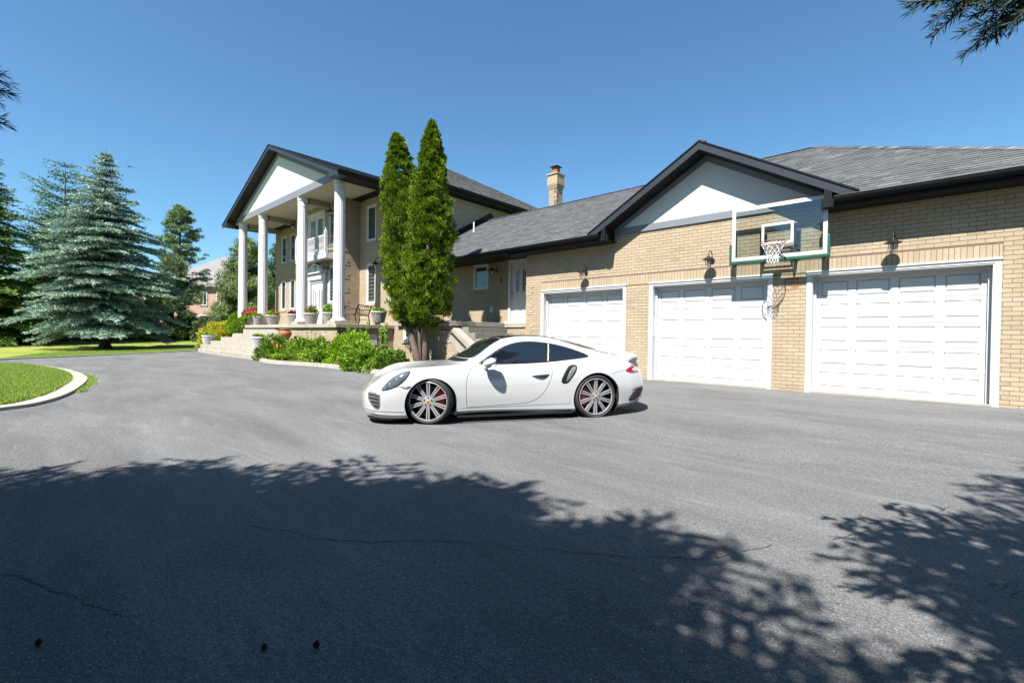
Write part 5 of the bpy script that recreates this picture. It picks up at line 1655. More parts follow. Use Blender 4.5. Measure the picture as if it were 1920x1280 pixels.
sup.hexa([(4.04, -.55, .80), (4.26, -.5, .78), (4.26, .5, .78), (4.04, .55, .80), (4.06, -.55, .90), (4.24, -.55, .90), (4.24, .55, .90), (4.06, .55, .90)])
sup.build('spoiler_support', 'car_paint', spo)
# sills
sl = MB()
for sg in (-1, 1):
    y = sg * .90
    q = [(1.36, y - .012, .085), (3.07, y + .005, .09), (3.07, y + .04, .09), (1.36, y + .03, .085), (1.36, y - .008, .112), (3.07, y + .008, .118), (3.07, y + .03, .118), (1.36, y + .02, .112)]
    if sg > 0: q = [(a, 2 * y - b_, c) for a, b_, c in q]; q = [q[3], q[2], q[1], q[0], q[7], q[6], q[5], q[4]]
    sl.hexa(q)
sl.build('sill_blade', 'car_trim', car)
line_on('sill_line', [(1.38, .205), (2.1, .212), (2.6, .222), (3.03, .235)], .007, 'grey_plastic', off=.0008)
# wheel wells
for (cx_, cz_, r_) in ((1.01, .275, .350), (3.45, .305, .378)):
    for sg in (-1, 1):
        w_ = MB(); y_o = sg * (.835 if cx_ < 2 else .90); y_i = sg * .505
        n_ = 40; vs = []
        for yy, rr_ in ((y_o, r_ - .004), (y_i, r_ - .006)):
            vs += [(cx_ + rr_ * math.cos(2 * math.pi * k_ / n_), yy, cz_ + rr_ * math.sin(2 * math.pi * k_ / n_)) for k_ in range(n_)]
        fs = [(k_, (k_ + 1) % n_, n_ + (k_ + 1) % n_, n_ + k_) for k_ in range(n_) if vs[k_][2] > .06]
        fs.append(tuple(range(n_, 2 * n_)))
        w_.add(vs, fs).build('wheel_arch_liner', 'seam', car)

def text_mesh(ch_, size):
    cu = bpy.data.curves.new('c', 'FONT'); cu.body = ch_; cu.size = size; cu.extrude = .0008; cu.align_x = 'CENTER'
    o = bpy.data.objects.new('c', cu); COL.objects.link(o)
    dg = bpy.context.evaluated_depsgraph_get(); me = bpy.data.meshes.new_from_object(o.evaluated_get(dg))
    bpy.data.objects.remove(o)
    vs = [tuple(v.co) for v in me.vertices]; fs = [tuple(p.vertices) for p in me.polygons]
    bpy.data.meshes.remove(me)
    return vs, fs
def wheel(x, y, z, side, steer, tyre_w, txt, tr=.328, rr=.268, cal=-1):
    """local wheel: axle along y, outer face at y=0 looking to -y; mirrored by a half turn for the far side"""
    w = bpy.data.objects.new('wheel', None); COL.objects.link(w); w.parent = car
    w.location = (x, y, z); w.rotation_euler = (0, 0, steer + (0 if side < 0 else math.pi))
    prof = [(rr, .018), (rr + .012, .004), (tr - .028, -.008), (tr - .010, .010), (tr, .03), (tr, tyre_w - .03), (tr - .010, tyre_w - .01), (tr - .028, tyre_w + .008), (rr, tyre_w - .018)]
    ty = MB().lathe(prof, (0, 0, 0), 72, axis='y'); ty.f = ty.f[:-2] if len(ty.f[-1]) > 4 else ty.f; ty.t = ty.t[:len(ty.f)]
    tyo = ty.build('tyre', 'tyre', w, smooth=True, autosmooth=R(40))
    gr = MB()
    for yy in (.07, tyre_w / 2, tyre_w - .07):
        gr.tube([((tr + .0002) * math.cos(2 * math.pi * k_ / 60), yy, (tr + .0002) * math.sin(2 * math.pi * k_ / 60)) for k_ in range(60)], .004, 4, closed=True)
    for k_ in range(64):
        a = 2 * math.pi * k_ / 64; c, s_ = math.cos(a), math.sin(a)
        gr.tube([((tr - .006) * c, .014, (tr - .006) * s_), ((tr + .0015) * c, .032, (tr + .0015) * s_), ((tr + .0015) * math.cos(a + .05), .068, (tr + .0015) * math.sin(a + .05))], .0025, 4)
    gr.build('tread_groove', 'seam', w)
    a0 = R(118 if steer else 132); lt = MB(); st_ = .125
    for i, ch_ in enumerate(txt):
        if ch_ == ' ': continue
        vs, fs = text_mesh(ch_, .042)
        a = a0 - i * st_
        rm = rr + .018
        o_ = []
        for (u, v, d) in vs:
            # letter upright at angle a: radial = v, tangential = u (clockwise seen from outside)
            rad = Vector((math.cos(a), 0, math.sin(a))); tan = Vector((math.sin(a), 0, -math.cos(a)))
            o_.append(tuple(rad * (rm + v) + tan * u + Vector((0, -.0075 + .0 - d, 0))))
        lt.add(o_, fs)
    lt.build('tyre_lettering', 'tyre_print', w)
    rp_ = [(rr + .004, .0), (rr - .006, -.004), (rr - .012, .008), (rr - .014, .016)]
    bb_ = MB().lathe([(rr - .0141, .016), (rr - .02, .05), (rr - .028, tyre_w - .04), (rr + .0, tyre_w - .015)], (0, 0, 0), 60, axis='y'); bb_.f = bb_.f[:-2]; bb_.t = bb_.t[:len(bb_.f)]; bb_.build('rim_barrel', 'rim_dark', w, smooth=True)
    rm_ = MB().lathe(rp_, (0, 0, 0), 72, axis='y'); rm_.f = rm_.f[:-2]; rm_.t = rm_.t[:len(rm_.f)]
    ro_ = rm_.build('rim', 'rim', w, smooth=True, autosmooth=R(40))
    MB().lathe([(rr - .014, .04), (rr - .026, .12)], (0, 0, 0), 48, axis='y').build('inner_ring', 'rim_dark', w) if False else None
    MB().lathe([(0, .16), (.243, .16), (.243, .17), (0, .17)], (0, 0, 0), 40, axis='y').build('rim_back', 'seam', w)
    # ten twin spokes
    for k_ in range(10):
        a = 2 * math.pi * (k_ + .5) / 10
        for e in (-1, 1):
            sp = MB()
            a_i = a + e * .20; a_o = a + e * .066
            ri, ro2 = .055, rr - .010
            pi_ = Vector((math.cos(a_i) * ri, 0, math.sin(a_i) * ri)); po = Vector((math.cos(a_o) * ro2, 0, math.sin(a_o) * ro2))
            d = (po - pi_).normalized(); pr_ = Vector((-d.z, 0, d.x))
            wi, wo = .0105, .0095
            yi, yo = .012, .004
            q = [pi_ - pr_ * wi + Vector((0, yi + .03, 0)), po - pr_ * wo + Vector((0, yo + .03, 0)), po + pr_ * wo + Vector((0, yo + .03, 0)), pi_ + pr_ * wi + Vector((0, yi + .03, 0)),
                 pi_ - pr_ * wi * .8 + Vector((0, yi, 0)), po - pr_ * wo * .8 + Vector((0, yo, 0)), po + pr_ * wo * .8 + Vector((0, yo, 0)), pi_ + pr_ * wi * .8 + Vector((0, yi, 0))]
            sp.hexa([tuple(p) for p in q][::1])
            sp.build('spoke', 'rim', w)
    MB().lathe([(0, .004), (.045, .004), (.07, .012), (.078, .03), (.075, .05)], (0, 0, 0), 30, axis='y').build('hub', 'rim', w, smooth=True, autosmooth=R(40))
    MB().lathe([(0, -.002), (.020, -.001), (.024, .004)], (0, 0, 0), 20, axis='y').build('hub_badge', 'yellow', w, smooth=True)
    lg = MB()
    for k_ in range(5):
        a = 2 * math.pi * k_ / 5 + .3
        lg.lathe([(0, .0), (.010, .0), (.012, .02)], (.052 * math.cos(a), 0, .052 * math.sin(a)), 8, axis='y')
    lg.build('lug_bolt', 'car_trim', w)
    bdg = MB(); bdg.box(-.004, .004, -.0035, -.0015, -.008, .010).box(-.010, .010, -.0034, -.0014, .010, .013); bdg.build('badge_mark', 'caliper', w)
    MB().lathe([(.06, .095), (.195, .095), (.195, .125), (.06, .125)], (0, 0, 0), 40, axis='y').build('brake_disc', 'disc', w)
    cl = MB(); n_ = 8; vs = []
    a0_, a1_ = (R(-38), R(38)) if cal > 0 else (R(142), R(218))
    a0_ -= steer; a1_ -= steer
    for k_ in range(n_ + 1):
        a = a0_ + (a1_ - a0_) * k_ / n_
        for r_, yy in ((.125, .055), (.215, .055), (.225, .09), (.12, .09)):
            vs.append((r_ * math.cos(a), yy, r_ * math.sin(a)))
    fs = [(k_ * 4 + j, k_ * 4 + (j + 1) % 4, (k_ + 1) * 4 + (j + 1) % 4, (k_ + 1) * 4 + j) for k_ in range(n_) for j in range(4)] + [(0, 3, 2, 1), (n_ * 4, n_ * 4 + 1, n_ * 4 + 2, n_ * 4 + 3)]
    cl.add(vs, fs).build('brake_caliper', 'caliper', w)
    return w
ST = R(-22)
wheel(.965, -.880, .312, -1, ST, .24, 'P ZERO', cal=1, tr=.312, rr=.262)
wheel(1.015, .880, .312, 1, ST, .24, 'P ZERO', cal=-1, tr=.312, rr=.262)
wheel(3.43, -.925, .326, -1, 0, .30, 'PIRELLI', cal=-1)
wheel(3.43, .925, .326, 1, 0, .30, 'PIRELLI', cal=1)
MB().box(.9, 3.6, -.82, .82, .12, .16).build('underbody', 'seam', car)
# ------------------------------------------------------------------ foliage
LEAF = 1.45
def ramp_leaf(name, cols, **kw):
    cols = [tuple(min(v * LEAF, .75) for v in c) for c in cols]
    return toned(name, [(i / (len(cols) - 1), c) for i, c in enumerate(cols)], rough=kw.pop('rough', .65), nscale=3, nvar=.12, bump=0, spec=.25, **kw)
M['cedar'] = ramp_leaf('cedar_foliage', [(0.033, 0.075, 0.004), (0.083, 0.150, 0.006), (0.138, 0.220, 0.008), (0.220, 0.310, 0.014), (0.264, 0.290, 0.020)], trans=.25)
M['globe'] = ramp_leaf('globe_cedar', [(.10, .18, .006), (.17, .29, .010), (.24, .36, .016)], trans=.25)
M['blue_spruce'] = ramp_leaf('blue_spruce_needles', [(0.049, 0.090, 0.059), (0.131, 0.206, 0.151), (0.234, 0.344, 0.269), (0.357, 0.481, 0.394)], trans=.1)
M['dark_spruce'] = ramp_leaf('dark_spruce_needles', [(0.031, 0.073, 0.031), (0.077, 0.151, 0.053), (0.143, 0.221, 0.057)], trans=.1)
M['near_spruce'] = ramp_leaf('near_spruce_needles', [(.022, .05, .035), (.04, .08, .065), (.07, .12, .11)], trans=.1)
M['yew_green'] = ramp_leaf('left_conifer', [(0.024, 0.060, 0.013), (0.073, 0.142, 0.018), (0.139, 0.215, 0.030)], trans=.15)
M['pine'] = ramp_leaf('pine_needles', [(0.040, 0.090, 0.050), (0.112, 0.203, 0.090), (0.225, 0.315, 0.124), (0.315, 0.360, 0.135)], trans=.12)
M['grey_green'] = ramp_leaf('shrubby_tree', [(0.058, 0.098, 0.039), (0.146, 0.195, 0.088), (0.234, 0.282, 0.127)], trans=.2)
M['juniper'] = ramp_leaf('juniper_foliage', [(0.055, 0.108, 0.035), (0.137, 0.225, 0.069), (0.234, 0.312, 0.108), (0.312, 0.293, 0.176)], trans=.12)
M['shrub'] = ramp_leaf('shrub_leaf', [(0.051, 0.110, 0.013), (0.129, 0.260, 0.020), (0.243, 0.400, 0.036), (0.429, 0.540, 0.070)], trans=.3)
M['shrub2'] = ramp_leaf('bright_shrub_leaf', [(0.088, 0.192, 0.011), (0.220, 0.383, 0.017), (0.374, 0.522, 0.035)], trans=.3)
M['dark_shrub'] = ramp_leaf('peony_leaf', [(0.045, 0.097, 0.015), (0.113, 0.206, 0.025), (0.250, 0.339, 0.053)], trans=.2, rough=.45)
M['hedge'] = ramp_leaf('far_shrub_leaf', [(0.039, 0.088, 0.023), (0.098, 0.176, 0.039), (0.176, 0.273, 0.058)], trans=.2)
M['spirea'] = ramp_leaf('golden_spirea', [(.20, .26, .012), (.42, .42, .02), (.58, .50, .04), (.58, .42, .10)], trans=.3)
M['maple'] = ramp_leaf('dark_red_leaf', [(.03, .008, .012), (.06, .015, .02), (.05, .045, .02)], trans=.2)
M['red_flower'] = ramp_leaf('geranium_red', [(.45, .01, .02), (.55, .015, .10), (.62, .05, .02)], trans=.2)
M['orange_flower'] = ramp_leaf('daylily_orange', [(.65, .16, .01), (.72, .28, .02)], trans=.3)
M['pale_flower'] = ramp_leaf('pale_petals', [(.55, .55, .38), (.7, .68, .6)], trans=.3)
M['pink_flower'] = ramp_leaf('dark_pink_petals', [(.20, .02, .05), (.35, .08, .12)], trans=.3)
M['violet'] = ramp_leaf('violet_petals', [(.10, .07, .35), (.22, .15, .5)], trans=.3)

def unit(v):
    return v / np.maximum(np.linalg.norm(v, axis=-1, keepdims=True), 1e-9)
def leaves(P, D, l, w, r_, twist=1.0, tri=False):
    """elongated leaves at P pointing along D; returns V, F"""
    n = len(P)
    D = unit(D)
    A = r_.normal(size=(n, 3)); S = unit(np.cross(D, A))
    l = np.broadcast_to(np.asarray(l, float), (n,))[:, None]; w = np.broadcast_to(np.asarray(w, float), (n,))[:, None]
    if tri:
        V = np.stack([P - S * w, P + S * w, P + D * l], 1).reshape(-1, 3); F = np.arange(3 * n).reshape(-1, 3)
    else:
        V = np.stack([P, P + D * l * .5 - S * w, P + D * l, P + D * l * .5 + S * w], 1).reshape(-1, 3); F = np.arange(4 * n).reshape(-1, 4)
    return V, F

def trunk_mesh(name, segs, mat, parent):
    mb = MB()
    for path, radii in segs: mb.tube(path, radii, 10)
    return mb.build(name, mat, parent, smooth=True)

def cloud(centers, rad, n_per, l, w, r_, up=.5, outward=None, flat=1.0, tri=False):
    """leaf clumps: n_per leaves around every centre, pointing outward from the clump and somewhat up"""
    c = np.repeat(centers, n_per, 0)
    d = unit(r_.normal(size=c.shape)) * np.array([1, 1, flat])
    rr_ = np.repeat(np.broadcast_to(rad, (len(centers),)), n_per)[:, None] * r_.uniform(.25, 1, (len(c), 1))
    P = c + d * rr_
    D = d * .8 + np.array([0, 0, up]) + r_.normal(size=c.shape) * .35
    if outward is not None: D = D + np.repeat(outward, n_per, 0)
    ls = l * r_.uniform(.6, 1.3, len(c)); ws = w * r_.uniform(.6, 1.3, len(c))
    return leaves(P, D, ls, ws, r_, tri=tri)

def thing(name, loc, label, cat, group=None):
    e = empty(name, loc, label, cat, group)
    WC[e.name] = Vector(loc)
    return e

# --- two columnar cedars in front of the landing
def cedar(base, top, rprof, label, seed, stems, n_cl=1700):
    k_ = 1.048; f_ = lambda p: (p[0] * k_, p[1] * k_, 1.2 + (p[2] - 1.2) * k_)
    base, top = f_(base), f_(top); rprof = [(1.2 + (a - 1.2) * k_ + (.12 if a < 2 else 0), b * k_) for a, b in rprof]; stems = [([f_(q) for q in a], [r * k_ for r in b]) for a, b in stems]
    t = thing('cedar_tree', base, label, 'tree', 'columnar cedars')
    r_ = np.random.default_rng(seed)
    h = r_.random(n_cl) ** .85
    z0 = rprof[0][0]; z1 = top[2]
    z = z0 + (z1 - z0) * h
    a = r_.uniform(0, 2 * np.pi, n_cl)
    rad = np.interp(z, [p[0] for p in rprof], [p[1] for p in rprof])
    lump = 1 + .13 * np.sin(a * 3 + z * 2.7 + seed) + .13 * np.sin(a * 5 - z * 5.1) + .12 * np.sin(z * 13 + a * 4)
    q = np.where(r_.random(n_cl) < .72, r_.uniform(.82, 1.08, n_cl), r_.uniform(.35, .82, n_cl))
    rr_ = rad * lump * q
    cx_ = np.interp(z, [base[2], top[2]], [base[0], top[0]]); cy_ = np.interp(z, [base[2], top[2]], [base[1], top[1]])
    C = np.c_[cx_ + rr_ * np.cos(a), cy_ + rr_ * np.sin(a), z]
    out_ = np.c_[np.cos(a), np.sin(a), np.full(n_cl, .9)] * .7
    crad = (.07 + .07 * r_.random(n_cl)) * np.clip(rad / .5, .55, 1)
    V, F = cloud(C, crad, 60, .065, .016, r_, up=.45, outward=out_)
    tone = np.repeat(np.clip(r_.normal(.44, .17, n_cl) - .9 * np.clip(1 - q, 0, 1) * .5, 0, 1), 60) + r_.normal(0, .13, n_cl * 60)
    # gap shade put into the tone of inner clumps; browning at a few
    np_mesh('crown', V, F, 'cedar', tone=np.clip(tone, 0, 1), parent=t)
    trunk_mesh('trunk', stems, 'bark', t)
    return t
bxc = (-11.32, 8.30)
cedar((-11.85, 8.33, 1.6), (-12.66, 8.30, 7.47), [(1.30, .12), (1.6, .46), (2.2, .58), (3.2, .60), (4.4, .56), (5.4, .50), (6.3, .39), (7.0, .25), (7.35, .11), (7.5, .02)],
      'left of the two tall columnar cedars beside the steps, with a slightly lower split tip', 11,
      [([(-11.24, bxc[1], .1), (-11.52, 8.30, .68), (-11.86, 8.30, 1.4), (-12.2, 8.3, 3.5), (-12.5, 8.3, 6)], [.125, .105, .085, .06, .03]),
       ([(-11.2, bxc[1], .15), (-11.42, 8.36, 1.0), (-11.48, 8.36, 1.8)], [.05, .045, .035])])
cedar((-10.95, 8.30, 1.7), (-10.86, 8.30, 7.33), [(1.28, .12), (1.55, .46), (2.2, .56), (3.2, .58), (4.4, .54), (5.2, .47), (6.0, .36), (6.7, .23), (7.1, .11), (7.35, .02)],
      'right of the two tall columnar cedars, taller and pointed, next to the side door steps', 12,
      [([(-11.04, bxc[1], .1), (-11.06, 8.30, .7), (-11.04, 8.30, 1.5), (-10.95, 8.3, 4), (-10.88, 8.3, 6)], [.105, .085, .078, .06, .03]),
       ([(-11.10, bxc[1] + .05, .2), (-11.24, 8.36, 1.1), (-11.30, 8.36, 1.9)], [.03, .022, .02])])

def in_view(P, pad=30):
    q = (P - np.array([0, 0, 1.2])) @ np.array(_m)
    zz = -q[:, 2]
    x = 960 + 870.5 * q[:, 0] / np.maximum(zz, 1e-3); y = 640 - 870.5 * q[:, 1] / np.maximum(zz, 1e-3)
    pad = pad + 150 / np.maximum(zz, .3)
    return (zz > -.2) & (x > -pad) & (x < 1920 + pad) & (y > -pad) & (y < 1280 + pad)

def spruce(name, base, H, R0, mat, label, seed, zlow=.08, whorls=34, per=9, leaf=.16, wid=.035, droop=.25, density=1.0, power=.85, trunk_r=.25, keep=None, rag=.25, tri=True, group='evergreen trees', lift=.0, twig=.42, cat='tree', top=1.0, bark='bark_dark', irregular=0.0, bulge=0.0):
    """conifer built limb by limb: whorls of drooping branches, flat fans of twigs, needles as thin blades"""
    r_ = np.random.default_rng(seed)
    t = thing(name, base, label, cat, group)
    bx_, by_, bz_ = base
    P_, D_, T_ = [], [], []
    limbs = []
    for wI in range(whorls):
        h = zlow + (top - zlow) * (wI + r_.uniform(-.3, .3)) / whorls
        h = min(max(h, zlow), .995)
        Rl = R0 * (1 - h) ** power * (1 + bulge * math.sin(math.pi * h)) * (1 if h > zlow + .08 else .88) + .05
        nb = max(4, int(per * (.5 + .5 * (1 - h)) + r_.integers(0, 2)))
        a0 = r_.uniform(0, 2 * np.pi)
        for b_ in range(nb):
            a = a0 + 2 * np.pi * b_ / nb + r_.uniform(-.25, .25)
            Lb = Rl * r_.uniform(1 - rag, 1 + rag * .35)
            if irregular: Lb *= 1 + irregular * math.sin(a * 2 + h * 9 + seed)
            m_ = max(4, int(Lb / .16))
            s_ = np.linspace(.12, 1, m_)
            tilt = lift + .35 * h
            x = bx_ + np.cos(a) * Lb * s_; y = by_ + np.sin(a) * Lb * s_
            dr = droop * r_.uniform(.55, 1.5)
            z = bz_ + H * h + Lb * (tilt * s_ - dr * s_ ** 1.6 + .12 * dr * s_ ** 4)
            B = np.c_[x, y, z]
            if wI % 2 == 0 or Lb < 1: limbs.append((B[0], B[-1], B[len(B) // 2], .012 + .012 * Lb))
            dirr = np.array([np.cos(a), np.sin(a), 0]); sid = np.array([-np.sin(a), np.cos(a), 0])
            for k_ in range(m_):
                tl_ = Lb * twig * (1 - s_[k_] * .75) * r_.uniform(.7, 1.15) + .10
                for sg in (-1, 1):
                    nt2 = max(2, int(tl_ / (leaf * .42) * density))
                    u = np.linspace(.0, 1, nt2)[:, None] * tl_
                    d = unit((dirr * .75 + sid * sg * .8 + np.array([0, 0, -.12]))[None])[0]
                    Q = B[k_] + d * u - np.array([0, 0, 1]) * (u ** 1.5) * .18 * droop * 2
                    P_.append(Q + r_.normal(0, leaf * .18, Q.shape))
                    D_.append(d + r_.normal(0, .45, Q.shape) + np.array([0, 0, .15]))
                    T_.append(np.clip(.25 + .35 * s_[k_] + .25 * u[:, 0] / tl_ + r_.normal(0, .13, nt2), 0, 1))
            # leader tip of the branch
    P_ = np.concatenate(P_); D_ = np.concatenate(D_); T_ = np.concatenate(T_)
    if keep is not None:
        k = keep(P_); P_, D_, T_ = P_[k], D_[k], T_[k]
    V, F = leaves(P_, D_, leaf * r_.uniform(.7, 1.3, len(P_)), wid * r_.uniform(.7, 1.3, len(P_)), r_, tri=tri)
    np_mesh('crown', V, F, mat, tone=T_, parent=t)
    mb = MB()
    mb.tube([(bx_, by_, bz_ - .1), (bx_, by_, bz_ + .3), (bx_ + .02, by_, bz_ + H * .5), (bx_, by_, bz_ + H)], [trunk_r * 1.5, trunk_r, trunk_r * .55, .01], 10)
    for (p0, p1, pm_, rr_) in limbs:
        if keep is not None and not keep(np.array([p0, pm_, p1])).all(): continue
        mb.tube([(bx_, by_, p0[2] - .1), tuple(pm_), tuple(p1)], [rr_, rr_ * .7, .006], 5, cap=False)
    mb.build('trunk', bark, t, smooth=True)
    return t

# big blue spruce on the lawn
spruce('blue_spruce', (-39.3, 4.3, .05), 12.7, 3.5, 'blue_spruce', 'broad silvery blue spruce standing alone on the lawn beside the drive', 21, zlow=.11, whorls=33, per=11, leaf=.175, wid=.031, droop=.32, power=.80, bulge=.52, trunk_r=.28, density=2.1, rag=.45, twig=.42)
# thin dark spruce behind it, leaning branches
spruce('dark_spruce', (-50, 3.1, .0), 14.2, 4.9, 'dark_spruce', 'tall sparse dark spruce rising behind the blue spruce', 22, zlow=.2, whorls=27, per=9, leaf=.21, wid=.034, droop=.12, power=.55, rag=.5, density=.8, irregular=.25, lift=.12)
spruce('dark_spruce', (-47, -1.4, .0), 13.5, 4.6, 'yew_green', 'dense green conifer at the left edge of the photo', 23, zlow=.02, whorls=30, per=10, leaf=.21, wid=.036, droop=.34, power=.6, rag=.35, density=1.4)
spruce('dark_spruce', (-52, -5.2, .0), 14.5, 4.8, 'dark_spruce', 'dark conifer beyond the left edge, behind the dense green one', 24, zlow=.03, whorls=22, per=8, leaf=.36, wid=.065, droop=.3, power=.6, density=.8)

def pine(name, base, H, R0, mat, label, seed, ncl=420, leaf=.20, wid=.03, zlow=.2, per=60, flat=.55, group='evergreen trees', crad=.55, shape=lambda h: (1 - h) ** .55, bark='bark_dark'):
    """loose-crowned tree: limbs carrying tufted clumps with sky between them"""
    r_ = np.random.default_rng(seed)
    t = thing(name, base, label, 'tree', group)
    C = []; mb = MB(); bx_, by_, bz_ = base
    mb.tube([(bx_, by_, bz_ - .1), (bx_ + .1, by_, bz_ + H * .35), (bx_ - .05, by_, bz_ + H * .7), (bx_, by_, bz_ + H * .98)], [.22, .17, .10, .02], 10)
    nl = ncl // 7
    for i in range(nl):
        h = zlow + (1 - zlow) * ((i + r_.random()) / nl) ** .9
        a = r_.uniform(0, 2 * np.pi); Lb = R0 * shape(h) * r_.uniform(.7, 1.1) + .2
        p0 = np.array([bx_, by_, bz_ + H * h * .96]); tip = p0 + np.array([np.cos(a) * Lb, np.sin(a) * Lb, Lb * r_.uniform(.0, .35)])
        mid = (p0 + tip) / 2 + np.array([0, 0, -.05 * Lb])
        mb.tube([tuple(p0), tuple(mid), tuple(tip)], [.05, .035, .01], 5, cap=False)
        for k_ in range(7):
            u = r_.uniform(.35, 1.02)
            C.append(p0 * (1 - u) + tip * u + r_.normal(0, .22 * crad * 1.4, 3))
    C = np.array(C)
    V, F = cloud(C, crad * r_.uniform(.5, 1, len(C)), per, leaf, wid, r_, up=.6, flat=flat, tri=True)
    base_t = np.clip(r_.normal(.5, .16, len(C)), 0, 1)
    np_mesh('crown', V, F, mat, tone=np.clip(np.repeat(base_t, per) + r_.normal(0, .12, len(C) * per), 0, 1), parent=t)
    mb.build('trunk', bark, t, smooth=True)
    return t
pine('pine_tree', (-60, 12.6, 0), 15.0, 3.6, 'pine', 'tall round-topped pine between the blue spruce and the white columns', 31, ncl=620, crad=.40, zlow=.26, leaf=.24, per=56, wid=.034)
pine('leafy_tree', (-50, 9.9, .2), 7.6, 2.2, 'grey_green', 'small grey green tree just right of the blue spruce', 32, ncl=380, crad=.6, zlow=.05, per=80, leaf=.22, wid=.045, shape=lambda h: (1 - h) ** .4 * .9, flat=.9, group='broadleaf trees')
pine('juniper_tree', (-45, 14.4, 0), 9.4, 2.9, 'juniper', 'bushy grey green juniper seen between the white columns', 33, ncl=620, crad=.5, zlow=.04, per=80, leaf=.22, wid=.032, shape=lambda h: min(1.0, (1 - h) ** .6 * 1.15), flat=1.1)
pine('juniper_tree', (-47.5, 18.6, 0), 11.0, 2.8, 'dark_spruce', 'darker evergreen behind the juniper, next to the left brick corner', 34, ncl=480, crad=.55, zlow=.04, per=70, leaf=.25, wid=.04, shape=lambda h: (1 - h) ** .6, flat=1.0)
# far trees closing the horizon, each one a tree
far = [(-70, -9, 14, 'yew_green'), (-75, -16, 15, 'dark_spruce'), (-62, -12, 12, 'pine'), (-72, -2.5, 11, 'dark_spruce'), (-74, 3.5, 9.5, 'hedge'), (-80, 8.5, 9.0, 'yew_green'), (-66, 8.0, 5.0, 'hedge'), (-78, 30, 10, 'hedge'), (-84, 34, 12, 'pine'), (-70, 33, 9, 'juniper')]
flabel = ['tall green tree at the far left beyond the lawn', 'farthest dark tree beyond the left edge of the lawn', 'pine beyond the left edge of the lawn', 'dark tree behind the dense green conifer at the left', 'low broad tree behind the blue spruce trunk', 'green tree filling the gap left of the pine', 'low shrubby tree between blue spruce and pine', 'distant tree hidden behind the portico, nearest the house', 'distant pine behind the portico', 'distant juniper behind the portico']
for i, (x, y, h, mt) in enumerate(far):
    pine('background_tree', (x, y, 0), h, h * .33, mt, flabel[i], 50 + i, ncl=240, crad=.9, zlow=.05, per=55, leaf=.42, wid=.09, shape=lambda h: (1 - h) ** .5, flat=.9, group='background trees')

def shrub(name, base, rx, ry, h, mat, label, seed, leaf=.08, wid=.022, ncl=160, per=40, crad=.12, group='garden shrubs', fill=.6, up=.35, stem=True, dome=.5, cat='shrub'):
    r_ = np.random.default_rng(seed)
    t = thing(name, base, label, cat, group)
    d = unit(r_.normal(size=(ncl, 3))); d[:, 2] = np.abs(d[:, 2]) * 1.0
    q = np.where(r_.random(ncl) < .75, r_.uniform(.82, 1.0, ncl), r_.uniform(.3, .82, ncl))[:, None]
    lump = (1 + .16 * np.sin(d[:, :1] * 5 + seed) + .12 * np.sin(d[:, 1:2] * 7 + 2 * seed))
    C = d * q * lump * np.array([rx, ry, h]) * np.array([1, 1, dome + (1 - dome)])
    C[:, 2] = np.maximum(C[:, 2], .04)
    C += np.array(base)
    V, F = cloud(C, crad * r_.uniform(.6, 1.1, ncl), per, leaf, wid, r_, up=up, outward=d * .6)
    bt = np.clip(r_.normal(.5, .18, ncl), 0, 1)
    np_mesh('foliage', V, F, mat, tone=np.clip(np.repeat(bt, per) + r_.normal(0, .13, ncl * per), 0, 1), parent=t)
    if stem:
        mb = MB()
        for k_ in range(7):
            a = r_.uniform(0, 6.28); e = C[r_.integers(0, ncl)]
            mb.tube([(base[0] + .05 * math.cos(a), base[1] + .05 * math.sin(a), base[2] - .05), ((base[0] + e[0]) / 2, (base[1] + e[1]) / 2, base[2] + h * .4), tuple(e)], [.018, .012, .004], 5)
        mb.build('stem', 'bark_dark', t)
    return t
GB = .12
# bed along the porch, from the steps to the cedars
shrub('peony_bush', (-20.6, 7.75, GB), .95, .6, .85, 'dark_shrub', 'dark glossy leafy bush at the foot of the front steps', 61, leaf=.17, wid=.035, ncl=150, per=26, crad=.16)
shrub('peony_bush', (-18.9, 8.05, GB), .75, .5, .85, 'shrub', 'dark green bush with a few pink blooms behind the daylilies', 62, leaf=.14, wid=.032, ncl=120, per=26, crad=.15)
shrub('leafy_shrub', (-16.9, 7.85, GB), .85, .5, .78, 'shrub', 'rounded leafy shrub right of the orange daylilies', 63, leaf=.10, wid=.03, ncl=170, per=32, crad=.13)
shrub('leafy_shrub', (-15.6, 8.2, GB), .95, .6, .98, 'shrub2', 'tallest bright green shrub under the porch corner', 64, leaf=.09, wid=.026, ncl=230, per=36, crad=.14)
shrub('leafy_shrub', (-14.3, 7.95, GB), .85, .55, .98, 'shrub2', 'bright green shrub beside the cream flowering vine', 65, leaf=.09, wid=.026, ncl=200, per=34, crad=.13)
shrub('leafy_shrub', (-13.35, 7.55, GB), .85, .42, .72, 'shrub', 'broad shrub spilling over the kerb left of the cedars', 66, leaf=.11, wid=.036, ncl=220, per=30, crad=.14)
shrub('leafy_shrub', (-12.2, 7.95, GB), .55, .42, .55, 'dark_shrub', 'low dark shrub at the foot of the cedar trunks', 67, leaf=.10, wid=.032, ncl=110, per=30, crad=.12)
shrub('leafy_shrub', (-17.6, 8.25, GB), .5, .3, .6, 'shrub2', 'small light green plant against the porch front wall', 68, leaf=.08, wid=.02, ncl=60, per=30, crad=.10)
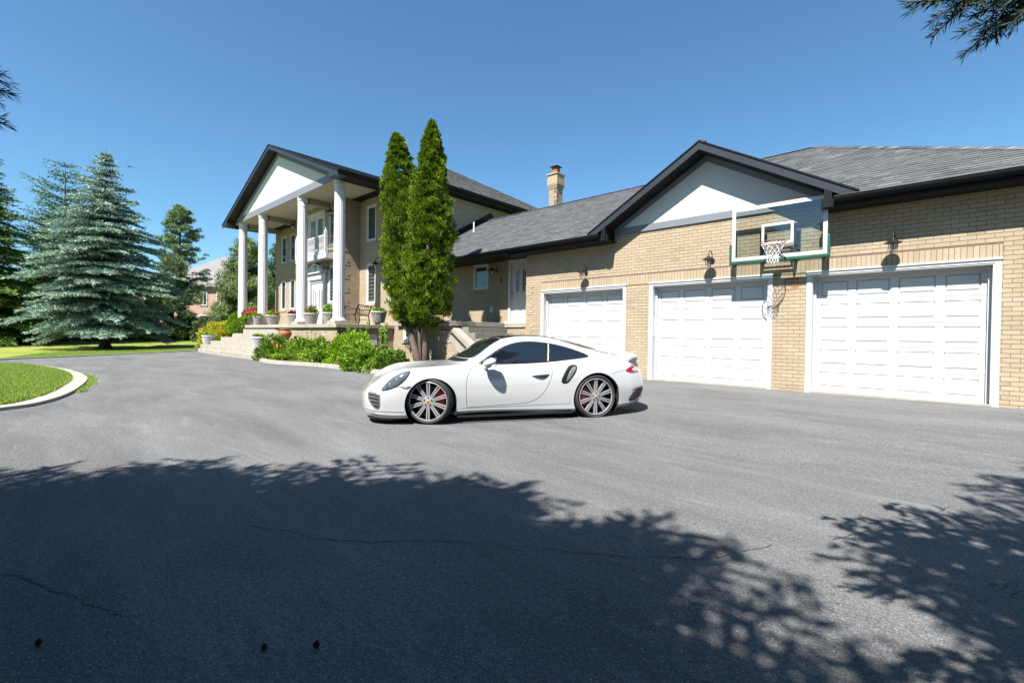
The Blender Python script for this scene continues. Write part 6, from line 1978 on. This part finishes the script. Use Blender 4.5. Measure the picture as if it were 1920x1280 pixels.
# tall thin shoots over the shrubs
def shoots(parent_loc, pts, mat, label, seed, flower=None, name='flowering_stems', leaf=.05):
    r_ = np.random.default_rng(seed)
    t = thing(name, parent_loc, label, 'plant', 'garden plants')
    mb = MB(); C = []
    for (x, y, h) in pts:
        lean = r_.normal(0, .08, 2)
        mb.tube([(x, y, GB), (x + lean[0] * .5, y + lean[1] * .5, GB + h * .6), (x + lean[0], y + lean[1], GB + h)], [.006, .005, .002], 4)
        for k_ in range(int(h * 16)):
            u = r_.uniform(.3, 1); C.append((x + lean[0] * u, y + lean[1] * u, GB + h * u))
    mb.build('stem', mat, t)
    V, F = cloud(np.array(C), .03, 5, leaf, leaf * .28, r_, up=.3)
    np_mesh('foliage', V, F, mat, tone=r_.random(len(F)), parent=t)
    if flower:
        V, F = cloud(np.array(C)[::2], .03, 5, leaf * .7, leaf * .3, r_, up=.3)
        np_mesh('flowers', V, F, flower, tone=r_.random(len(F)), parent=t)
    return t
shoots((-15.3, 8.3, GB), [(-15.9 + .11 * i, 8.3 + .05 * (i % 3), 1.15 + .12 * (i % 4)) for i in range(12)], 'shrub2', 'thin light green shoots above the tallest shrub at the porch corner', 71)
shoots((-18.6, 8.35, GB), [(-19.6 + .25 * i, 8.4 + .05 * (i % 3), 1.0 + .15 * (i % 3)) for i in range(8)], 'shrub', 'sparse dark tipped stems in front of the porch wall', 72, 'pink_flower', leaf=.035)
shoots((-13.75, 8.6, GB), [(-13.75 + .07 * math.sin(i * 2.1), 8.6 + .06 * math.cos(i * 1.7), 1.15 + .08 * (i % 5)) for i in range(14)], 'shrub2', 'narrow cream flowering vine climbing the corner between porch and landing', 73, 'pale_flower', leaf=.07)
# daylily clump with orange flowers
def daylily():
    r_ = np.random.default_rng(5); loc = (-19.2, 7.25, GB)
    t = thing('daylily', loc, 'clump of daylilies with orange flowers and arching leaves at the kerb', 'plant', 'garden plants')
    V, F = [], []
    o = 0
    for i in range(230):
        a = r_.uniform(0, 6.28); b0 = np.array([loc[0] + r_.normal(0, .13), loc[1] + r_.normal(0, .07), GB]); Lf = r_.uniform(.4, .75); w = .012
        s_ = np.array([-np.sin(a), np.cos(a), 0]) * w; prev = None
        for k_ in range(6):
            u = k_ / 5; p = b0 + np.array([np.cos(a) * Lf * .62 * u ** 1.3, np.sin(a) * Lf * .5 * u ** 1.3, Lf * (u * 1.15 - .85 * u * u)])
            ww = s_ * (1 - u * .85); V += [p - ww, p + ww]
            if k_: F.append((o - 2, o - 1, o + 1, o))
            o += 2
    np_mesh('foliage', np.array(V), np.array(F), 'shrub2', tone=r_.random(len(F)), parent=t)
    for i in range(9):
        x, y, z = loc[0] + r_.normal(0, .25), loc[1] + r_.normal(.02, .12), GB + r_.uniform(.48, .78)
        mb = MB(); mb.tube([(loc[0] + r_.normal(0, .05), loc[1], GB), (x, y, z)], .005, 4); mb.build('stem', 'shrub2', t)
        fm = MB(); ax = unit(np.array([[r_.normal(0, .5), -1, .3]]))[0]
        for k_ in range(6):
            a = k_ * math.pi / 3; u = np.cross(ax, [0, 0, 1]); u = u / np.linalg.norm(u); v = np.cross(ax, u)
            d = ax * .5 + (u * math.cos(a) + v * math.sin(a)) * .9; d = d / np.linalg.norm(d); sd = np.cross(d, ax); c = np.array([x, y, z])
            fm.add([c, c + d * .05 + sd * .02, c + d * .095, c + d * .05 - sd * .02], [(0, 1, 2, 3)], r_.random())
        fm.build('flower', 'orange_flower', t)
daylily()
# shrubs left of the steps
shrub('golden_spirea', (-33.6, 9.0, .15), 2.1, .8, 1.55, 'spirea', 'yellow leaved spirea beside the left white urn', 81, leaf=.13, wid=.035, ncl=260, per=40, crad=.22, dome=.9)
shrub('leafy_shrub', (-32.4, 8.6, .08), 1.0, .5, .65, 'shrub2', 'low bright green shrub between the spirea and the front steps', 82, leaf=.11, wid=.03, ncl=120, per=34, crad=.16)
def globe(loc, rx, h, label, seed, lean=0):
    t = thing('globe_cedar', loc, label, 'shrub', 'clipped globe cedars'); r_ = np.random.default_rng(seed); n = 900
    d = unit(r_.normal(size=(n, 3))); d[:, 2] = np.where(d[:, 2] < 0, d[:, 2] * .35, d[:, 2])
    C = np.array(loc) + np.array([0, 0, h * .42]) + d * np.array([rx, rx * .8, h * .58]) * r_.uniform(.9, 1, (n, 1)); C[:, 0] += lean * (C[:, 2] - loc[2])
    V, F = cloud(C, .08, 44, .055, .015, r_, up=.3, outward=d * .9)
    np_mesh('foliage', V, F, 'globe', tone=np.clip(np.repeat(r_.normal(.5, .15, n), 44) + r_.normal(0, .15, n * 44), 0, 1), parent=t)
    mb = MB()
    for k_ in range(5):
        mb.tube([(loc[0] + r_.normal(0, .08), loc[1], loc[2] - .1), (loc[0] + r_.normal(0, .5) * rx * .5, loc[1] + r_.normal(0, .1), loc[2] + h * .5)], [.04, .02], 6)
    mb.build('stem', 'bark', t)
globe((-31.6, 9.8, .55), 1.0, 1.95, 'larger clipped globe cedar behind the spirea, left of the steps', 83)
globe((-28.3, 8.95, .85), .95, 1.2, 'smaller clipped globe cedar leaning over the front steps', 84, .1)
shrub('leafy_shrub', (-34.9, 9.6, .05), 1.2, .8, 1.2, 'dark_shrub', 'dark green shrub behind the yellow spirea', 85, leaf=.14, wid=.04, ncl=120, per=34, crad=.2)
shrub('violet_flowers', (-33.2, 8.15, .06), .45, .2, .25, 'violet', 'small clump of violet flowers at the left end of the bottom step', 86, leaf=.06, wid=.02, ncl=40, per=24, crad=.08, stem=False, cat='flowers')
# bank of low shrubs beyond the lawn
hb = [(-47.5, -3.4, 1.0, 2.4), (-50, .2, 1.2, 2.6), (-52, 6.6, 1.5, 3.2), (-53, 9.6, 1.6, 3.0), (-50, 12.2, 2.0, 2.2), (-47, 13.0, 2.2, 2.0), (-44.5, 12.6, 1.7, 1.6), (-56, 3.4, 1.1, 3.0), (-42, 13.0, 1.9, 1.5)]
hl_ = ['low shrub below the dense green conifer at the left edge', 'low dark shrub left of the blue spruce trunk, beyond the lawn', 'low shrub right of the blue spruce trunk, beyond the lawn', 'spreading shrub left of the pine trunk, beyond the lawn', 'shrub below the neighbouring pink house, behind the lawn', 'rounded shrub left of the yellow spirea, at the lawn edge', 'dark shrub directly behind the yellow spirea', 'low hedge mass behind the blue spruce trunk', 'shrub behind the globe cedars near the first column']
for i, (x, y, h, rx) in enumerate(hb):
    shrub('bank_shrub', (x, y, ground_z(x, y)), rx * .8, rx, h, ['hedge', 'dark_shrub', 'hedge', 'yew_green', 'hedge', 'grey_green', 'yew_green', 'hedge', 'shrub'][i], hl_[i], 90 + i, leaf=.22, wid=.06, ncl=200, per=40, crad=.3, group='shrubs beyond the lawn')
tl_c = []
for i in range(900):
    a = R(rng.uniform(95, 265)); d = rng.uniform(120, 170)
    tl_c.append((math.cos(a) * d, math.sin(a) * d + 10, rng.uniform(0, 9)))
V, F = cloud(np.array(tl_c), 3.2, 46, 1.3, .5, np.random.default_rng(4), up=.4)
tag(np_mesh('far_treeline', V, F, 'hedge', tone=np.clip(np.random.default_rng(5).normal(.45, .2, len(F)), 0, 1)), kind='stuff')

# --- spruces standing behind the camera: they throw the foreground shadows
NOV = lambda P: ~in_view(P, 40)
spruce('shade_spruce', (-.95, -3.8, 0), 7.6, 3.95, 'near_spruce', 'spruce directly behind the camera, between the two large ones', 103, zlow=.36, whorls=30, per=12, leaf=.11, wid=.032, droop=.22, power=.42, keep=NOV, density=1.8, twig=.42, group='spruces shading the drive', rag=.28)
spruce('shade_spruce', (-1.7, -4.9, 0), 8.0, 4.8, 'near_spruce', 'large spruce behind the camera shading the left foreground', 101, zlow=.26, whorls=32, per=12, leaf=.11, wid=.032, droop=.22, power=.42, keep=NOV, density=1.8, twig=.42, group='spruces shading the drive', rag=.28)
spruce('shade_spruce', (4.35, -.05, 0), 8.8, 4.85, 'near_spruce', 'large spruce right of the camera, its branch tips hanging into the top right', 102, zlow=.33, whorls=36, per=13, leaf=.11, wid=.034, droop=.22, power=.42, keep=NOV, density=1.9, twig=.42, group='spruces shading the drive', rag=.28)

bk_ = [(-9.0, -10.5, 12.5, 'dark_spruce', 'unseen big spruce added to block sky light, well behind the camera to the left'), (-3.2, -12.5, 13.5, 'yew_green', 'unseen tall conifer added to block sky light, directly behind the camera'), (4.2, -11.0, 13.0, 'dark_spruce', 'unseen big spruce added to block sky light, behind the camera to the right'), (10.5, -7.5, 11.0, 'near_spruce', 'unseen spruce added to block sky light, far to the right of the camera')]
for i, (x, y, h, mt, lb) in enumerate(bk_):  # unseen trees added to cut sky fill in the shade, also for reflections
    spruce('sky_block_spruce', (x, y, 0), h, 3.4, mt, lb, 120 + i, zlow=.05, whorls=22, per=9, leaf=.34, wid=.08, droop=.3, power=.6, keep=NOV, density=.9, rag=.3, group='unseen trees added to block sky light')

def twig_spray(name, paths, label, needle=.024, w=.0009, every=.0016, seed=0, mat='near_spruce'):
    """near spruce twigs with every needle built"""
    r_ = np.random.default_rng(seed)
    t = thing(name, tuple(paths[0][0]), label, 'branch', 'near spruce branches')
    mb = MB(); Ps, Ds = [], []
    for path in paths:
        p = [Vector(q) for q in path]; L_ = sum((p[i + 1] - p[i]).length for i in range(len(p) - 1))
        mb.tube(p, [.0035 - .0022 * i / (len(p) - 1) for i in range(len(p))], 5)
        n = int(L_ / every)
        cum = [0]
        for i in range(len(p) - 1): cum.append(cum[-1] + (p[i + 1] - p[i]).length)
        for k_ in range(n):
            s_ = L_ * k_ / n; i = max(j for j in range(len(p) - 1) if cum[j] <= s_ + 1e-9)
            u = (s_ - cum[i]) / max(cum[i + 1] - cum[i], 1e-6); q = p[i].lerp(p[i + 1], u); d = (p[i + 1] - p[i]).normalized()
            side = Vector(r_.normal(size=3)); side = (side - d * side.dot(d)).normalized()
            Ps.append(tuple(q)); Ds.append(tuple(side * .85 + d * (.75 + .5 * (s_ / L_) ** 4) + Vector((0, 0, .12))))
    mb.build('twig', 'bark_dark', t)
    Ps, Ds = np.array(Ps), np.array(Ds)
    V, F = leaves(Ps, Ds, needle * r_.uniform(.75, 1.2, len(Ps)), w * np.ones(len(Ps)), r_)
    np_mesh('needles', V, F, mat, tone=r_.random(len(Ps)), parent=t)
TR = [[[0.071, 1.428, 1.963], [0.029, 1.41, 1.957], [-0.02, 1.388, 1.955], [-0.064, 1.361, 1.959]], [[0.01, 1.405, 1.966], [-0.02, 1.389, 1.953], [-0.041, 1.378, 1.952], [-0.059, 1.37, 1.944]], [[0.047, 1.429, 1.962], [0.018, 1.416, 1.945], [-0.004, 1.393, 1.924], [-0.024, 1.38, 1.905]], [[0.072, 1.452, 1.959], [0.029, 1.42, 1.937], [0.006, 1.41, 1.913], [-0.021, 1.394, 1.878]], [[0.1, 1.509, 1.977], [0.068, 1.482, 1.946], [0.049, 1.465, 1.935], [0.034, 1.457, 1.93]], [[0.126, 1.477, 1.946], [0.084, 1.447, 1.923], [0.067, 1.439, 1.897], [0.028, 1.425, 1.882]], [[0.131, 1.486, 1.929], [0.081, 1.457, 1.904], [0.059, 1.432, 1.864], [0.029, 1.418, 1.826]], [[0.133, 1.51, 1.924], [0.1, 1.498, 1.909], [0.083, 1.486, 1.89], [0.06, 1.476, 1.865]], [[0.136, 1.518, 1.954], [0.112, 1.505, 1.938], [0.093, 1.494, 1.917], [0.081, 1.491, 1.879]], [[0.13, 1.445, 1.875], [0.117, 1.443, 1.881], [0.103, 1.45, 1.869]], [[0.139, 1.544, 1.946], [0.114, 1.528, 1.935], [0.095, 1.517, 1.915], [0.089, 1.506, 1.892]], [[0.089, 1.436, 1.945], [0.059, 1.418, 1.94], [0.041, 1.417, 1.941], [0.029, 1.4, 1.931]]]
TL = [[[-1.972, -0.05, 1.92], [-1.972, -0.02, 1.923], [-1.972, -0.001, 1.922]], [[-1.977, -0.05, 1.905], [-1.978, -0.015, 1.907], [-1.98, 0.007, 1.901]], [[-1.984, -0.05, 1.885], [-1.986, -0.01, 1.881], [-1.988, 0.014, 1.876]], [[-2.037, -0.045, 1.885], [-1.987, -0.015, 1.88], [-1.985, 0.007, 1.886]], [[-2.009, -0.05, 1.809], [-2.01, -0.02, 1.809], [-2.01, -0.005, 1.809]], [[-2.013, -0.051, 1.796], [-2.013, -0.015, 1.797], [-2.014, 0.005, 1.796]], [[-2.092, -0.053, 1.878], [-2.09, -0.021, 1.885], [-2.092, -0.012, 1.881]]]
TR = TR + [[[q[0] + .03, q[1] + .02, q[2] + .045] for q in p_] for p_ in TR] + [[[q[0] + .07, q[1] - .02, q[2] + .03] for q in p_] for p_ in TR[3:9]]
twig_spray('spruce_branch', TR, 'spruce branch tips hanging into the top right corner of the sky', seed=1, every=.0011, w=.0012)
twig_spray('spruce_branch', TL, 'spruce twig tips poking in at the upper left edge', seed=2, needle=.03, w=.0012)
# ------------------------------------------------------------------ planters on the porch and steps
def planter(loc, r, h, label, mat='planter', rim=.05, lattice=True, plant=None, flower=None, ph=.25, seed=0, pr=None, fl=.6, group='stone planters on the porch'):
    r_ = np.random.default_rng(seed + 500); r *= .80; pr = pr * .85 if pr else r * .8
    t = thing('planter', loc, label, 'planter', group)
    x, y, z = loc
    MB().lathe([(0, 0), (r * .62, 0), (r * .66, .02), (r * .9, h - .09), (r * .93, h - .07), (r, h - .06), (r, h - .01), (r * .97, h), (r * .86, h), (r * .84, h - .04), (0, h - .045)], loc, 32).build('pot', mat, t, smooth=True, autosmooth=R(30))
    MB().lathe([(0, h - .044), (r * .84, h - .038)], loc, 24).build('soil', 'soil', t)
    if lattice:
        lb = MB(); n = 14
        for k_ in range(n):
            for sg in (-1, 1):
                pts = []
                for j in range(7):
                    u = j / 6; a = 2 * math.pi * k_ / n + sg * u * 1.1; rr_ = r * (.665 + .235 * u) + .004
                    pts.append((x + rr_ * math.cos(a), y + rr_ * math.sin(a), z + .03 + (h - .14) * u))
                lb.tube(pts, .009, 4, cap=False)
        lb.build('lattice_relief', mat, t)
    if plant:
        pr = pr or r * .8
        n = 70; d = unit(r_.normal(size=(n, 3))); d[:, 2] = abs(d[:, 2])
        C = np.array(loc) + np.array([0, 0, h]) + d * np.array([pr, pr, ph]) * r_.uniform(.4, 1, (n, 1))
        V, F = cloud(C, .07, 26, .07, .026, r_, up=.3)
        np_mesh('foliage', V, F, plant, tone=np.clip(r_.normal(.5, .22, len(F)), 0, 1), parent=t)
        if flower:
            m_ = int(26 * fl)
            d = unit(r_.normal(size=(m_, 3))); d[:, 2] = abs(d[:, 2]) + .3
            C = np.array(loc) + np.array([0, 0, h + .02]) + d * np.array([pr * .95, pr * .95, ph * 1.0])
            V, F = cloud(C, .05, 36, .04, .016, r_, up=.1)
            np_mesh('flowers', V, F, flower, tone=r_.random(len(F)), parent=t, kind='stuff')
PZT = PZ + .001
planter((-27.45, 9.05, PZT), .36, .42, 'planter of massed red geraniums between the two left columns', plant='shrub2', flower='red_flower', ph=.36, pr=.60, fl=2.2, seed=1)
planter((-26.35, 8.95, PZT), .30, .46, 'smaller empty-looking pale planter just left of the second column', seed=2, plant='shrub', ph=.08)
planter((-24.55, 9.05, PZT), .42, .48, 'planter with one red geranium just right of the second column', plant='shrub2', flower='red_flower', ph=.2, fl=.35, seed=3)
planter((-22.35, 9.15, PZT), .36, .50, 'planter half hidden by the left side of the third column', seed=4, plant='pink_flower', ph=.06)
planter((-20.5, 9.15, PZT), .40, .50, 'planter with dark pink flowers right of the third column, before the front door', plant='shrub2', flower='pink_flower', ph=.26, fl=.4, seed=5)
planter((-19.0, 9.25, PZT), .36, .50, 'planter with white flowers touching the left of the right-hand column', plant='shrub2', flower='pale_flower', ph=.30, fl=.7, seed=6)
planter((-15.95, 9.75, 1.651), .38, .44, 'pale planter on the porch beside the left cedar', seed=7, plant='shrub', ph=.05)
wz0 = .27 + .222 * 1
planter((-30.45, 7.75, .495), .42, .52, 'white flared urn at the left end of the lower front steps', mat='urn', seed=8, group='white urns on the steps', plant='shrub', ph=.05)
planter((-22.55, 7.7, .495), .40, .52, 'white urn at the right end of the lower front steps beside the dark bush', mat='urn', seed=9, group='white urns on the steps', plant='shrub', ph=.05)
# terracotta strawberry pot leaning by the porch wall
tp = thing('clay_pot', (-21.15, 8.30, .94), 'rounded orange terracotta pot on the step end against the porch wall', 'pot')
MB().lathe([(r0 * .68, h0 * .8) for r0, h0 in [(0, 0), (.20, 0), (.27, .06), (.37, .20), (.40, .32), (.36, .42), (.28, .47), (.27, .50), (.33, .52), (.34, .56), (.30, .57), (.27, .53), (0, .45)]], (-21.15, 8.30, .94), 32).build('pot', 'terracotta', tp, smooth=True)
MB().box(-21.5, -20.8, 8.0, 8.62, .05, .94).build('front_step', 'concrete', house, bevel=.01)

# ---- garden chairs with curled iron sides
def bench(loc, rz, label, w=.62):
    t = empty('garden_chair', loc, label, 'chair', 'iron garden chairs on the porch', rz=rz)
    for i, x in enumerate((-w / 2, w / 2)):
        fr = MB()
        fr.tube([(x, .26, .01), (x, .24, .2), (x, .20, .38), (x, .22, .45), (x, .30, .66), (x, .36, .80), (x, .40, .82)], .022, 8)          # rear leg into back post
        fr.tube([(x, -.30, .01), (x, -.26, .08), (x, -.22, .22), (x, -.25, .34), (x, -.22, .41), (x, .0, .42), (x, .20, .38)], .022, 8)      # front leg into seat rail
        fr.tube([(x, .29, .62), (x, .10, .645), (x, -.12, .62), (x, -.24, .64), (x, -.30, .68), (x, -.27, .72), (x, -.22, .70)], .022, 8)    # arm with scroll
        fr.tube([(x, -.20, .63), (x, -.24, .54), (x, -.18, .46), (x, -.20, .42)], .012, 8)
        fr.tube([(x, -.25, .2), (x, -.08, .24), (x, .08, .24), (x, .23, .2)], .010, 6)
        fr.build('side_frame', 'blackiron', t, smooth=True)
    for k_ in range(6):
        MB().box(-w / 2, w / 2, -.22 + .075 * k_, -.16 + .075 * k_, .425, .445).build('seat_slat', 'wood_slat', t)
    MB().box(-w / 2, w / 2, .225, .245, .47, .50).box(-w / 2, w / 2, .335, .355, .775, .81).build('back_rail', 'wood_slat', t)
    bp = MB()
    for k_ in range(7):
        x = -w / 2 + w * (k_ + .5) / 7
        bp.tube([(x - .03, .24, .50), (x + .03, .29, .64), (x - .03, .345, .78)], .007, 5); bp.tube([(x + .03, .24, .50), (x - .03, .29, .64), (x + .03, .345, .78)], .007, 5)
    bp.build('back_lattice', 'blackiron', t)
    return t
M['wood_slat'] = plain('dark_wood_slat', (.16, .10, .075), .5, var=.2, vscale=14)
bench((-18.0, 10.0, PZ), R(-62), 'wrought iron garden chair between the right column and the corner window', w=1.0)
bench((-23.2, 9.95, PZ), R(-60), 'dark iron garden chair under the left windows between the planters', w=1.0)

# ---- cones and small litter on the asphalt
def cone(loc, r, rz, label):
    t = empty('pine_cone', loc, label, 'pine cone', 'cones fallen on the asphalt', rz=rz)
    mb = MB(); n = 0
    for j in range(11):
        u = j / 10; rr_ = r * math.sin(math.pi * (.12 + .80 * u)) ; z = .1 * r + u * r * 2.3
        for k_ in range(9):
            a = 2 * math.pi * (k_ + .5 * (j % 2)) / 9
            c, s_ = math.cos(a), math.sin(a)
            w = r * .26
            mb.add([(rr_ * .4 * c, rr_ * .4 * s_, z), (rr_ * c - w * s_, rr_ * s_ + w * c, z + r * .16), (rr_ * 1.15 * c, rr_ * 1.15 * s_, z + r * .30), (rr_ * c + w * s_, rr_ * s_ - w * c, z + r * .16)], [(0, 1, 2, 3)], rng.random())
            mb.add([(rr_ * .4 * c, rr_ * .4 * s_, z - r * .1), (rr_ * c - w * s_, rr_ * s_ + w * c, z + r * .10), (rr_ * 1.15 * c, rr_ * 1.15 * s_, z + r * .24), (rr_ * c + w * s_, rr_ * s_ - w * c, z + r * .10)], [(3, 2, 1, 0)], rng.random())
    mb.build('scales', 'cone_scale', t)
    MB().lathe([(0, 0), (r * .35, .05 * r), (r * .5, r), (r * .3, r * 2.1), (0, r * 2.5)], (0, 0, 0), 10).build('core', 'bark_dark', t)
M['cone_scale'] = toned('cone_scale', [(0, (.05, .03, .02)), (1, (.22, .16, .12))])
cone((-1.72, .80, .004), .012, .4, 'upright pale tipped cone on the dark asphalt, the right one of three')
cone((-1.85, .66, .002), .011, 1.4, 'dark cone on the shaded asphalt, the middle one of three')
cone((-2.49, .085, .002), .011, 2.0, 'dark cone at the bottom left of the drive')
bits = MB()
for i in range(160):
    x, y = rng.uniform(-6, 1.5), rng.uniform(.6, 9)
    s_ = rng.uniform(.004, .011); z = gz(x, y) + .001; a = rng.uniform(0, 3)
    bits.add([(x, y, z), (x + s_ * math.cos(a), y + s_ * math.sin(a), z), (x + s_ * math.cos(a + 1.2), y + s_ * math.sin(a + 1.2), z), (x + s_ * .4, y + s_ * .3, z + s_ * .5)], [(0, 2, 1), (0, 1, 3), (1, 2, 3), (2, 0, 3)], rng.random())
tag(bits.build('grit', 'pebble'), kind='stuff')

# ---- neighbour's pink brick house
nb = thing('neighbour_house', (-78, 21.5, 0), 'two-storey pink brick house with grey hip roof behind the trees at the left', 'house')
M['pink_brick'] = plain('pink_brick', (.52, .33, .27), .9, var=.18, vscale=3, bump=.4, bscale=30)
M['far_roof'] = plain('far_grey_roof', (.26, .25, .25), .9, var=.12, vscale=2)
def nbx(x0, x1, y0, y1, z1, nm='wall'): MB().box(x0, x1, y0, y1, 0, z1).build(nm, 'pink_brick', nb)
nbx(-88, -74, 19.5, 33, 7.6); nbx(-86, -72.2, 15.0, 19.5, 7.2)
def hip(x0, x1, y0, y1, z, rise, nm='roof'):
    e = .6; x0 -= e; x1 += e; y0 -= e; y1 += e; m_ = min(x1 - x0, y1 - y0) / 2
    if x1 - x0 > y1 - y0: a, b_ = (x0 + m_, (y0 + y1) / 2, z + rise), (x1 - m_, (y0 + y1) / 2, z + rise)
    else: a, b_ = ((x0 + x1) / 2, y0 + m_, z + rise), ((x0 + x1) / 2, y1 - m_, z + rise)
    P_ = [(x0, y0, z), (x1, y0, z), (x1, y1, z), (x0, y1, z), a, b_]
    fs = [(0, 1, 5, 4), (1, 2, 5), (2, 3, 4, 5), (3, 0, 4)] if x1 - x0 > y1 - y0 else [(0, 1, 4), (1, 2, 5, 4), (2, 3, 5), (3, 0, 4, 5)]
    MB().add(P_, fs + [(3, 2, 1, 0)]).build(nm, 'far_roof', nb)
hip(-88, -74, 19.5, 33, 7.6, 5.5); hip(-86, -72.2, 15.0, 19.5, 7.2, 2.6)
def nwin(x, y, z, w, h, face='x'):
    f = MB()
    if face == 'x':
        f.box(x, x + .12, y, y + w, z, z + h); fr = f.build('window', 'white_paint', nb)
        g = MB()
        for a in range(2): g.box(x + .1201, x + .14, y + .12 + a * (w - .12) / 2, y + (a + 1) * (w - .12) / 2, z + .15, z + h - .15)
        g.build('pane', 'darkroom', fr)
    else:
        f.box(x, x + w, y - .12, y, z, z + h); fr = f.build('window', 'white_paint', nb)
        g = MB()
        for a in range(2): g.box(x + .12 + a * (w - .12) / 2, x + (a + 1) * (w - .12) / 2, y - .14, y - .1201, z + .15, z + h - .15)
        g.build('pane', 'darkroom', fr)
    if fr.name: fr.matrix_parent_inverse = Matrix.Translation(-Vector((-78, 21.5, 0)))
for y in (16.4, 20.6, 23.4): nwin(-72.2 if y < 19.5 else -74, y, 4.9, 1.3, 1.9)
for y in (16.0, 20.2, 23.2): nwin(-72.2 if y < 19.5 else -74, y, 1.0, 2.2, 2.6)
nwin(-84, 15, 4.9, 1.4, 1.8, 'y'); nwin(-79, 15, 4.9, 1.4, 1.8, 'y')
for xx in (-76.2, -73.8): nwin(xx, 15, 4.7, 1.1, 1.9, 'y'); nwin(xx, 15, .9, 1.5, 2.6, 'y')
for xx in (-87, -76.5): nwin(xx, 19.5, 4.9, 1.1, 1.9, 'y')
nwin(-84, 15, 1.2, 1.4, 1.8, 'y'); nwin(-79, 15, 1.2, 1.6, 1.8, 'y')
MB().tube([(-73.9, 19.6, 0), (-73.9, 19.6, 7.5)], .09, 8).build('downpipe', 'white_paint', nb)
nb.rotation_euler = (0, 0, R(38))
# white van parked far behind the columns
vn = thing('parked_van', (-58, 21.5, 0), 'white van parked beyond the columns, mostly hidden behind the porch', 'van')
vm = MB().prism([(-60.3, 20.6, .35), (-55.9, 20.6, .35), (-55.9, 20.6, 1.15), (-56.7, 20.6, 1.35), (-57.5, 20.6, 2.1), (-60.2, 20.6, 2.15), (-60.35, 20.6, 1.9)], (0, 1.9, 0)); vm.build('body', 'urn', vn, bevel=.06)
for x in (-59.5, -56.9):
    for y in (20.57, 22.33): MB().lathe([(0, 0), (.33, 0), (.33, .2), (0, .2)], (x, y, .33), 20, axis='y').build('wheel', 'tyre', vn)
MB().box(-60, -57.6, 20.585, 20.598, 1.35, 1.85).build('window', 'car_glass', vn)
sheet('side_road', [-120, -70, -62, -50, -44, -38], [17, 19, 21, 23, 25], lambda x, y: .015, 'asphalt')

# ---- birds in the sky
def bird(loc, s_, rz, label):
    t = empty('bird', loc, label, 'bird', 'birds over the lawn', rz=rz)
    MB().lathe([(0, -.09), (.018, -.06), (.028, 0), (.02, .05), (.008, .09), (.02, .15), (0, .16)], (0, 0, 0), 8, axis='x').build('body', 'seam', t, smooth=True)
    for sg in (-1, 1):
        MB().add([(-.03, 0, .0), (.04, 0, .0), (.05, sg * .12, .05), (.0, sg * .12, .055), (.07, sg * .26, .02)], [(0, 1, 2, 3), (3, 2, 4)]).add([(-.03, 0, -.004), (.04, 0, -.004), (.05, sg * .12, .046), (.0, sg * .12, .051), (.07, sg * .26, .016)], [(3, 2, 1, 0), (4, 2, 3)]).build('wing', 'seam', t)
    t.scale = (s_,) * 3
bird((-38.0, 5.3, 11.6), 1.2, .5, 'small dark bird in the sky right of the blue spruce top')
bird((-36.0, 12.3, 11.9), 1.0, 2.5, 'tiny dark bird in the sky left of the portico gable')
